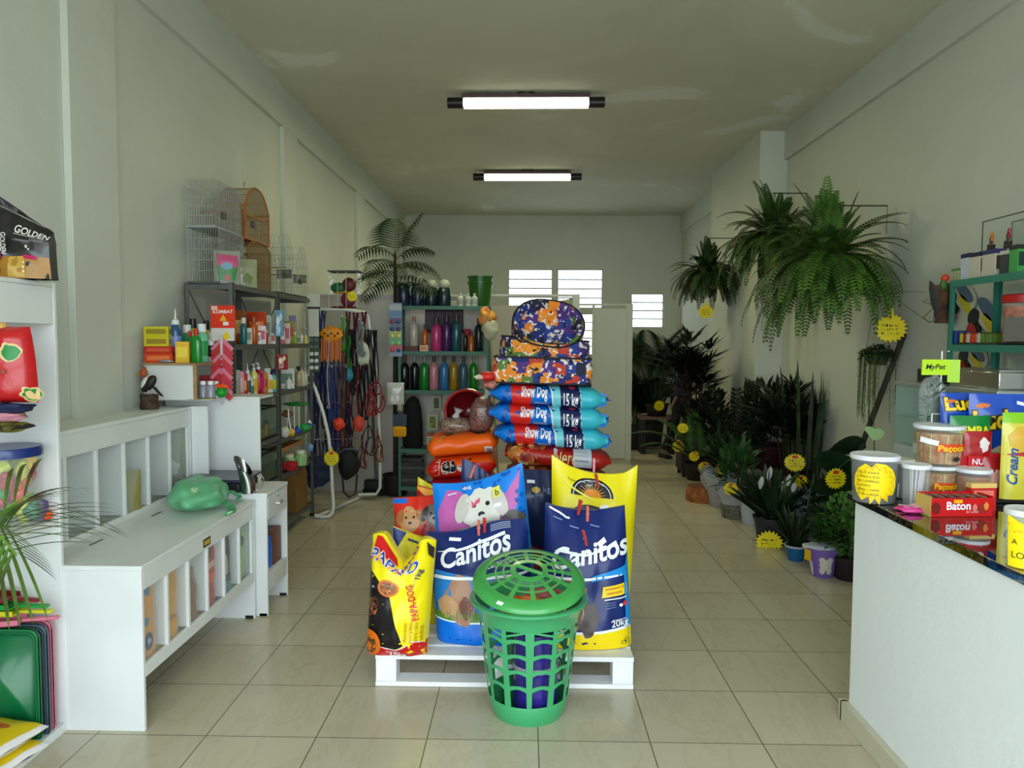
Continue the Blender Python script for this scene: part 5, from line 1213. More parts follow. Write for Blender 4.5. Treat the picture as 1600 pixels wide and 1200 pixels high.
toy('small white cup at the far end of the toy shelf', 483, 6.5, .8205, [('cup', (230, 232, 228), 'blob', ((0, 0, .04), (.022, .022, .04)))])
for k, (z, h_) in enumerate([(.1305, .20), (.331, .10), (.432, .09)]):
    carton(['large brown wooden box at the foot of the farther rack', 'brown wooden drawer box above the large one', 'brown wooden drawer box topmost under the toys'][k], (-2.03, 6.40-.02*k, z), (.17, .34, h_), (128, 92, 46), 0, name='wooden_box')
carton('flat tan wooden tray under the toy shelf of the farther rack', (-2.02, 6.2, .7), (.12, .6, .03), (176, 120, 60), 0, name='wooden_tray')
bottle('green lidded jar beside the red pouch above the wooden boxes', (-1.93, 6.32, .532), .055, .13, (150, 196, 130), (220, 224, 200), 'cap'); bottle('second green jar behind the first above the wooden boxes', (-1.97, 6.15, .532), .05, .12, (140, 190, 126), (220, 214, 180), 'cap')
cloth_blob('pouch', 'red shiny pouch above the wooden boxes on the farther rack', 'bag', (-1.93, 6.05, .532), (.05, .09, .04), (170, 24, 26), 4)
toy('powder blue ribbon bow hanging above the green jars', 483, 6.5, .66, [('bow', (110, 150, 190), 'blob', ((0, 0, .0), (.035, .02, .035)))])
# ---------------------------------------------------------------- scale, scoop, green carrier bag
t = T('scale', 'dark grocery scale with wide steel pan on the drawer cabinet', 'scale', (-1.80, 4.38, .722))
obj('body', MB().box(-.17, .15, -.14, .16, 0, .055), M((28, 26, 32), .4), t, bevel=.01); obj('pan', MB().box(-.20, .17, -.17, .20, .062, .072).box(-.20, .17, -.17, -.165, .07, .08), M((70, 70, 90), .3, .6), t, bevel=.003); obj('key_panel', MB().box(.151, .154, -.1, .1, .01, .045), M((30, 30, 90), .4), t)
t = T('feed_scoop', 'tall stainless steel feed scoop with wire handle standing on the cabinet corner', 'scoop', (-1.60, 4.245, .722), R(20))
def sc_(u, v):
    a = 2*pi*u; r = .043+.006*v; z = v*(.11+.105*(.5+.5*cos(a-2.6)))
    return Vector((r*cos(a)-.03*v*v, r*sin(a), z))
obj('cup', MB().grid(sc_, 28, 12, 0, wrap=True).grid(lambda u, v: sc_(u, v)*.96+Vector((0, 0, .002)), 28, 12, 0, wrap=True).lathe([(.001, .001), (.042, .001)], n=28, cap=False), M((176, 176, 178), .18, 1), t)
obj('handle', MB().tube([(.044, .0, .095), (.07, 0, .10), (.085, 0, .07), (.07, 0, .03), (.045, 0, .01)], .004, 8), CHROME, t)
def green_bag():
    t = T('carrier_bag', 'thin translucent green plastic carrier bag lying crumpled on the low feed bin', 'bag', (-1.77, 3.95, .692), R(15))
    m = M((112, 200, 146), .35, alpha=.66, bump=.8, bscale=14, coat=.3)
    def f(u, v):
        a = 2*pi*u; th = pi*v; d = Vector((sin(th)*cos(a), sin(th)*sin(a), -cos(th)))
        q = 1+.32*noise.noise(d*1.6+Vector((3, 1, 5)))+.10*abs(noise.noise(d*6))
        return Vector((d.x*.135*q, d.y*.26*q, max(.002, .085+d.z*.085*q)))
    obj('bag_body', MB().grid(f, 40, 24, 0, wrap=True), m, t, smooth=70)
    def sheet(pts, w0, ph):
        mb = MB(); pts = [Vector(p) for p in pts]
        def g(u, v):
            k = u*(len(pts)-1); i = min(int(k), len(pts)-2); p = pts[i].lerp(pts[i+1], k-i); tdir = (pts[i+1]-pts[i]).normalized(); s_ = tdir.cross(Vector((0, 0, 1))).normalized()
            return p+s_*(v-.5)*w0*(1-.3*sin(u*3))+Vector((0, 0, .006*sin(v*14+ph)))
        return mb.grid(g, 18, 10, 0)
    obj('handle_loop', sheet([(.10, .05, .03), (.17, -.02, .012), (.20, -.15, .008), (.17, -.20, .006)], .06, 1), m, t, smooth=70, solid=.001)
    obj('handle_loop', sheet([(.05, .18, .06), (.15, .24, .04), (.20, .18, .02), (.19, .08, .02)], .03, 2), m, t, smooth=70, solid=.001)
    obj('handle_loop', sheet([(.06, .22, .05), (.14, .30, .05), (.19, .30, .045), (.20, .22, .03)], .02, 3), m, t, smooth=70, solid=.001)
green_bag()
# ---------------------------------------------------------------- leash stand
def leash_stand():
    WT = M((214, 216, 212), .35, coat=.3)
    t = T('leash_stand', 'white tubular stand with a curved front leg and hook bars for leashes', 'stand', (-1.81, 6.62, 0))
    def P(px, py, y): return W(px, py, y)-Vector((-1.81, 6.62, 0))
    r = .016
    obj('curved_leg', MB().tube([P(474, 600, 6.98), P(484, 590, 6.9), P(492, 606, 6.84), P(505, 645, 6.76), P(513, 680, 6.72), P(517, 715, 6.70), P(519, 760, 6.66), P(521, 790, 6.64), P(520, 800, 6.62), P(514, 807, 6.6), P(503, 808, 6.6), P(492, 805, 6.6)], r, 10), WT, t)
    obj('top_bar', MB().tube([P(472, 482, 6.95), P(502, 483, 7.0), P(540, 484, 7.12), P(570, 488, 7.3), P(575, 495, 7.3)], r, 10), WT, t)
    obj('rear_leg', MB().tube([P(575, 495, 7.3), P(588, 590, 7.35), P(594, 700, 7.4), P(594, 762, 7.4), P(588, 772, 7.4), P(560, 773, 7.4)], r, 10), WT, t)
    a = P(495, 806, 6.6); b = P(560, 773, 7.4); a.z = b.z = .018
    obj('base_bar', MB().tube([a, b], r, 10), WT, t)
    obj('rear_upright', MB().tube([P(476, 482, 6.98), P(478, 640, 6.98), P(478, 790, 6.95)], r*.8, 8), WT, t)
    for (p, q) in (((470, 514, 6.95), (590, 516, 7.3)), ((478, 572, 6.9), (575, 569, 7.2)), ((478, 630, 6.95), (566, 627, 7.2)), ((478, 687, 6.9), (560, 685, 7.1))):
        obj('hook_bar', MB().tube([P(*p), P(*q)], .005, 6), CHROME, t)
    return t
leash_stand()
rnd = random.Random(21)
def leash(label, px, py, y, ln, c, wd=.018, loop=True, sway=.01, group='leashes on the white stand', n=2, collar=False):
    p = W(px, py, y); t = T('leash', label, 'leash', p, rnd.uniform(-.5, .5), group)
    m = MB(); 
    for k in range(n):
        x = (k-(n-1)/2)*wd*1.1; q = []
        for i in range(9): z = -ln*i/8*(1-.05*k); q.append((x+sway*sin(i*.9+k*2), .006*sin(i*1.3+k), z))
        m.tube(q, wd/2, 6, flat=.25)
    if loop: m.tube([(-(wd*.6), 0, -ln), (-.01, 0, -ln-.03), (.01, 0, -ln-.03), (wd*.6, 0, -ln*.95)], wd/2, 6, flat=.25)
    obj('strap', m, M(tuple(int(q*.8) for q in c), .8), t)
    obj('clip', MB().tube([(0, 0, .012), (.006, 0, 0), (0, 0, -.014), (-.006, 0, 0)], .0025, 6, closed=True), CHROME, t)
    return t
cols = [((32, 34, 84), 'navy'), ((60, 40, 96), 'purple'), ((22, 22, 30), 'black'), ((110, 20, 26), 'dark red'), ((52, 70, 130), 'blue'), ((92, 60, 40), 'brown'), ((150, 40, 30), 'red')]
seq = [(488, 515, .85, 0), (494, 500, 1.0, 0), (500, 484, .75, 4), (505, 515, .9, 0), (506, 484, .6, 1), (512, 515, 1.0, 4), (518, 573, .75, 4), (522, 515, 1.05, 1), (527, 573, .75, 4), (531, 515, .9, 1), (535, 515, .95, 5), (540, 573, .7, 2), (543, 486, .9, 3), (547, 515, .8, 5), (551, 515, .6, 2), (556, 486, .75, 3), (560, 515, .9, 6), (564, 570, .6, 2), (568, 487, .5, 3), (572, 515, .85, 2), (578, 516, .55, 2), (584, 516, .75, 2), (587, 516, .8, 2), (512, 630, .5, 0), (520, 630, .48, 1), (528, 630, .52, 4), (535, 630, .45, 3), (542, 630, .5, 0), (548, 630, .45, 3), (496, 630, .62, 0), (504, 688, .4, 0), (490, 688, .42, 2)]
for px, py, ln, ci in seq:
    c, nm = cols[ci]; y = 6.95+(px-490)/90*.32+rnd.uniform(-.05, .05)
    leash('%s nylon leash hanging in the dense bunch on the white stand' % nm, px, py, y, ln, c, wd=rnd.choice([.014, .018, .024]), n=rnd.choice([2, 3]), group='%s leashes on the white stand' % nm)
leash('single white cord hanging in front of the navy leashes', 512, 515, 6.86, .70, (206, 206, 200), .012, n=1, group=None)
for k, (px, py, c, nm) in enumerate([(534, 495, (90, 170, 40), 'lime green'), (541, 498, (30, 110, 50), 'dark green'), (545, 525, (50, 130, 40), 'leaf green'), (560, 500, (120, 130, 130), 'grey'), (566, 505, (130, 140, 138), 'pale grey')]):
    leash('%s leash hanging near the top bar of the white stand' % nm, px, py, 7.0, .28, c, .03, n=1, group=None)
for k, (px, py, y, c, h_, lb) in enumerate([(518, 528, 6.9, (226, 140, 14), .34, 'orange'), (546, 575, 7.0, (40, 120, 140), .13, 'teal'), (530, 653, 6.85, (226, 60, 24), .11, 'bright red'), (561, 651, 7.0, (196, 60, 30), .14, 'rust red'), (567, 530, 7.1, (190, 196, 176), .26, 'pale green')]):
    p = W(px, py, y); t = T('harness_pack', '%s packed harness bundle hooked on the white leash stand' % lb, 'harness', p, .2)
    if k == 0:
        obj('bundle', MB().blob((0, 0, .03), (.10, .04, .07), 14, k=.4, seed=3), M(c, .6), t, smooth=60); m = MB()
        for i in range(9): m.box(-.095+.021*i, -.080+.021*i, -.02-.004*(i % 3), -.016-.004*(i % 3), -.22+.02*(i % 2), 0)
        obj('tags', m, M((206, 100, 14), .6), t)
        for i in range(5): obj('spot', MB().blob((-.06+.03*i, -.042, .04-.02*(i % 2)), (.012, .004, .010), 7), M((60, 34, 14), .6), t)
    else:
        obj('bundle', MB().blob((0, 0, -h_/2), (.035+.02*(k > 1), .03, h_/2), 12, k=.4, seed=k), M(c, .55, bump=.4), t, smooth=60)
    obj('hook', MB().tube([(0, 0, .0), (0, -.005, .10 if k == 0 else .03)], .003, 6), CHROME, t)
for k, (px, py, y, c, lb, s_) in enumerate([(588, 600, 7.05, (120, 16, 18), 'dark red leather harness looped on the right side of the leash stand', 1), (578, 610, 7.15, (150, 24, 20), 'bright red rope leash coil on the right side of the leash stand', .8), (575, 668, 7.05, (40, 26, 24), 'black leather harness with studs hanging low on the leash stand', 1), (590, 680, 7.1, (104, 46, 26), 'brown leather harness hanging low at the right of the leash stand', .9), (565, 690, 7.0, (96, 22, 18), 'wine leather harness with metal rings low in the middle of the stand', .9)]):
    p = W(px, py, y); t = T('harness', lb, 'harness', p, .3*k); m = MB(); 
    m.tube([(.10*s_*cos(a/14*2*pi)*.55, .02*sin(a), -.08+.14*s_*sin(a/14*2*pi)-.04) for a in range(14)], .009, 6, closed=True, flat=.4)
    m.tube([(.08*s_*cos(a/12*2*pi)*.6+.03, .02*cos(a), -.18+.09*s_*sin(a/12*2*pi)) for a in range(12)], .008, 6, closed=True, flat=.4)
    m.tube([(0, 0, .06), (.0, .0, -.1), (-.03, 0, -.25)], .008, 6, flat=.4); obj('straps', m, M(c, .5), t)
    [obj('stud', MB().blob((.05*s_*cos(a), -.012, -.1+.1*s_*sin(a)), .006, 6), CHROME, t) for a in (0, 1.2, 2.4, 3.6, 4.8)]
t = T('pet_carrier', 'black fabric pet carrier sling with long straps hanging at the foot of the stand', 'bag', W(545, 722, 6.9), .2)
obj('pouch', MB().blob((0, 0, 0), (.10, .06, .15), 14, k=.25, seed=2, e=.8), M((14, 14, 16), .7), t, smooth=60); obj('trim', MB().tube([(-.09, -.03, .09), (-.04, -.055, .13), (.04, -.055, .13), (.09, -.03, .10)], .012, 8), M((60, 66, 80), .5), t)
obj('strap', MB().tube([(-.06, 0, -.12), (-.05, 0, -.28), (0, 0, -.335), (.06, 0, -.30), (.075, 0, -.12)], .011, 6, flat=.4), M((14, 14, 16), .6), t); obj('strap', MB().tube([(0, 0, .13), (-.01, 0, .26)], .011, 6, flat=.4), M((14, 14, 16), .6), t)
t = T('folded_garment', 'dark navy folded pet garment hanging beside the curved leg', 'clothing', W(498, 735, 6.95)); obj('cloth', MB().blob((0, 0, 0), (.13, .05, .16), 14, k=.4, seed=6), M((24, 28, 46), .8, c2=(50, 60, 90), scale=20), t, smooth=60)
t = T('bird_stand', 'hanging wire toy display with green red and purple balls and a dark roof', 'display', W(538, 482, 6.95))
GW = GLASS(.12, (190, 200, 190))
obj('roof', MB().box(-.13, .16, -.10, .12, .335, .345), M((50, 60, 72), .5), t); obj('side_pane', MB().box(-.12, -.117, -.09, .1, .0, .335), GW, t); obj('side_pane', MB().box(.14, .143, -.09, .1, 0, .335), GW, t)
m = MB()
for x in (-.12, -.04, .04, .14): m.tube([(x, -.09, 0), (x, -.09, .335)], .0025, 6)
obj('wires', m, M((206, 206, 190), .4), t)
for (x, z, rx, rz_, c) in ((-.05, .19, .07, .05, (14, 96, 56)), (.05, .22, .065, .065, (90, 30, 30)), (.04, .08, .07, .07, (110, 24, 56)), (.0, .145, .11, .012, (200, 140, 30)), (0, .01, .13, .012, (90, 30, 30))): obj('toy_ball', MB().blob((x, -.02, z), (rx, .04, rz_), 12), M(c, .5), t)
# starburst tags
YEL = PL((238, 214, 14), .5, coat=0, bump=0); TAGRED = PL((214, 60, 30), .5, coat=0, bump=0); INK = PL((40, 34, 24), .6, coat=0, bump=0)
tagn = [0]
def star_tag(label, p, w_, h_, rz=0, dot=True, writing=3, tab=0, group=None, string=None):
    tagn[0] += 1; k = tagn[0]
    t = T('price_tag', label, 'price tag', p, rz, group)
    b = burst(0, 0, w_/2, h_/2, 20, .2, seed=k, tab=tab)
    m = MB().prism(b, .003, 0, axis='y'); obj('tag_card', m, YEL, t, smooth=0)
    if dot: obj('red_dot', MB().prism(ell(0, h_*.30, w_*.14, h_*.09, 14), -.002, 0, axis='y'), TAGRED, t, smooth=0)
    rr = random.Random(k*5); m = MB()
    for i in range(writing):
        z = h_*(.10-.14*i); x = -w_*.27
        while x < w_*.25:
            L_ = w_*rr.uniform(.03, .07)
            m.box(x, x+w_*.012, -.0014, -.0006, z-h_*.035, z+h_*.035)
            if rr.random() > .4: m.box(x, x+L_, -.0014, -.0006, z-h_*.035*rr.choice((-1, 0, 1))-w_*.006, z-h_*.035*rr.choice((-1, 0, 1))+w_*.008)
            x += L_+w_*.022*rr.choice((1, 1, 2.4))
    if writing: obj('handwriting', m, INK, t, smooth=0)
    if string: obj('string', MB().tube([(0, 0, h_*.5), (0, 0, h_*.5+string)], .0018, 5), M((200, 200, 190)), t)
    return t
star_tag('yellow starburst price tag tied to the curved leg of the leash stand', W(518, 716, 6.62), .145, .15, .1, tab=.012)
star_tag('yellow square price tag on the toy display above the leashes', W(550, 463, 6.82), .10, .10, 0, dot=False)
# ---------------------------------------------------------------- green bottle shelf
GS = M((58, 112, 92), .5, mottle=.12, scale=10)
def green_shelf():
    x0, x1, y0, y1 = XP(622, 7.5), XP(765, 7.5), 7.48, 7.80
    t = T('metal_shelf', 'green metal shelf unit holding coloured bottles in front of the low partition', 'shelf', (x0, y0, 0)); w_ = x1-x0; d_ = y1-y0
    zs = [W(0, 481, 7.48).z]; zs = [1.955, 1.50, 1.105, .505, .12]
    for x in (0, w_-.03):
        for y in (0, d_-.03): obj('post', MB().box(x, x+.03, y, y+.004, 0, zs[0]+.01).box(x if x == 0 else x+.026, (x if x == 0 else x+.026)+.004, y, y+.03, 0, zs[0]+.01), GS, t)
    for z in zs: obj('shelf', MB().box(.004, w_-.004, .002, d_-.002, z-.004, z).box(.004, w_-.004, -.001, .003, z-.035, z+.001), GS, t)
    for y in (0, d_-.03):
        for x in (0, w_-.03): obj('foot', MB().box(x-.003, x+.033, y-.003, y+.033, 0, .02), BLACK, t)
    return x0, x1, zs
sx0, sx1, zs = green_shelf()
print('ZS', [round(W(700, p, 7.48).z, 3) for p in (481, 551, 608, 699, 750)])
ZA, ZB, ZC_, ZD, ZE = [z+.0005 for z in zs]
Y7 = 7.60
for k, (px, c) in enumerate([(631, (16, 34, 60)), (653, (14, 32, 64)), (674, (14, 30, 34)), (694, (14, 34, 38))]):
    t = T('pet_feeder_jug', '%s jug with cream dome lid, %s from the left on the green shelf top' % ('dark blue' if k < 2 else 'dark teal', ordn(k)), 'jug', (XP(px, Y7), Y7, ZA), 0, 'jugs on the green shelf top'); h_ = .24 if k < 2 else .20
    obj('body', MB().lathe([(.062, 0), (.068, .01), (.068, h_*.75), (.055, h_*.93), (.03, h_)], n=24), M(c, .35, coat=.3), t); obj('dome_lid', MB().blob((0, 0, h_+.02), (.058, .058, .055), 12), M((166, 172, 150), .4), t); obj('valve', MB().blob((0, -.066, h_*.80), (.014, .008, .016), 8), M((150, 160, 150)), t)
for k, px in enumerate((719, 731, 741)):
    bottle('small white boxy bottle, %s of three on the green shelf top' % ordn(k), (XP(px, 7.54), 7.54, ZA), .034, .13, (176, 180, 166), (186, 190, 176), 'round', lab=(150, 156, 146), group='white bottles on the green shelf top', sq=.7)
t = T('bucket', 'green plastic buckets nested together at the right end of the green shelf top', 'bucket', (XP(750, 7.66), 7.66, ZA)); BG = M((36, 92, 22), .35, coat=.3)
for k in range(2): 
    z = .06*k
    obj('bucket_wall', MB().lathe([(.09, z), (.095, z+.01), (.125, z+.235), (.137, z+.238), (.137, z+.25), (.122, z+.25), (.10, z+.05)], n=32, cap=False).lathe([(.001, z+.002), (.09, z+.002)], n=32, cap=False), BG, t)
syr = [(647, (190, 178, 166), .045, .30, 'cream'), (664, (206, 90, 20), .030, .27, 'orange'), (682, (196, 54, 120), .055, .34, 'magenta'), (698, (76, 34, 96), .045, .37, 'violet'), (713, (34, 84, 96), .050, .38, 'teal'), (727, (26, 24, 30), .020, .21, 'black'), (736, (170, 90, 20), .036, .21, 'amber'), (748, (20, 36, 40), .045, .34, 'dark')]
for i, (px, c, r, h_, nm) in enumerate(syr):
    z = ZB+(.05 if i == 0 else 0)
    if i == 0: carton('maroon flat box under the cream bottle on the green shelf', (XP(643, Y7), Y7, ZB), (.15, .12, .05), (86, 18, 16), 0)
    bottle('%s plastic bottle, %s from the left on the upper bottle row' % (nm, ordn(i)), (XP(px, Y7), Y7, z), r, h_, c, (60, 50, 56) if i else (150, 110, 100), 'round', group='bottles on the green shelf')
t = T('pet_toy', 'red heart shaped toy behind the black bottle on the green shelf', 'toy', (XP(730, 7.66), 7.66, ZB+.17)); obj('heart', MB().blob((-.015, 0, .03), .03, 10).blob((.015, 0, .03), .03, 10).tube([(0, 0, .03), (0, 0, -.16)], [.036, .012], 10), M((176, 20, 60), .4), t)
carton('small cream and orange box under the orange bottle on the green shelf', (XP(663, 7.53), 7.53, ZB), (.085, .06, .06), (206, 180, 140), 0, panel=(206, 110, 60))
low = [(632, (12, 18, 26), .05, 'near black'), (648, (14, 18, 24), .045, 'black'), (663, (20, 130, 40), .045, 'green'), (678, (206, 130, 146), .046, 'pale pink'), (694, (50, 120, 176), .046, 'sky blue'), (709, (170, 130, 20), .042, 'mustard yellow'), (724, (60, 96, 116), .044, 'grey blue'), (740, (24, 130, 24), .042, 'bright green')]
for i, (px, c, r, nm) in enumerate(low): bottle('%s plastic bottle, %s from the left on the lower bottle row' % (nm, ordn(i)), (XP(px, Y7), Y7, ZC_), r, .345, c, (120, 130, 120) if i in (2, 7, 1) else (56, 44, 44), 'round', group='bottles on the green shelf')
t = T('price_board', 'dark grid of small cards standing behind the upper bottle row', 'display', (XP(694, 7.76), 7.76, ZB+.19)); m = MB(); obj('board', MB().box(-.20, .20, 0, .006, 0, .245), M((40, 20, 26), .6), t)
for i in range(4): m.box(-.19+.097*i, -.105+.097*i, -.003, 0, .03, .22)
obj('cards', m, M((74, 62, 68), .6), t)
t = T('grooming_brush', 'tall black rounded brush standing on the lower part of the green shelf', 'brush', (XP(645, Y7), Y7, ZD)); obj('body', MB().lathe([(.08, 0), (.105, .03), (.10, .25), (.085, .42), (.06, .50), (.02, .53)], n=20, sy=.6), M((14, 12, 12), .8, bump=1, bscale=60), t)
for k, (px, py, w0, h_, c, y) in enumerate([(682, 630, .095, .15, (90, 96, 60), 7.72), (676, 660, .11, .165, (150, 160, 40), 7.66)]):
    p = W(px, py, y); t = T('photo_card', ['upper pale framed card with a dark picture behind the dome', 'lower pale framed card with a yellow green picture'][k], 'card', (p.x, y, p.z)); obj('card', MB().box(-w0/2, w0/2, 0, .004, -h_/2, h_/2), M((180, 180, 160), .6), t); obj('picture', MB().box(-w0*.28, w0*.28, -.002, 0, -h_*.36, h_*.36), M(c, .6, c2=(50, 60, 30), scale=30), t)
carton('cream carton with red top standing on the lower green shelf', (XP(678, 7.56), 7.56, ZD), (.13, .10, .155), (190, 184, 150), 0, top=(170, 50, 40), panel=(150, 146, 110))
for i in range(7): carton('folded black bag in the stack on the bottom of the green shelf', (XP(642+i % 3, 7.62), 7.62, ZE+.042*i), (.24, .20, .038), (38+6*(i % 2), 36, 34), .1*(i % 3), name='folded_bag', group='folded black bags at the bottom of the green shelf')
# things hanging beside the green shelf
t = T('blister_card', 'blue white and green hanging toy blister card at the left post of the green shelf', 'display', W(618, 516, 7.40)); obj('card', MB().box(-.065, .065, 0, .004, -.26, .27), M((130, 150, 170), .4), t)
for i, c in enumerate([(170, 176, 180), (90, 130, 170), (96, 80, 120), (90, 110, 130), (170, 180, 90), (110, 170, 110), (200, 90, 90)]): obj('print_band', MB().box(-.06, .06, -.003, 0, .20-.066*i, .255-.066*i), M(c, .4), t); 
for i in range(5): obj('toy_piece', MB().blob((-.03, -.012, .08-.07*i), (.022, .012, .02), 8), M([(150, 60, 90), (60, 80, 120), (200, 210, 120), (120, 200, 130), (200, 70, 70)][i], .4), t); obj('toy_piece', MB().blob((.03, -.012, .08-.07*i), (.022, .012, .02), 8), M([(60, 80, 140), (90, 60, 100), (200, 210, 110), (130, 200, 130), (60, 70, 140)][i], .4), t)
small_bag('toy_packet', 'white hanging packet below the blister card', 'packet', W(618, 632, 7.40), .17, .22, .03, (190, 190, 176), None, .1, seed=2)
small_bag('toy_packet', 'small beige toy packet on the left post of the green shelf', 'packet', W(625, 642, 7.42), .06, .19, .04, (160, 150, 126), lambda s: s.ell(.5, .7, .3, .15, (90, 70, 50), wob=.5), .1, seed=3)
t = T('sponge_pack', 'hanging pack with navy top and bright yellow sponge on the green shelf post', 'packet', W(625, 664, 7.42)); obj('header', MB().box(-.07, .07, -.015, .015, -.01, .11), M((36, 56, 66), .4, alpha=.9), t); obj('sponge', MB().box(-.07, .065, -.03, .03, -.12, -.012), M((226, 160, 16), .8, bump=.6), t, bevel=.02)
t = T('broom', 'broom with grey handle and dark head leaning by the partition', 'broom', (XP(588, 7.70), 7.66, 0)); a = W(582, 640, 7.8)-Vector(t.location); obj('handle', MB().tube([(0, 0, .12), a], .012, 8), M((80, 86, 90), .5), t); obj('head', MB().box(-.12, .12, -.04, .04, .05, .16), M((24, 24, 28), .6), t, bevel=.02); obj('bristles', MB().box(-.13, .13, -.05, .05, 0, .06), M((20, 18, 18), .9), t)
def mop(px, py, y, label):
    p = W(px, py, y); t = T('feather_duster', label, 'duster', (p.x, p.y, 0)); a = W(px+30, 700, y+.1)-Vector((p.x, p.y, 0))
    obj('handle', MB().tube([(0, 0, p.z-.12), (.10, .0, .0)], .011, 8), M((150, 140, 110), .6), t); obj('head', MB().blob((0, 0, p.z-.02), (.08, .07, .10), 14, k=.3, seed=3), M((190, 186, 160), .8), t, smooth=60); obj('frill', MB().blob((-.04, 0, p.z+.09), (.075, .05, .10), 14, k=.6, seed=9), M((206, 90, 60), .6, c2=(214, 170, 60), scale=20), t, smooth=60)
mop(766, 512, 7.35, 'duster with white and coral head leaning at the right of the green shelf')
t = T('cap', 'red cap with white trim lying on top of the sack pile beside the pet beds', 'hat', W(762, 588, 4.66)); obj('crown', MB().blob((0, 0, 0), (.055, .05, .032), 12), M((206, 40, 24), .5), t); obj('trim', MB().blob((-.05, -.02, -.005), (.035, .03, .014), 10, k=.5, seed=3), M((220, 200, 180), .6), t)
cloth_blob('pet_toy', 'salmon and black stuffed toy below the red cap', 'toy', W(765, 606, 4.62), (.045, .04, .022), (214, 130, 110), 7, (40, 30, 30))
# palm behind the green shelf
# ---------------------------------------------------------------- plants
def leafM(c, c2=None, rough=.5):
    return M(c, rough, c2=c2 or tuple(int(q*.55) for q in c), scale=6, spec=.35)
FERN = leafM((82, 124, 40), (34, 66, 18)); FERN2 = leafM((62, 100, 34), (28, 54, 18)); DARKG = leafM((38, 62, 30), (16, 30, 16)); MIDG = leafM((48, 92, 36), (22, 50, 20)); LIGHTG = leafM((96, 146, 62), (50, 96, 36)); STEM = M((70, 74, 36), .7); TRUNK = M((66, 46, 32), .9, c2=(38, 28, 20), scale=30, bump=.8)
SOIL = M((44, 32, 24), .95, bump=1, bscale=50)
def blade(m, p, d, L_, w_, droop=.3, n=4, mi=0, side=None, tip=1.0):
    # a single long leaf: follows direction d and sinks under its own weight
    d = Vector(d).normalized(); s_ = side or d.cross(Vector((0, 0, 1)))
    if s_.length < 1e-3: s_ = Vector((1, 0, 0))
    s_ = s_.normalized(); p = Vector(p); a = []; b = []; q = p.copy()
    for i in range(n+1):
        t = i/n; wd = w_*(.35+1.6*t*(1-t)*1.6) if i < n else 0
        if i == 0: wd = w_*.3
        a.append(q+s_*wd/2); b.append(q-s_*wd/2)
        dd = (d+Vector((0, 0, -droop*(t+.15)*1.6))).normalized(); q = q+dd*(L_/n)
    base = m.vs(a+b)
    for i in range(n): m.f.append((base+i, base+i+1, base+n+1+i+1, base+n+1+i)); m.m.append(mi)
def frond(m, p, az, el, L_, droop, nl=22, ll=.07, lw=.016, mi=0, ldroop=.25, taper=.75, stem=True, start=.08, smi=1, twist=0):
    p = Vector(p); n = 14; pts = [p.copy()]; e = el
    for i in range(n):
        e2 = el-droop*((i+1)/n)**1.25
        d = Vector((cos(az)*cos(e2), sin(az)*cos(e2), sin(e2))); p = p+d*(L_/n); pts.append(p.copy())
    if stem: m.tube(pts, [.004*(1-.7*i/n) for i in range(n+1)], 4, smi, cap=False)
    for k in range(nl):
        t = start+(1-start)*k/nl; f_ = t*n; i = min(int(f_), n-1); q = pts[i].lerp(pts[i+1], f_-i); T_ = (pts[i+1]-pts[i]).normalized()
        s_ = T_.cross(Vector((0, 0, 1)))
        if s_.length < .05: s_ = Vector((-sin(az), cos(az), 0))
        s_.normalize(); nrm = s_.cross(T_).normalized()
        sz = ll*(sin(pi*min(1, t*taper+.22)))**.7*(1.0-.0*t)
        for sg in (-1, 1):
            d = (s_*sg+T_*.42+nrm*twist).normalized()
            blade(m, q, d, sz, lw, ldroop, 2, mi, side=T_)
def pot(t, r0, r1, h_, mat, rim=True, n=24, soil=True):
    m = MB().lathe([(r0*.96, 0), (r0, .005), (r1, h_*.9), (r1*1.06 if rim else r1, h_*.9), (r1*1.08 if rim else r1, h_), (r1*.96, h_), (r1*.93, h_*.86), (.001, h_*.86)], n=n, cap=False)
    m.lathe([(.001, .001), (r0*.96, .001)], n=n, cap=False); obj('pot', m, mat, t)
    if soil: obj('soil', MB().lathe([(.001, h_*.90), (r1*.92, h_*.88)], n=n, cap=False), SOIL, t)
# hanging ferns
def fern(label, c, zpot, n, L0, L1, mats, seed, potc=(150, 134, 110), pr=.13, ph=.2, top=1.2, hook=None, nl=26, ll=.075):
    rnd = random.Random(seed); t = T('hanging_fern', label, 'plant', (c[0], c[1], zpot))
    pot(t, pr*.72, pr, ph, M(potc, .6))
    m = MB()
    for k in range(n):
        az = 2*pi*k/n*13.3+rnd.uniform(-.3, .3); f_ = k/n
        el = (rnd.uniform(.95, 1.5) if f_ < .13 else rnd.uniform(-.1, 1.1)); L_ = rnd.uniform(L0, L1)*(rnd.uniform(.7, 1.0) if f_ < .13 else 1)*(.85+.25*f_)
        if c[0]+cos(az)*L_*.8 > XR-.06: L_ *= .55
        dr = rnd.uniform(1.1, 1.9) if f_ > .13 else rnd.uniform(.2, .7)
        if f_ > .5: el = rnd.uniform(-.5, .5); dr = R(84)+el*.9
        frond(m, (rnd.uniform(-.05, .05), rnd.uniform(-.05, .05), ph), az, el, L_, dr, nl, ll*rnd.uniform(.8, 1.1), .022, 0, .2)
    obj('fronds', m, [mats, STEM], t, smooth=0)
    z = (hook or ZC-zpot)
    w = MB()
    for a in (0, 2.1, 4.2): w.tube([(pr*cos(a), pr*sin(a), ph), (0, 0, ph+.42)], .002, 4)
    xw = (XR if not 8.45 < c[1] < 10.6 else 2.59)-c[0]; obj('wall_bracket', MB().tube([(-.02, 0, ph+.42), (xw, 0, ph+.42), (xw, 0, ph+.2)], .006, 6), M((60, 56, 50), .5), t); obj('hanging_wire', w, M((60, 56, 50), .5), t)
    return t
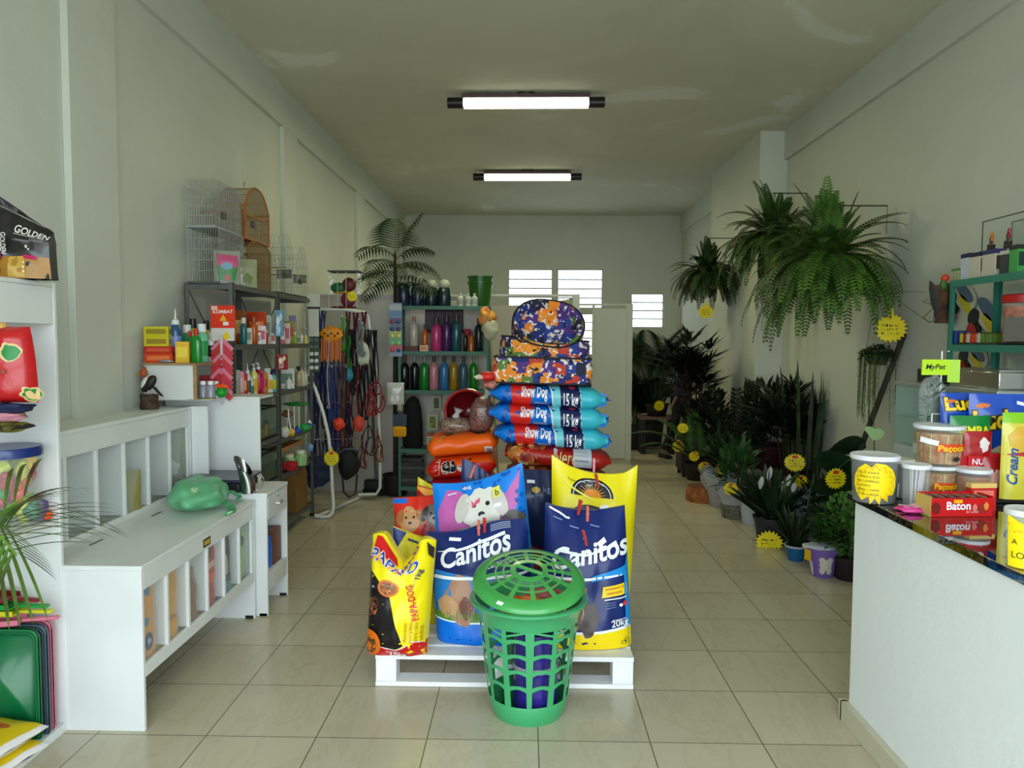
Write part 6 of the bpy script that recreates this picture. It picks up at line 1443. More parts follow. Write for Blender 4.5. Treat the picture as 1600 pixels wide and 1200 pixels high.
fern('huge bright hanging fern nearest on the right wall, its pot bottom showing', (XP(1293, 6.0)-.02, 6.0), 1.97, 190, .60, .92, FERN, 5, pr=.12, ph=.30, ll=.085)
fern('large hanging fern with upright fronds behind the nearest one', (XP(1206, 7.7)-.02, 7.7), 2.50, 130, .52, .80, FERN2, 8, pr=.11, ll=.08)
fern('dark round hanging fern farthest back by the pier', (XP(1104, 9.4), 9.4), 2.28, 170, .40, .60, leafM((48, 82, 30), (20, 42, 14)), 11, nl=22, ll=.07)
t = T('dry_vine', 'thin dry vine strands dangling below the middle hanging fern', 'vine', W(1190, 400, 7.6)); m = MB(); rr = random.Random(3)
for k in range(5): m.tube([(rr.uniform(-.03, .03)*i/6*2, rr.uniform(-.02, .02), -.75*i/8*(1-.1*k)) for i in range(9)], .003, 4)
m.tube([(0, 0, 0), (.02, 0, .25)], .004, 4); obj('strands', m, M((70, 64, 40), .8), t)
# moss pot
t = T('hanging_plant', 'small hanging moss pot with long trailing string of leaves near the counter', 'plant', (XP(1370, 5.75), 5.75, 1.44)); rr = random.Random(5)
obj('pot', MB().lathe([(.06, 0), (.10, .10), (.105, .12)], n=20), M((56, 60, 34), .8), t); m = MB()
for k in range(900):
    a = rr.random()*6.28; r = .13*rr.random()**.5; p = Vector((r*cos(a), r*sin(a), .10+.06*rr.random()-.08*(r/.13)**2))
    blade(m, p, (cos(a)+rr.uniform(-.6, .6), sin(a)+rr.uniform(-.6, .6), rr.uniform(-.3, 1)), .028, .018, .2, 2)
obj('moss_foliage', m, leafM((44, 78, 30), (20, 44, 18)), t, smooth=0); m = MB()
for k in range(46):
    a = rr.random()*6.28 if k < 16 else rr.uniform(2.5, 4.2); x, y = .12*cos(a), .12*sin(a); L_ = rr.uniform(.3, .55) if k >= 16 else rr.uniform(.2, .62)
    m.tube([(x*(1+.1*i/6), y*(1+.1*i/6), .08-L_*i/6) for i in range(7)], .0016, 3, 1, cap=False)
    for i in range(int(L_/.014)): blade(m, (x*1.05+rr.uniform(-.006, .006), y*1.05, .08-.014*i), (rr.uniform(-1, 1), rr.uniform(-1, 1), -.4), .014, .011, .2, 2)
obj('trailing_strings', m, [leafM((104, 140, 66), (60, 96, 44)), STEM], t, smooth=0)
obj('hanging_wire', MB().tube([(-.09, 0, .12), (-.02, 0, .58), (.16, 0, .60)], .002, 4).tube([(.09, 0, .12), (-.02, 0, .58)], .002, 4), M((50, 46, 40), .5), t)
# ground plants
def potted(label, px, py, r0, r1, h_, mat, z0=0, name='potted_plant', rim=True, soil=True, pos=None):
    p = WZ(px, py, z0) if pos is None else Vector(pos)
    t = T(name, label, 'plant', (p.x, p.y+(r0 if pos is None else 0), z0)); 
    if t.location.x+r1*1.1 > XR: t.location.x = XR-r1*1.1-.01
    pot(t, r0, r1, h_, mat, rim, soil=soil); return t
def rhapis(t, h0, n, L_, seed, mat=DARKG, w_=.03, spread=.22, stems=6, nb=9, zs=(.55, 1.0)):
    rr = random.Random(seed); m = MB(); sm = MB()
    for k in range(stems):
        a = rr.random()*6.28; bx, by = .05*cos(a), .05*sin(a); H_ = h0*rr.uniform(.75, 1); tx, ty = spread*.6*cos(a)*rr.random(), spread*.6*sin(a)*rr.random()
        sm.tube([(bx, by, .1), (bx*.5+tx*.5, by*.5+ty*.5, H_*.55), (tx, ty, H_)], [.010, .009, .007], 6)
        for j in range(n):
            az = rr.random()*6.28; el = rr.uniform(-.1, 1.25); pl = rr.uniform(.12, .26); zb = H_*rr.uniform(*zs)
            q = Vector((tx*zb/H_, ty*zb/H_, zb)); e = q+Vector((cos(az)*cos(el), sin(az)*cos(el), sin(el)))*pl
            sm.tube([q, e], [.004, .0025], 4)
            D_ = Vector((cos(az)*cos(el*.8), sin(az)*cos(el*.8), sin(el*.8))); s_ = Vector((-sin(az), cos(az), 0)); u_ = D_.cross(s_)
            for b in range(nb):
                g = (b/(nb-1)-.5)*2.5
                d = D_*cos(g)+s_*sin(g)+Vector((0, 0, .1)); blade(m, e, d, L_*rr.uniform(.8, 1)*(1-.25*abs(g)/1.25), w_, .16, 3, side=d.cross(Vector((u_)))if False else None)
    obj('fan_leaves', m, mat, t, smooth=0); obj('stems', sm, TRUNK, t)
def areca(t, h0, n, L_, seed, mat, ll=.22, lw=.022, nl=24, el0=.9, droop=1.3, trunk=0):
    rr = random.Random(seed); m = MB()
    for k in range(n):
        az = rr.random()*6.28; q = Vector((.04*cos(az), .04*sin(az), h0*rr.uniform(.5, 1) if not trunk else h0))
        frond(m, q, az, rr.uniform(el0-.3, el0+.5), L_*rr.uniform(.75, 1), droop*rr.uniform(.7, 1.1), nl, ll, lw, 0, .45, start=.22)
        if not trunk: m.tube([(q.x*.5, q.y*.5, .08), q], .006, 5, 1)
    obj('fronds', m, [mat, STEM], t, smooth=0)
    if trunk: obj('trunk', MB().tube([(0, 0, .05), (.01, 0, h0*.5), (0, 0, h0)], [trunk, trunk*.8, trunk*.7], 10), TRUNK, t)
def zz(t, n, h0, seed, mat, ll=.085, lw=.04, lean=.5):
    rr = random.Random(seed); m = MB()
    for k in range(n):
        az = rr.random()*6.28; frond(m, (.03*cos(az), .03*sin(az), .12), az, R(86)-rr.uniform(0, lean), h0*rr.uniform(.7, 1), rr.uniform(.3, .9), 13, ll, lw, 0, .1, start=.3, taper=.6, smi=0, twist=.3)
    obj('leaf_stems', m, [mat, STEM], t, smooth=0)
def bush(t, c, r, n, ll, lw, seed, mat, name='foliage', up=.5):
    rr = random.Random(seed); m = MB()
    for k in range(n):
        d = Vector((rr.gauss(0, 1), rr.gauss(0, 1), rr.gauss(0, 1))).normalized()*rr.random()**.4
        p = Vector((c[0]+d.x*r[0], c[1]+d.y*r[1], c[2]+d.z*r[2])); blade(m, p, d+Vector((rr.uniform(-.6, .6), rr.uniform(-.6, .6), up)), ll*rr.uniform(.6, 1.1), lw, .3, 3)
    for k in range(8):
        a = rr.random()*6.28; m.tube([(.02*cos(a), .02*sin(a), .03), (c[0]+r[0]*.6*cos(a), c[1]+r[1]*.6*sin(a), c[2]+r[2]*.3)], .004, 4)
    obj(name, m, mat, t, smooth=0)
def spikes(t, n, h0, w_, seed, mat, lean=.15, r=.06, droop=.04, name='leaves', z=.1):
    rr = random.Random(seed); m = MB()
    for k in range(n):
        a = rr.random()*6.28; blade(m, (r*cos(a), r*sin(a), z), (cos(a)*lean*rr.random()*2, sin(a)*lean*rr.random()*2, 1), h0*rr.uniform(.65, 1), w_, droop, 6, side=Vector((cos(a+1.2), sin(a+1.2), 0)))
    obj(name, m, mat, t, smooth=0)
BK = M((26, 22, 22), .6); WRAP = M((176, 180, 184), .25, alpha=.85, bump=1, bscale=12, coat=.5); WHP = M((186, 190, 192), .4)
# tall palm by the green shelf
t = potted('tall slender palm rising beside the green bottle shelf, left of the jugs', 0, 0, .10, .13, .22, BK, pos=(XP(618, 7.66)-.0, 7.66, 0))
m = MB()
for az, el, L_, dr, z in ((.2, 1.2, .55, .35, 2.48), (1.8, 1.5, .40, .3, 2.50), (-.5, .2, .5, 1.0, 2.2), (3.9, .1, .5, 1.1, 2.2), (2.9, .95, .55, 1.7, 2.45), (3.5, .35, .62, 1.5, 2.30), (2.6, .75, .5, 1.9, 2.38), (.1, .55, .60, 1.5, 2.36), (-.3, .30, .60, 1.25, 2.25), (-.9, .7, .42, 1.5, 2.32), (4.2, .5, .45, 1.6, 2.28), (.2, 1.0, .5, 1.4, 2.42)):
    frond(m, (0, 0, z), az, el, L_*.95, dr*1.15, 12, .30, .024, 0, .6, start=.15)
obj('fronds', m, [leafM((34, 60, 28), (18, 34, 18)), STEM], t, smooth=0); obj('trunk', MB().tube([(0, 0, .1), (.0, .0, 1.2), (.005, 0, 2.0), (0, 0, 2.5)], [.030, .026, .024, .014], 8), TRUNK, t)
# near palm at the left frame edge
t = potted('potted palm by the entrance, its arching fronds crossing the white shelf unit', 0, 0, .13, .16, .30, M((120, 80, 60), .7), pos=(-1.66, 1.62, 0))
m = MB(); PB = Vector((-1.66, 1.62, 0))
NP = leafM((84, 128, 46), (60, 40, 26))
def hand_frond(p0, p1, p2, nl, ll, lw, droop, both=True):
    p0, p1, p2 = [W(*p)-PB for p in (p0, p1, p2)]; n = 12
    pts = [((1-k/n)**2)*p0+2*(1-k/n)*(k/n)*p1+((k/n)**2)*p2 for k in range(n+1)]
    m.tube(pts, [.006*(1-.6*k/n) for k in range(n+1)], 5, 1)
    for k in range(nl):
        t_ = .1+.9*k/nl; f_ = t_*n; i = min(int(f_), n-1); q = pts[i].lerp(pts[i+1], f_-i); T_ = (pts[i+1]-pts[i]).normalized()
        s_ = T_.cross(Vector((0, -1, .2))).normalized()
        for sg in ((-1, 1) if both else (1,)):
            blade(m, q, (s_*sg*.75+T_*.8).normalized(), ll*(1-.35*abs(t_-.5)), lw, droop, 8)
hand_frond((-60, 860, 1.9), (-10, 800, 2.0), (52, 770, 2.1), 7, .36, .012, .48)
hand_frond((-70, 840, 1.8), (-20, 822, 1.95), (16, 822, 2.05), 9, .42, .012, .50)
hand_frond((-50, 800, 1.8), (0, 830, 1.9), (26, 868, 1.95), 9, .16, .012, .35)
hand_frond((-60, 900, 1.9), (-20, 840, 2.0), (10, 810, 2.1), 7, .38, .012, .45)
obj('fronds', m, [NP, M((96, 140, 40), .5)], t, smooth=0)
m = MB(); [m.tube([(0, 0, .25), W(px, py, y)-PB], .008, 5) for px, py, y in ((-60, 860, 1.9), (-70, 840, 1.8), (-50, 800, 1.8), (-60, 900, 1.9))]; obj('stems', m, STEM, t)
# far end plants
t = potted('dark bushy palm seen through the gap by the screen panel', 0, 0, .12, .15, .25, BK, pos=(1.08, 12.4, 0)); areca(t, 1.0, 26, .62, 3, DARKG, .26, .03)
t = potted('tall dark areca palm behind the screen edge, below the small window', 0, 0, .18, .22, .45, BK, pos=(1.95, 11.6, 0)); areca(t, 1.1, 30, 1.05, 4, DARKG, .30, .03, 26, 1.2)
t = potted('second dark areca palm right at the screen edge', 0, 0, .16, .2, .35, BK, pos=(1.66, 11.2, 0)); areca(t, .75, 24, .8, 5, leafM((30, 44, 24), (12, 22, 12)), .26, .03, 24, 1.3)
t = T('side_table', 'pinkish box table holding a dark pot behind the walking person', 'table', (1.86, 10.75, 0)); obj('top', MB().box(-.22, .30, -.18, .18, .50, .54), M((110, 84, 74), .6), t); obj('leg', MB().box(-.20, -.14, -.15, .15, 0, .50), BK, t); obj('leg', MB().box(.22, .28, -.15, .15, 0, .50), BK, t)
t = potted('dark low pot with grassy plant on the pinkish table', 0, 0, .13, .17, .18, BK, z0=.5405, pos=(1.90, 10.75, .5405)); spikes(t, 40, .8, .025, 4, DARKG, .3)
RP = M((40, 20, 20), .6)
t = T('planter', 'tall dark square wooden planter holding the fan palm', 'planter', (2.03, 8.98, 0))
obj('box', MB().box(-.17, .19, -.17, .17, .07, .50), M((40, 26, 24), .6, mottle=.3), t, bevel=.008)
for x in (-.15, .13):
    for y in (-.15, .12): obj('foot', MB().box(x, x+.04, y, y+.04, 0, .072), BK, t)
t = T('fan_palm', 'big dark fan palm spreading in front of the small window at the right', 'plant', (2.06, 9.1, .505)); obj('root_ball', MB().blob((0, 0, .03), (.13, .13, .06), 10), SOIL, t); rhapis(t, 1.05, 9, .34, 5, leafM((22, 32, 22), (10, 16, 12)), .034, .5, 9, 9, (.5, 1.0))
t = potted('dark leafy shrub between the fan palm and the wrapped pots', 1108, 742, .12, .15, .24, BK); bush(t, (.0, 0, .62), (.36, .28, .38), 420, .13, .055, 6, leafM((26, 44, 22), (12, 24, 12)))
t = potted('green feathery leaved plant arching over the dark planter', 1090, 752, .10, .13, .2, BK); m = MB()
for az, el, L_, dr in ((2.9, 1.1, .95, 1.5), (2.4, 1.3, .8, 1.2), (.5, 1.2, .7, 1.3), (3.4, .9, .8, 1.2), (1.5, 1.4, .8, .9), (4.6, 1.0, .6, 1.4)): frond(m, (0, 0, .18), az, el, L_, dr, 22, .13, .035, 0, .2, start=.2)
obj('fronds', m, [leafM((60, 96, 40), (30, 56, 26)), STEM], t, smooth=0)
t = T('tree_stump', 'orange brown sawn tree stump slab lying on the floor under the plants', 'stump', (1.84, 7.52, 0)); m = MB()
obj('bark', MB().lathe([(.20, 0), (.205, .03), (.20, .13), (.19, .15)], n=28, sx=.98, sy=.9), M((186, 112, 52), .8, c2=(128, 72, 32), scale=18, bump=1), t); obj('cut_face', MB().lathe([(.001, .152), (.188, .1515)], n=28, cap=False, sx=.98, sy=.9), M((120, 74, 44), .8, mottle=.4, scale=20), t)
t = potted('zigzag leaved plant with stiff dark stems against the wall', 1160, 760, .13, .16, .26, M((60, 24, 26), .5)); zz(t, 16, 1.25, 4, leafM((24, 40, 20), (12, 22, 12)), .10, .045, .35)
t = potted('second stiff stemmed dark plant left of the zigzag one', 1128, 738, .13, .16, .26, BK); zz(t, 12, 1.0, 7, leafM((30, 52, 24), (14, 28, 14)), .10, .045, .5)
t = potted('broad dark leaved plant in a maroon pot behind the peace lily', 1212, 770, .18, .24, .50, M((70, 18, 22), .5)); bush(t, (0, 0, .85), (.30, .25, .28), 220, .24, .045, 9, DARKG, up=.8)
t = potted('wide fan palm with reddish stems in front of the right wall', 1262, 790, .15, .19, .34, M((44, 22, 24), .6)); rhapis(t, 1.15, 8, .30, 12, leafM((26, 42, 26), (12, 20, 14)), .034, .55, 10, 8, (.55, 1.0))
t = potted('tall sword leaved plant rising behind the counter corner', 1325, 800, .14, .17, .3, M((70, 70, 70), .6)); spikes(t, 14, 1.25, .042, 6, leafM((56, 76, 44), (26, 42, 26)), .10, .12, .02, z=.25)
t = T('wooden_stake', 'dark slanting wooden stake standing among the tall leaves by the wall', 'stake', (0, 0, 0)); a = W(1345, 700, 5.75); b = W(1398, 560, 5.75); d = (b-a).normalized(); t.location = a-d*(a.z/d.z); obj('stake', MB().tube([(0, 0, 0), b+d*.2-Vector(t.location)], .022, 8), M((52, 48, 38), .8), t)
for k, (px, py, r0, r1, h_, lb, seed) in enumerate([(1137, 795, .14, .20, .30, 'cellophane wrapped pot with purple grey decoration beside the stump', 3), (1150, 812, .10, .13, .24, 'grey striped wrapped pot in front of the cellophane one', 4), (1178, 775, .15, .19, .24, 'pale patterned wrapped pot farther back near the wall', 6)]):
    t = potted(lb, px, py, r0, r1, h_, WRAP if k != 1 else M((128, 128, 112), .5, c2=(84, 84, 74), scale=30)); m = MB()
    def wr(u, v, r1=r1, h_=h_, k=k): a = 2*pi*u; r = r1*(.92+.35*v)*(1+.12*noise.noise(Vector((cos(a)*3, sin(a)*3, v*2+k)))); return Vector((r*cos(a), r*sin(a), h_*(.55+.6*v)+.03*sin(a*7)*v))
    obj('wrapping', MB().grid(wr, 48, 8, 0, wrap=True), WRAP, t, smooth=60)
    (bush if k != 1 else bush)(t, (0, 0, h_+.22), (.18, .18, .22), 150, .15, .04, seed, [DARKG, MIDG, DARKG][k], up=.8)
t = potted('white square pot with a low plant behind the peace lily', 1180, 822, .09, .11, .22, WHP); bush(t, (0, 0, .30), (.12, .12, .10), 80, .12, .03, 8, DARKG)
t = potted('peace lily with pointed white flowers in a dark pot', 1212, 850, .11, .14, .20, M((40, 42, 46), .5)); spikes(t, 70, .48, .06, 7, leafM((30, 56, 28), (14, 30, 16)), .55, .05, .28, z=.16); m = MB(); st = MB()
for x, y, z, h_ in ((-.05, -.05, .50, .12), (.10, -.06, .46, .10), (-.10, 0, .42, .11), (.08, .02, .40, .09), (.13, -.1, .42, .08)): m = MB(); blade(m, (x, y, z), (.1, -.1, 1), h_, .05, 0, 5, side=Vector((1, .3, 0))); obj('spathe', m, M((216, 220, 206), .5), t, smooth=0); st.tube([(0, 0, .18), (x, y, z)], .004, 5)
obj('flower_stems', st, MIDG, t); bush(t, (0, 0, .20), (.10, .10, .02), 30, .03, .03, 2, M((190, 190, 200), .5), 'white_pebbles')
t = potted('small blue round pot with a dark spiky plant', 1247, 878, .055, .075, .11, M((16, 92, 140), .4)); obj('rim_wrap', MB().lathe([(.08, .10), (.084, .115), (.074, .115)], n=24, cap=False), M((176, 180, 190), .4), t); spikes(t, 60, .34, .022, 9, DARKG, .5, .03, .2, z=.1)
def purple():
    t = potted('purple pot with cream bear shaped patches standing on the floor by the counter', 1291, 904, .075, .11, .20, M((122, 92, 170), .45)); WP = M((206, 200, 190), .6)
    def P(a, z, o=.003): r = .075+(.11-.075)*min(1, z/.18)+o; return Vector((r*cos(a), r*sin(a), z))
    s = Sheet(1, 1, lambda u, v, off: P(u, v, .001+off))
    for (a, z, ra, rz_) in ((-1.70, .095, .42, .040), (-1.95, .13, .20, .022), (-1.45, .13, .20, .022), (-1.95, .055, .2, .026), (-1.45, .055, .2, .026), (-2.75, .07, .14, .06)): s.put(tess([ell(a, z, ra, rz_, 18, wob=.15, seed=a)], .05), WP)
    obj('cream_patches', s.mb, s.mats, t, smooth='raw'); obj('tissue', MB().blob((0, 0, .195), (.115, .11, .028), 14, k=.5, seed=3), M((190, 196, 206), .5), t, smooth=60)
    obj('price_sticker', MB().at((-.115, -.035, .15), rz=-1.2).box(-.03, .03, -.002, .002, -.035, .04), M((220, 176, 20), .5), t)
    bush(t, (.02, 0, .33), (.10, .10, .12), 120, .07, .04, 3, MIDG)
purple()
t = potted('bright green leafy plant in a dark pot touching the counter end', 1325, 880, .09, .11, .16, BK, pos=(2.22, 5.05, 0)); bush(t, (-.04, 0, .36), (.16, .14, .22), 420, .045, .032, 12, LIGHTG)
t = potted('shaded green shrub behind the purple pot', 1290, 850, .10, .13, .18, BK, pos=(2.42, 5.75, 0)); bush(t, (0, 0, .36), (.28, .22, .20), 320, .09, .045, 13, leafM((36, 62, 26), (16, 32, 14)))
t = T('planter', 'pale blue grey pot with a bamboo mat sleeve at the right wall', 'planter', (2.36, 6.05, 0)); obj('pot', MB().lathe([(.13, 0), (.15, .02), (.17, .38), (.18, .40), (.165, .40), (.15, .3)], n=28, cap=False), M((140, 150, 164), .45), t)
m = MB(); [m.tube([(.20*cos(a), .19*sin(a), .03), (.205*cos(a), .195*sin(a), .36)], .006, 5) for a in [-1.25+.075*k for k in range(18)]]; obj('bamboo_mat', m, M((170, 134, 84), .7), t); obj('stand', MB().box(-.14, .14, -.14, .14, 0, .02), BK, t)
t = T('anthurium', 'plant with huge dark oval leaves overlapping the counter corner', 'plant', (2.36, 6.05, .39)); m = MB(); st = MB(); BL_ = leafM((30, 58, 30), (18, 38, 20), .35)
for px, py, y, L_, w0, d in ((1275, 712, 5.6, .42, .24, (1, -.3, -.25)), (1270, 760, 5.5, .46, .25, (1, -.2, .25)), (1395, 712, 4.6, .30, .16, (1, 0, .15)), (1300, 700, 5.7, .30, .2, (.9, .2, .3)), (1215, 762, 5.6, .2, .1, (-.5, -.6, -.4)), (1262, 792, 5.4, .16, .08, (.8, -.5, -.1))):
    p = W(px, py, y)-Vector((2.36, 6.05, .39)); blade(m, p, d, L_, w0, .35, 8, side=Vector((.1, -.55, .8))); st.tube([(0, 0, 0), p*.5+Vector((0, 0, .12)), p], .007, 6)
obj('leaves', m, BL_, t, smooth=0); obj('stems', st, MIDG, t)
t = T('calla_leaf', 'single pale green heart shaped leaf standing above the counter corner', 'plant', W(1366, 690, 4.4)); m = MB(); P_ = [(-.005, 0), (-.03, .035), (-.06, .07), (-.052, .09), (-.02, .088), (0, .075), (.03, .08), (.056, .06), (.05, .03), (.02, .008)]
obj('leaf', MB().prism(P_, .003, 0, axis='y'), M((150, 180, 120), .5), t, smooth=0); obj('stem', MB().tube([(0, 0, .01), (.01, 0, -.3), (0, .02, -t.location.z+.1)], .004, 6), MIDG, t); obj('pot', MB().lathe([(.05, -t.location.z), (.07, -t.location.z+.12), (.06, -t.location.z+.12)], n=20), BK, t)
# tags among the plants
TG = 'yellow starburst price tags among the plants'
for px, py, y, s_, lb in ((1061, 697, 8.78, .17, 'yellow starburst tag on the front of the tall dark planter'), (1067, 669, 8.78, .14, 'dim yellow tag just above the dark planter'), (1030, 634, 10.52, .17, 'dim yellow tag on the dark pot behind the walking person'), (1085, 713, 8.2, .13, 'small yellow tag among leaves right of the dark planter'),
    (1101, 731, 7.9, .15, 'yellow tag behind the stump, left of the two wrapped pot tags'), (1128, 733, 7.10, .13, 'yellow tag with red dot on the cellophane wrapped pot'), (1142, 764, 6.55, .135, 'yellow tag with red dot on the grey striped pot'), (1178, 784, 6.35, .13, 'yellow tag with red dot on the white square pot'),
    (1202, 848, 5.78, .215, 'largest pale yellow burst tag standing on the floor before the peace lily'), (1242, 723, 6.3, .18, 'yellow starburst tag high among dark stems near the big leaves'), (1252, 752, 6.2, .12, 'lower yellow tag half hidden by the big dark leaves'), (1306, 748, 5.3, .17, 'yellow tag edge peeking out under the big dark leaf'),
    (1212, 410, 7.45, .14, 'small yellow tag hanging under the middle fern'), (1103, 487, 9.1, .19, 'round yellow tag hanging below the farthest fern'), (1392, 513, 5.6, .235, 'big yellow starburst tag hanging on the wall above the moss pot')):
    star_tag(lb, W(px, py, y), s_*1.0, s_*.92, random.Random(px).uniform(-.4, .3), dot=(py > 680 and s_ < .2), writing=3, tab=.02 if px in (1392, 1103) else 0, string=.08 if px == 1392 else None)
# ---------------------------------------------------------------- person walking behind the plants
def person():
    F1 = WZ(1031, 716, 0); px0, y0 = F1.x, F1.y
    t = T('person', 'person in navy top and dark trousers striding behind the fan palm', 'person', (px0, y0, 0)); t.scale = (.86, .86, .86)
    SK = M((126, 92, 76), .6); NV = M((24, 24, 60), .8); TR = M((20, 20, 30), .85); SH = M((14, 12, 12), .5); HR = M((26, 20, 18), .8)
    J = {'pel': (.30, 0, .95), 'spine': (.33, 0, 1.12), 'chest': (.36, 0, 1.33), 'neck': (.385, 0, 1.47), 'head': (.41, 0, 1.60),
         'lh': (.27, -.09, .92), 'lk': (.20, -.09, .50), 'la': (.02, -.09, .10), 'lt': (.12, -.09, .03), 'lhe': (-.03, -.09, .06),
         'rh': (.32, .09, .92), 'rk': (.50, .09, .53), 'ra': (.56, .09, .08), 'rt': (.74, .09, .03), 'rhe': (.50, .09, .04),
         'ls': (.35, -.17, 1.40), 'le': (.28, -.24, 1.14), 'lw': (.16, -.22, .93), 'rs': (.37, .17, 1.40), 're': (.46, .22, 1.15), 'rw': (.62, .18, 1.05)}
    def skin(name, verts, edges, rad, mat, sub=2):
        me = D_.meshes.new(name); me.from_pydata([J[v] if isinstance(v, str) else v for v in verts], edges, []); me.materials.append(mat)
        o = D_.objects.new(name, me); COL.objects.link(o); o.parent = t
        o.modifiers.new('k', 'SKIN'); 
        for i, r in enumerate(rad):
            sv = me.skin_vertices[0].data[i]; sv.radius = r if isinstance(r, tuple) else (r, r); sv.use_root = (i == 0)
        s = o.modifiers.new('s', 'SUBSURF'); s.levels = sub; s.render_levels = sub; s_ = o.modifiers.new('c', 'WELD') if False else None
        return o
    V = ['pel', 'spine', 'chest', 'neck', 'head', 'lh', 'lk', 'la', 'lt', 'rh', 'rk', 'ra', 'rt', 'ls', 'le', 'lw', 'rs', 're', 'rw']
    rad = [.10, .10, .115, .05, .085, .075, .052, .036, .03, .075, .052, .036, .03, .05, .038, .026, .05, .038, .026]
    ix = {v: i for i, v in enumerate(V)}
    E_ = [(ix[a], ix[b]) for a, b in (('pel', 'spine'), ('spine', 'chest'), ('chest', 'neck'), ('neck', 'head'), ('pel', 'lh'), ('lh', 'lk'), ('lk', 'la'), ('la', 'lt'), ('pel', 'rh'), ('rh', 'rk'), ('rk', 'ra'), ('ra', 'rt'), ('chest', 'ls'), ('ls', 'le'), ('le', 'lw'), ('chest', 'rs'), ('rs', 're'), ('re', 'rw'))]
    pts = [J[v] for v in V]
    for w, dr in (('lw', Vector((-.35, .0, -.94))), ('rw', Vector((.9, 0, -.35)))):
        wi = ix[w]; p = Vector(J[w]); n = len(pts); palm = p+dr*.06; pts.append(tuple(palm)); rad.append((.030, .016)); E_.append((wi, n))
        for f_ in range(4):
            off = Vector((0, -.03+.02*f_, 0)); b = palm+off+dr*.02; m_ = b+dr*.03; e = m_+(dr+Vector((.25, 0, -.1))).normalized()*.03
            k = len(pts); pts += [tuple(b), tuple(m_), tuple(e)]; rad += [.009, .0085, .007]; E_ += [(n, k), (k, k+1), (k+1, k+2)]
        k = len(pts); th_ = p+dr*.03+Vector((0, -.04 if w == 'lw' else -.04, 0)); pts += [tuple(th_), tuple(th_+dr*.04)]; rad += [.010, .008]; E_ += [(wi, k), (k, k+1)]
    skin('body', pts, E_, rad, SK)
    skin('trousers', ['pel', 'lh', 'lk', (.035, -.09, .14), 'rh', 'rk', (.555, .09, .12)], [(0, 1), (1, 2), (2, 3), (0, 4), (4, 5), (5, 6)], [.13, .10, .072, .058, .10, .072, .058], TR)
    skin('shirt', ['spine', 'pel', 'chest', (.375, 0, 1.42), 'ls', 'le', (.20, -.225, 1.0), 'rs', 're', (.55, .20, 1.09)], [(0, 1), (0, 2), (2, 3), (2, 4), (4, 5), (5, 6), (2, 7), (7, 8), (8, 9)], [.125, .135, .145, .07, .07, .055, .045, .07, .055, .045], NV)
    hd = MB().blob((.42, 0, 1.64), (.085, .075, .105), 18); obj('head_shape', hd, SK, t)
    obj('hair', MB().grid(lambda u, v: Vector((.41+.095*cos(2*pi*u)*sin(pi*.62*v)-.012, .085*sin(2*pi*u)*sin(pi*.62*v), 1.655+.112*cos(pi*.62*v)+(.035 if cos(2*pi*u) > .3 and v > .75 else 0))), 24, 10, 0, wrap=True), HR, t)
    for s_ in (-1, 1): obj('eye', MB().blob((.492, s_*.03, 1.645), (.009, .012, .008), 8), M((230, 230, 225), .3), t); obj('ear', MB().blob((.41, s_*.078, 1.635), (.018, .008, .028), 8), SK, t)
    obj('nose', MB().tube([(.50, 0, 1.65), (.518, 0, 1.62), (.50, 0, 1.61)], [.008, .013, .008], 8), SK, t); obj('mouth', MB().blob((.492, 0, 1.585), (.008, .022, .007), 8), M((130, 70, 66), .5), t)
    for a, h_, tt in (('la', 'lhe', 'lt'), ('ra', 'rhe', 'rt')):
        A = Vector(J[h_]); B = Vector(J[tt]); obj('shoe', MB().tube([A+Vector((-.01, 0, .0)), A.lerp(B, .4)+Vector((0, 0, .01)), B+Vector((.02, 0, .002)), B+Vector((.06, 0, 0))], [.035, .045, .042, .022], 10, flat=.85), SH, t)
person()
# ---------------------------------------------------------------- service counter
t = T('counter', 'white masonry counter with polished black granite top at the right', 'counter', (1.385, .8, 0))
obj('base', MB().box(0, .75, 0, 2.31, 0, .945), plaster((232, 236, 236), .02), t, bevel=.003)
def granite():
    m, nt, b, L = nodes_mat('granite'); tc = nt.nodes.new('ShaderNodeTexCoord'); v = nt.nodes.new('ShaderNodeTexVoronoi'); v.inputs['Scale'].default_value = 120; L(tc.outputs['Object'], v.inputs['Vector'])
    n = nt.nodes.new('ShaderNodeTexNoise'); n.inputs['Scale'].default_value = 60; n.inputs['Detail'].default_value = 6; L(tc.outputs['Object'], n.inputs['Vector'])
    r = nt.nodes.new('ShaderNodeValToRGB'); L(n.outputs['Fac'], r.inputs['Fac']); r.color_ramp.elements[0].position = .5; r.color_ramp.elements[0].color = lin((14, 15, 14)); r.color_ramp.elements[1].position = .72; r.color_ramp.elements[1].color = lin((96, 82, 60))
    L(r.outputs['Color'], b.inputs['Base Color']); b.inputs['Roughness'].default_value = .04; b.inputs['Specular IOR Level'].default_value = .9; b.inputs['Coat Weight'].default_value = .6; b.inputs['Coat Roughness'].default_value = .02; return m
obj('granite_top', MB().box(-.012, 1.0, -.02, 2.36, .9455, .975), granite(), t, bevel=.002)
obj('skirting', MB().box(-.03, -.0005, -.02, 2.325, 0, .085), M((196, 190, 168), .35), t, bevel=.002); obj('skirting', MB().box(-.03, .75, 2.3105, 2.34, 0, .085), M((196, 190, 168), .35), t, bevel=.002)
ZT = .9755
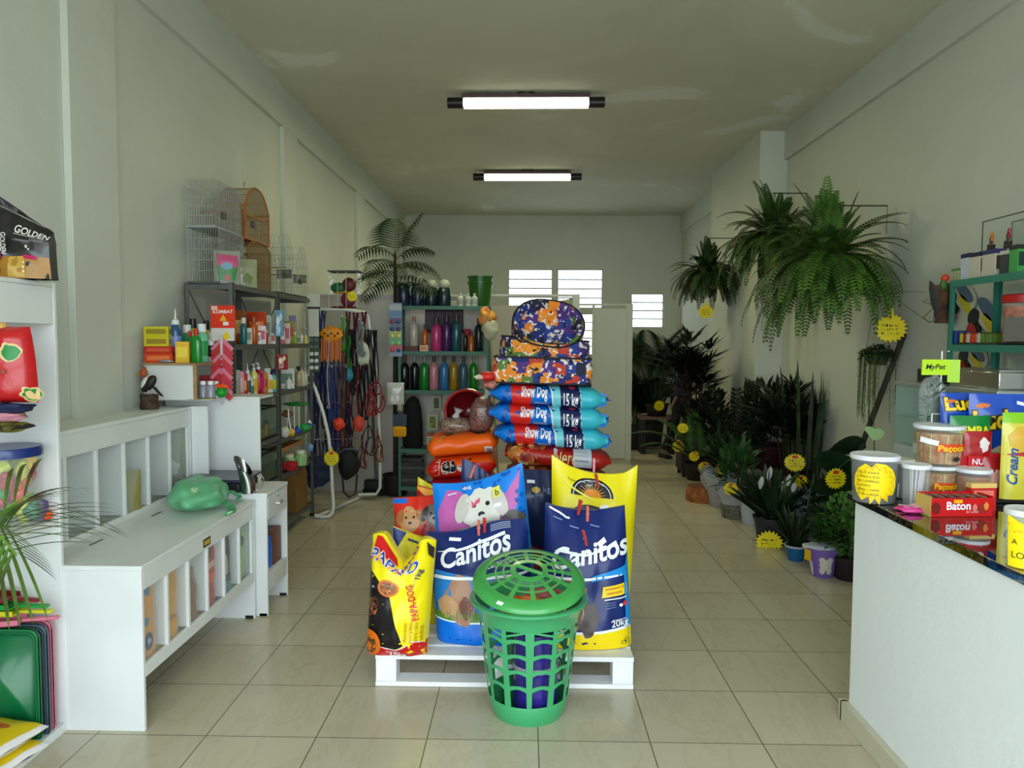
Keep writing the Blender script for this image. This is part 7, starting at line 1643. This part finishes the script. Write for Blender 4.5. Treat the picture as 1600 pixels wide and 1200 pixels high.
def jar(label, px, y, r, h_, inner, lid=(226, 228, 232), z=ZT, name='jar', fill=None, clear=.22, body=(220, 222, 220)):
    t = T(name, label, 'jar', (XP(px, y), y, z))
    obj('wall', MB().lathe([(r*.86, .002), (r*.9, .006), (r, h_*.9), (r, h_*.93)], n=36, cap=False).lathe([(.001, .001), (r*.86, .002)], n=36, cap=False), GLASS(clear, body), t)
    obj('lid', MB().lathe([(r*1.03, h_*.90), (r*1.05, h_*.92), (r*1.05, h_*.985), (r*1.0, h_), (r*.9, h_*.992), (.001, h_*.99)], n=36, cap=False), M(lid, .4), t)
    if inner:
        m = MB().lathe([(.001, .006), (r*.84, .008), (r*.95, h_*.80), (.001, h_*.82)], n=30, cap=False); obj('contents', m, inner, t)
    return t
def wrap_sheet(t, r0, r1, h_, a0, a1, name='wrap_label'):
    def P(u, v, off=0):
        a = a0+(a1-a0)*u; r = r0+(r1-r0)*v+.0015+off; return Vector((r*cos(a), r*sin(a), h_*v))
    s = Sheet(abs(a1-a0)*(r0+r1)/2, h_, P); return s
j = jar('clear tub with white lid and big yellow starburst card at the far counter corner', 1371, 2.985, .088, .19, M((40, 52, 50), .5, mottle=.5, scale=30))
s = wrap_sheet(j, .080, .089, .165, R(-172), R(-30))
b_ = burst(.42, .5, .40, .52, 15, .28, seed=4); b_ = [(max(0, p[0]), min(1, max(0, p[1]))) for p in b_]
s.poly(b_, PL((244, 214, 10), .4, bump=0))
b2 = burst(.42, .5, .36, .46, 15, .30, seed=4); b2 = [(max(.02, p[0]), p[1]) for p in b2]; s.line(b2+[b2[0]], .0022, (214, 70, 20))
for i, tx in enumerate(['VALE PARA', 'COMPRAS A VISTA', 'EM COMPRAS', 'CUPOM É', 'PRÊMIO 1 CUPOM', 'RAÇÃO A VENDA']): s.text(tx, .10, .74-.105*i, .0085, (90, 80, 40), width=.080 if i != 3 else .05)
s.poly([(.88, .18), (.99, .18), (.99, .5), (.88, .5)], (200, 206, 214)); obj('starburst_card', s.mb, s.mats, j, smooth='raw')
jar('clear jar of white straws with white lid behind the pink packets', 1437, 2.90, .050, .165, None, z=ZT)
st = T('straw_bundle', 'bundle of white straws inside the clear jar', 'straws', (XP(1437, 2.90), 2.90, ZT+.006), 0); rr = random.Random(3)
for k in range(22):
    a = rr.random()*6.28; r = .028*rr.random()**.5; obj('straw', MB().tube([(r*cos(a)*.6, r*sin(a)*.6, 0), (r*cos(a)+.008, r*sin(a), .138)], .0035, 6), M((206, 206, 210), .4), st)
jar('small jar with cream lid half hidden between tub and straw jar', 1412, 3.07, .05, .16, M((60, 70, 74), .5), lid=(206, 204, 190))
SW = M((190, 160, 120), .6, c2=(150, 96, 60), scale=40)
def pac(label, z, px, y, txt, r=.090, h_=.155):
    j = jar(label, px, y, r, h_, SW, z=z, body=(226, 214, 180), clear=.18); s = wrap_sheet(j, r*.93, r, h_*.86, R(-195), R(-45))
    for k in range(9): s.line([(.12*k+.03, .1), (.12*k+.04, .92)], .003, (206, 190, 120) if k % 2 else (190, 90, 50))
    s.poly([(.48, .42), (.97, .45), (.95, .66), (.50, .66)], (214, 70, 24)); s.text(txt, .50, .46, .022, (236, 190, 30), bold=.05, width=.10); s.ell(.80, .22, .07, .07, (40, 36, 40)); s.poly([(.02, .30), (.16, .30), (.16, .60), (.02, .60)], (176, 176, 160))
    if z > 1.05: s.poly([(.22, .68), (.50, .60), (.52, .74), (.24, .84)], (245, 245, 245))
    obj('wrap_label', s.mb, s.mats, j, smooth='raw'); return j
pac('lower peanut sweets tub with white lid, under the other tub', ZT, 1467, 3.03, 'Paçoquita', h_=.145)
pac('upper peanut sweets tub with price sticker, stacked on the other tub', ZT+.146, 1470, 3.03, 'Paçoca', h_=.160)
j = jar('clear jar of green and red gummies with white lid right of the tubs', 1527, 2.93, .062, .145, M((90, 130, 50), .4, c2=(190, 60, 40), scale=50), clear=.18)
# chocolate box
t = T('chocolate_box', 'red open display box of chocolate bars at the front of the granite top', 'box', (XP(1504, 2.74), 2.765, ZT), R(4)); w_, d_, h_ = .235, .095, .075
obj('tray', MB().box(-w_/2, w_/2, -d_/2, -d_/2+.002, 0, h_*.92).box(-w_/2, w_/2, d_/2-.002, d_/2, 0, h_).box(w_/2-.002, w_/2, -d_/2, d_/2, 0, h_).box(-w_/2, w_/2, -d_/2, d_/2, 0, .002), PL((200, 16, 20), .35, bump=0), t)
obj('pale_end', MB().box(-w_/2-.001, -w_/2+.001, -d_/2, d_/2, 0, h_), PL((206, 180, 100), .4, bump=0), t)
s = Sheet(w_, h_*.92, lambda u, v, off: Vector(((u-.5)*w_, -d_/2-off, v*h_*.92))); s.text('Baton', .24, .40, .028, (240, 236, 240), bold=.04, width=.093); s.poly([(.36, .74), (.50, .74), (.50, .92), (.36, .92)], (240, 180, 20)); s.text('ao Leite', .56, .22, .010, (230, 200, 200))
s.ell(.82, .45, .07, .25, (150, 40, 30), wob=.4); s.ell(.70, .5, .04, .2, (220, 120, 110), wob=.5); s.ell(.88, .6, .04, .2, (226, 140, 60), wob=.5); s.ell(.08, .5, .07, .3, (110, 20, 20), wob=.4)
obj('front_print', s.mb, s.mats, t, smooth='raw')
for k in range(11):
    o = T('chocolate_bar', 'wrapped chocolate bar lying in the red display box', 'chocolate', (t.location.x-.098+.0195*k, t.location.y+.002, ZT+.055), R(4), 'chocolate bars in the red display box'); obj('wrapper', MB().blob((0, 0, .008), (.0088, .042, .009), 8, e=.8), M((150, 30, 30) if k % 2 else (170, 150, 130), .35, c2=(70, 20, 20), scale=50), o)
carton('small red and yellow candy pack standing right of the gummy jar', (XP(1540, 2.83), 2.83, ZT), (.10, .03, .105), (196, 30, 24), .1, panel=(226, 120, 100), top=(226, 190, 110))
for k, (px, y, c) in enumerate([(1424, 2.82, (226, 40, 130)), (1432, 2.77, (214, 60, 140)), (1440, 2.80, (206, 150, 150))]):
    t = T('candy_packet', ['bright pink candy packet lying left of the chocolate box', 'pink striped candy packet nearest the granite edge', 'pale rose candy packet behind the bright pink one'][k], 'candy', (XP(px, y), y, ZT), -.3+.3*k); obj('packet', MB().blob((0, 0, .008+.004*k), (.045, .022, .009+.003*k), 10, k=.4, seed=k), M(c, .3, coat=.4), t, smooth=60); obj('print', MB().box(-.03, .03, -.008, .008, .0185+.005*k, .0195+.005*k), M((236, 190, 210), .4), t)
# bags at the back of the counter on a wire display
t = T('wire_display', 'white wire display stand with black base holding snack bags on the counter', 'display stand', (1.74, 3.02, ZT)); WR = M((206, 206, 200), .35, .4)
obj('base', MB().box(-.05, .55, -.06, .10, 0, .02), BLACK, t, bevel=.003); m = MB()
for z in (.05, .12): m.tube([(.2, -.055, z), (.55, -.055, z)], .0025, 6)
for x in (.22, .38, .54): m.tube([(x, -.055, .02), (x, -.055, .12)], .0025, 6)
m.tube([(-.05, .09, .02), (-.05, .09, .34)], .003, 6).tube([(.54, .09, .02), (.54, .09, .34)], .003, 6).tube([(-.05, .09, .34), (.54, .09, .34)], .003, 6).tube([(-.05, .09, .18), (.54, .09, .18)], .003, 6); obj('wires', m, WR, t)
def d_luc(s, v=.70, hh=.05):
    s.text('Lucky', .05, v, hh, (236, 200, 20), bold=.05, rot=.06, outline=.08, oc=(30, 26, 20), width=.20); s.ell(.2, .86, .12, .03, (206, 110, 40), rot=.1, wob=.4); s.ell(.55, .16, .38, .22, (190, 170, 130), wob=.2); s.ell(.60, .12, .10, .09, (216, 216, 220), wob=.2); s.ell(.62, .09, .03, .03, (20, 20, 20))
    s.poly([(.74, .88), (.86, .86), (.86, .90), (.75, .92)], (235, 235, 240))
small_bag('snack_bag', 'shiny blue snack bag with yellow lettering, left one behind the tubs', 'snack bag', (XP(1504, 3.10), 3.10, 1.17), .18, .235, .06, (10, 66, 170), d_luc, .05, seed=1)
small_bag('snack_bag', 'larger shiny blue snack bag with yellow lettering, right one', 'snack bag', (XP(1563, 3.05), 3.05, 1.07), .24, .335, .06, (10, 70, 176), lambda s: d_luc(s, .575, .07), -.05, seed=2)
small_bag('snack_bag', 'green topped snack bag with yellow letters above the upper tub', 'snack bag', (XP(1492, 3.12)+.0, 3.005, 1.12+.0), .16, .20, .03, (12, 120, 50), lambda s: (s.text('SEMBA', .12, .62, .034, (226, 214, 40), bold=.04, width=.135), s.poly([(0, 0), (1, 0), (1, .52), (0, .5)], (176, 20, 26)), s.ell(.75, .35, .12, .14, (220, 200, 190), wob=.6)), 0, seed=3)
def d_nutry(s): pass
carton('red box with white and blue lettering standing behind the gummy jar', (XP(1540, 3.0), 2.995, 1.095), (.135, .03, .075), (190, 20, 30), 0, txt='NUTRY', tc=(225, 235, 245))
small_bag('snack_bag', 'dark red snack bag with white print below the blue bags', 'snack bag', (XP(1528, 3.0), 2.985, 1.16), .11, .10, .02, (160, 20, 26), lambda s: (s.ell(.7, .5, .18, .25, (225, 215, 210), wob=.7),), 0, seed=7)
small_bag('snack_bag', 'yellow and lime snack bag with blue vertical lettering at the right frame edge', 'snack bag', (XP(1603, 2.93), 2.93, ZT+.025), .17, .34, .05, (206, 196, 60), lambda s: (s.poly([(0, .88), (1, .88), (1, 1), (0, 1)], (130, 190, 20)), s.poly([(.55, .4), (1, .5), (1, .95), (.7, .9)], (40, 120, 50)), s.ell(.4, .7, .3, .14, (214, 170, 50), wob=.3), s.poly([(0, .52), (1, .48), (1, .58), (.5, .56)], (190, 40, 30)), s.text('Cream', .30, .16, .036, (30, 70, 150), rot=R(90), bold=.03, shear=.3), s.ell(.7, .2, .25, .12, (226, 216, 180), wob=.3)), 0, seed=9)
small_bag('snack_bag', 'dark red snack bag low beside the red lettered box', 'snack bag', (XP(1558, 2.99), 2.975, ZT+.022), .10, .16, .03, (150, 24, 28), lambda s: (s.ell(.5, .5, .3, .2, (206, 150, 140), wob=.6),), 0, seed=12)
t = T('plant_bag', 'clear hanging bag of green artificial grass with lime header card', 'bag', (XP(1463, 3.16), 3.16, ZT+.0)); 
obj('hook_stand', MB().tube([(.03, .02, 0), (.03, .02, .60), (.03, -.03, .60)], .003, 6), WR, t)
obj('header_card', MB().box(-.065, .055, -.006, .0, .50, .565), PL((176, 214, 20), .4, bump=0), t); obj('header_back', MB().at((.045, .0, .0), rz=-.6).box(-.0, .045, -.004, .0, .47, .565), PL((160, 204, 16), .4, bump=0), t)
(vv, ff), tw = text2d('MyPet', .03, .2); mm = MB(); mm.add((vv, ff), lambda p: (-.052+p[0]*.085/tw, -.0075, .525+p[1]*.02)); obj('lettering', mm, PL((26, 40, 20), .5, bump=0), t, smooth=0)
obj('clear_sleeve', MB().blob((-.01, 0, .36), (.058, .03, .14), 14, k=.15, seed=2, e=.85), GLASS(.18, (210, 220, 214)), t); bush(t, (-.01, 0, .36), (.042, .02, .12), 130, .04, .015, 5, leafM((50, 80, 50), (24, 44, 30)), 'grass')
# near cup with yellow card
j = jar('clear plastic cup with yellow zigzag card at the right frame edge', 1615, 2.12, .055, .165, None, clear=.25, lid=(220, 222, 220)); s = wrap_sheet(j, .050, .056, .15, R(-175), R(-20)); s.poly([(0, .02), (1, .02), (1, .72), (.4, .80), (0, 1)], PL((244, 220, 10), .4, bump=0)); s.line([(0, .85), (.15, .68), (.2, .74), (.32, .66), (.30, .6), (.9, .66)], .002, (210, 80, 20)); s.text('A', .09, .46, .015, (40, 40, 30)); s.text('LOM', .08, .20, .018, (40, 40, 30)); obj('card', s.mb, s.mats, j, smooth='raw')
# ---------------------------------------------------------------- green shelf on the right wall
def right_shelf():
    x0, x1, y0, y1 = 2.575, 2.875, 3.35, 4.60
    t = T('metal_shelf', 'green metal wall shelf behind the counter at the right', 'shelf', (x0, y1, 0)); L_ = y1-y0; w_ = x1-x0; GS2 = M((54, 130, 112), .45, mottle=.08)
    for x in (0, w_-.035):
        for y in (-.035, -L_): obj('post', MB().box(x, x+.035, y+.031, y+.035, 0, 1.985).box(x if x == 0 else x+.031, (x if x == 0 else x+.031)+.004, y, y+.035, 0, 1.985), GS2, t)
    for z in (1.985, 1.60, 1.2, .8, .4): obj('shelf', MB().box(.002, w_-.002, -L_+.002, -.002, z-.004, z).box(-.001, .003, -L_, -.0, z-.04, z+.001), GS2, t)
right_shelf()
ZR = 1.9855
def RP_(px, x): y = x/((px-821)/FPX*1.0); return y
def onshelf(px, x): 
    q = WX(px, 430, x); return (x, q.y)
for k, (px, h_, w0, c, pn, tp, lb) in enumerate([(1500, .075, .08, (170, 176, 140), (150, 100, 50), (70, 130, 60), 'short packet with green stripe at the far end of the top shelf'), (1515, .155, .085, (196, 204, 220), (150, 160, 190), (36, 36, 90), 'white and navy carton beside the short packet'), (1530, .15, .10, (206, 200, 180), (90, 70, 60), (40, 40, 60), 'cream carton with dog print, left one of two'), (1552, .15, .12, (206, 200, 180), (90, 70, 60), (50, 50, 110), 'cream carton with dog print, right one of two'), (1576, .13, .07, (60, 64, 66), (80, 84, 84), (190, 196, 186), 'dark carton with pale top near the frame edge on the top shelf'), (1591, .15, .07, (70, 160, 80), (30, 60, 50), (40, 44, 40), 'green and black carton at the frame edge on the top shelf')]):
    x, y = onshelf(px, 2.64); carton(lb, (x, y, ZR), (.06, w0, h_), c, 0, panel=pn, top=tp)
for k, (px, c, bc, lb) in enumerate([(1547, (214, 110, 30), (60, 60, 40), 'small parrot ornament with orange breast on the cartons'), (1573, (170, 30, 50), (70, 60, 50), 'small red bird ornament with dark base on the cartons')]):
    x, y = onshelf(px, 2.66); bird('bird_figurine', lb, (x, y, ZR+.151), .42, 1.2, head=c, body=bc, breast=c, stump=(60, 56, 44))
t = T('glass_tank', 'clear glass case standing on the top right shelf behind the cartons', 'glass case', (2.70, 4.50, ZR)); GF = M((60, 66, 60), .4)
for a in ((0, .003, -.9, 0, .0, .34), (.17, .173, -.9, 0, 0, .34)): obj('glass_pane', MB().box(*a), GLASS(.10, (190, 210, 196)), t)
m = MB()
for x in (0, .17):
    m.box(x-.002, x+.004, -.9, 0, .337, .343)
    for y in (-.9, -.45, -.003): m.box(x-.002, x+.003, y, y+.004, 0, .34)
obj('edge_strip', m, GF, t)
x, y = onshelf(1495, 2.60)
t = T('packet_tray', 'row of small colourful packets along the second right shelf', 'packets', (2.60, 4.50, 1.6005), 0); 
tag(t, 'long tray of small yellow red and green packets on the second right shelf', 'tray'); obj('tray', MB().box(0, .10, -.34, .04, 0, .012), M((50, 60, 40), .5), t); rr = random.Random(9)
for k, c in enumerate([(206, 190, 40), (150, 60, 40), (200, 196, 170), (214, 60, 30), (206, 70, 40), (190, 190, 170), (96, 130, 40), (90, 120, 40), (100, 130, 50), (80, 110, 40)]):
    o = T('small_packet', 'small upright packet in the tray on the second right shelf', 'packet', (2.63, 4.50-.034*k+.02, 1.613), 0, 'small packets in the right shelf tray'); obj('packet', MB().box(-.02, .03, -.015, .015, 0, .052), PL(c, .4, bump=0), o, bevel=.003); obj('packet_top', MB().box(-.018, .028, -.013, .013, .052, .06), PL(tuple(int(q*.6) for q in c), .4, bump=0), o)
t = T('toy_block', 'blue ridged toy on the far end of the second right shelf', 'toy', (2.60, 4.575, 1.6005+.0)); obj('body', MB().box(-.0, .08, -.01, .015, 0, .085), M((30, 60, 130), .5), t, bevel=.004)
x, y = onshelf(1572, 2.70); t = T('snack_jar', 'large clear jar with red lid full of orange snacks on the second right shelf', 'jar', (2.72, 4.12, 1.6005)); obj('wall', MB().lathe([(.10, .0), (.108, .01), (.108, .225), (.098, .24)], n=32, cap=False), GLASS(.15, (240, 220, 210)), t); obj('contents', MB().lathe([(.001, .004), (.098, .006), (.10, .21), (.001, .215)], n=28, cap=False), M((196, 104, 60), .7, c2=(140, 56, 30), scale=36, bump=1), t); obj('lid', MB().lathe([(.112, .232), (.114, .27), (.104, .276), (.001, .276)], n=32, cap=False), M((176, 28, 24), .4), t)
carton('grey translucent box in front of the snack jar', (2.61, 3.98, 1.6205), (.05, .20, .13), (130, 126, 122), 0); t = T('hair_clip', 'flat black tool lying at the shelf edge before the grey box', 'tool', (2.62, 4.0, 1.6005)); obj('body', MB().box(-.03, .03, -.16, .10, 0, .018), BLACK, t, bevel=.006)
# wood carvings at the end of the shelf
def PW(px, py, y): return W(px, py, y)
t = T('wood_carving', 'pair of brown bark slabs with a carved parrot hanging at the shelf end', 'carving', PW(1474, 505, 4.66)); BR = M((104, 66, 38), .8, c2=(56, 36, 22), scale=14, bump=.8)
obj('bark_slab', MB().box(-.055, .02, -.02, .02, 0, .235), BR, t, bevel=.01); obj('bark_slab', MB().box(.028, .062, .0, .03, .06, .25), M((84, 48, 34), .8), t, bevel=.006); obj('parrot_body', MB().blob((-.02, -.02, .235), (.022, .02, .035), 10), M((60, 100, 40), .5), t); obj('parrot_head', MB().blob((-.012, -.022, .275), (.026, .02, .024), 10), M((190, 60, 30), .5), t)
t = T('wood_carving', 'dark grey fish like carving with bent wire feet beside the bark slabs', 'carving', PW(1457, 470, 4.60)); obj('body', MB().tube([(-.02, 0, .12), (0, 0, .08), (.02, 0, -.02), (.03, 0, -.08)], [.006, .035, .04, .012], 10, flat=.5), M((56, 52, 52), .7), t); obj('wire_feet', MB().tube([(.02, 0, -.03), (-.06, 0, -.005), (-.03, 0, .012)], .003, 5).tube([(.0, 0, -.05), (-.05, 0, -.10), (-.02, 0, -.13), (.02, 0, -.12), (.01, 0, -.09)], .003, 5), M((90, 80, 60), .5), t)
t = T('wall_wire', 'thin wires strung from the wood carvings to the hanging ferns', 'wire', PW(1445, 456, 4.8)); a = Vector(t.location); obj('wire', MB().tube([(0, 0, 0), W(1392, 456, 5.7)-a], .0018, 5), M((80, 60, 50), .5), t); obj('wire', MB().tube([W(1450, 502, 4.7)-a, W(1392, 462, 5.7)-a], .0022, 5), M((80, 76, 60), .5), t)
def toucan(px, py, s_, label, flip=1):
    q = WX(px, py, XR-.012); t = T('wall_plaque', label, 'wall ornament', (XR-.012, q.y, q.z)); t.scale = (1, s_, s_)
    def E(nm, cy, cz, ry, rz_, rot, c, th=.012, d=0): obj(nm, MB().prism(ell(cy, cz, ry, rz_, 22, rot=rot), th, 0, axis='x'), PL(c, .4, bump=0), t, smooth=0, loc=(-d-th, 0, 0))
    E('body', -.10, .02, .14, .09, .5, (196, 196, 170)); E('wing', -.10, .06, .13, .045, .6, (90, 110, 140), .012, .006); E('belly', -.12, -.03, .10, .035, .75, (200, 186, 50), .012, .006); E('beak', .06, -.10, .055, .085, -.2, (176, 44, 50), .012, .01); E('beak_edge', .04, -.06, .065, .05, -.4, (30, 24, 26), .012, .004); E('head', .05, .02, .05, .06, .9, (36, 40, 50), .012, .008)
toucan(1532, 500, 1.0, 'upper grey yellow and red toucan shaped plaque on the right wall'); toucan(1497, 470, .9, 'taller toucan plaque with red beak left of the upper one'); toucan(1515, 560, .85, 'lower toucan shaped plaque under the second green shelf')
t = T('display_case', 'glass fronted display case with dark band behind the snack bags', 'display case', (2.20, 3.50, 0)); obj('cabinet', MB().box(0, .34, 0, .95, 0, 1.02), M((176, 190, 188), .4), t, bevel=.003)
obj('glass_front', MB().box(0, .004, 0, .95, 1.02, 1.36), GLASS(.25, (150, 190, 180)), t); obj('glass_side', MB().box(0, .34, .946, .95, 1.02, 1.36), GLASS(.25, (150, 190, 180)), t); obj('top_frame', MB().box(-.005, .35, -.005, .955, 1.36, 1.385), M((190, 200, 198), .2, .7), t, bevel=.002); obj('inner_shelf', MB().box(.01, .33, .01, .94, 1.18, 1.188), GLASS(.4, (150, 200, 190)), t); obj('back_mirror', MB().box(.335, .34, .005, .945, 1.02, 1.36), M((150, 180, 172), .15, .6), t)
t = T('radio', 'long black box lying on top of the glass display case', 'box', (2.30, 4.13, 1.3855)); obj('body', MB().box(0, .12, -.02, .28, 0, .075), BLACK, t, bevel=.004); t = T('metal_box', 'bright steel box beside the black one on the display case', 'box', (2.28, 3.62, 1.3855)); obj('body', MB().box(0, .16, 0, .42, 0, .085), M((206, 206, 210), .15, 1), t, bevel=.004); obj('lid', MB().box(-.002, .162, -.002, .422, .0855, .095), M((200, 200, 206), .2, 1), t)
# foliage bends where it meets the wall or the pier
bpy.context.view_layer.update()
def root(o):
    while o.parent: o = o.parent
    return o
for o in list(D_.objects):
    if o.type != 'MESH' or root(o).get('category') not in ('plant', 'vine'): continue
    mw = o.matrix_world; inv = mw.inverted(); ch = False
    for v in o.data.vertices:
        p = mw @ v.co; lim = XR-.05 if not 8.4 < p.y < 10.65 else 2.57
        if p.x > lim and lim-.9 < p.x < lim+1.5 and not (8.4 < p.y < 10.65 and root(o).location.x > 2.59):
            p.x = lim-.02*min(1, (p.x-lim)); v.co = inv @ p; ch = True
    if ch: o.data.update()
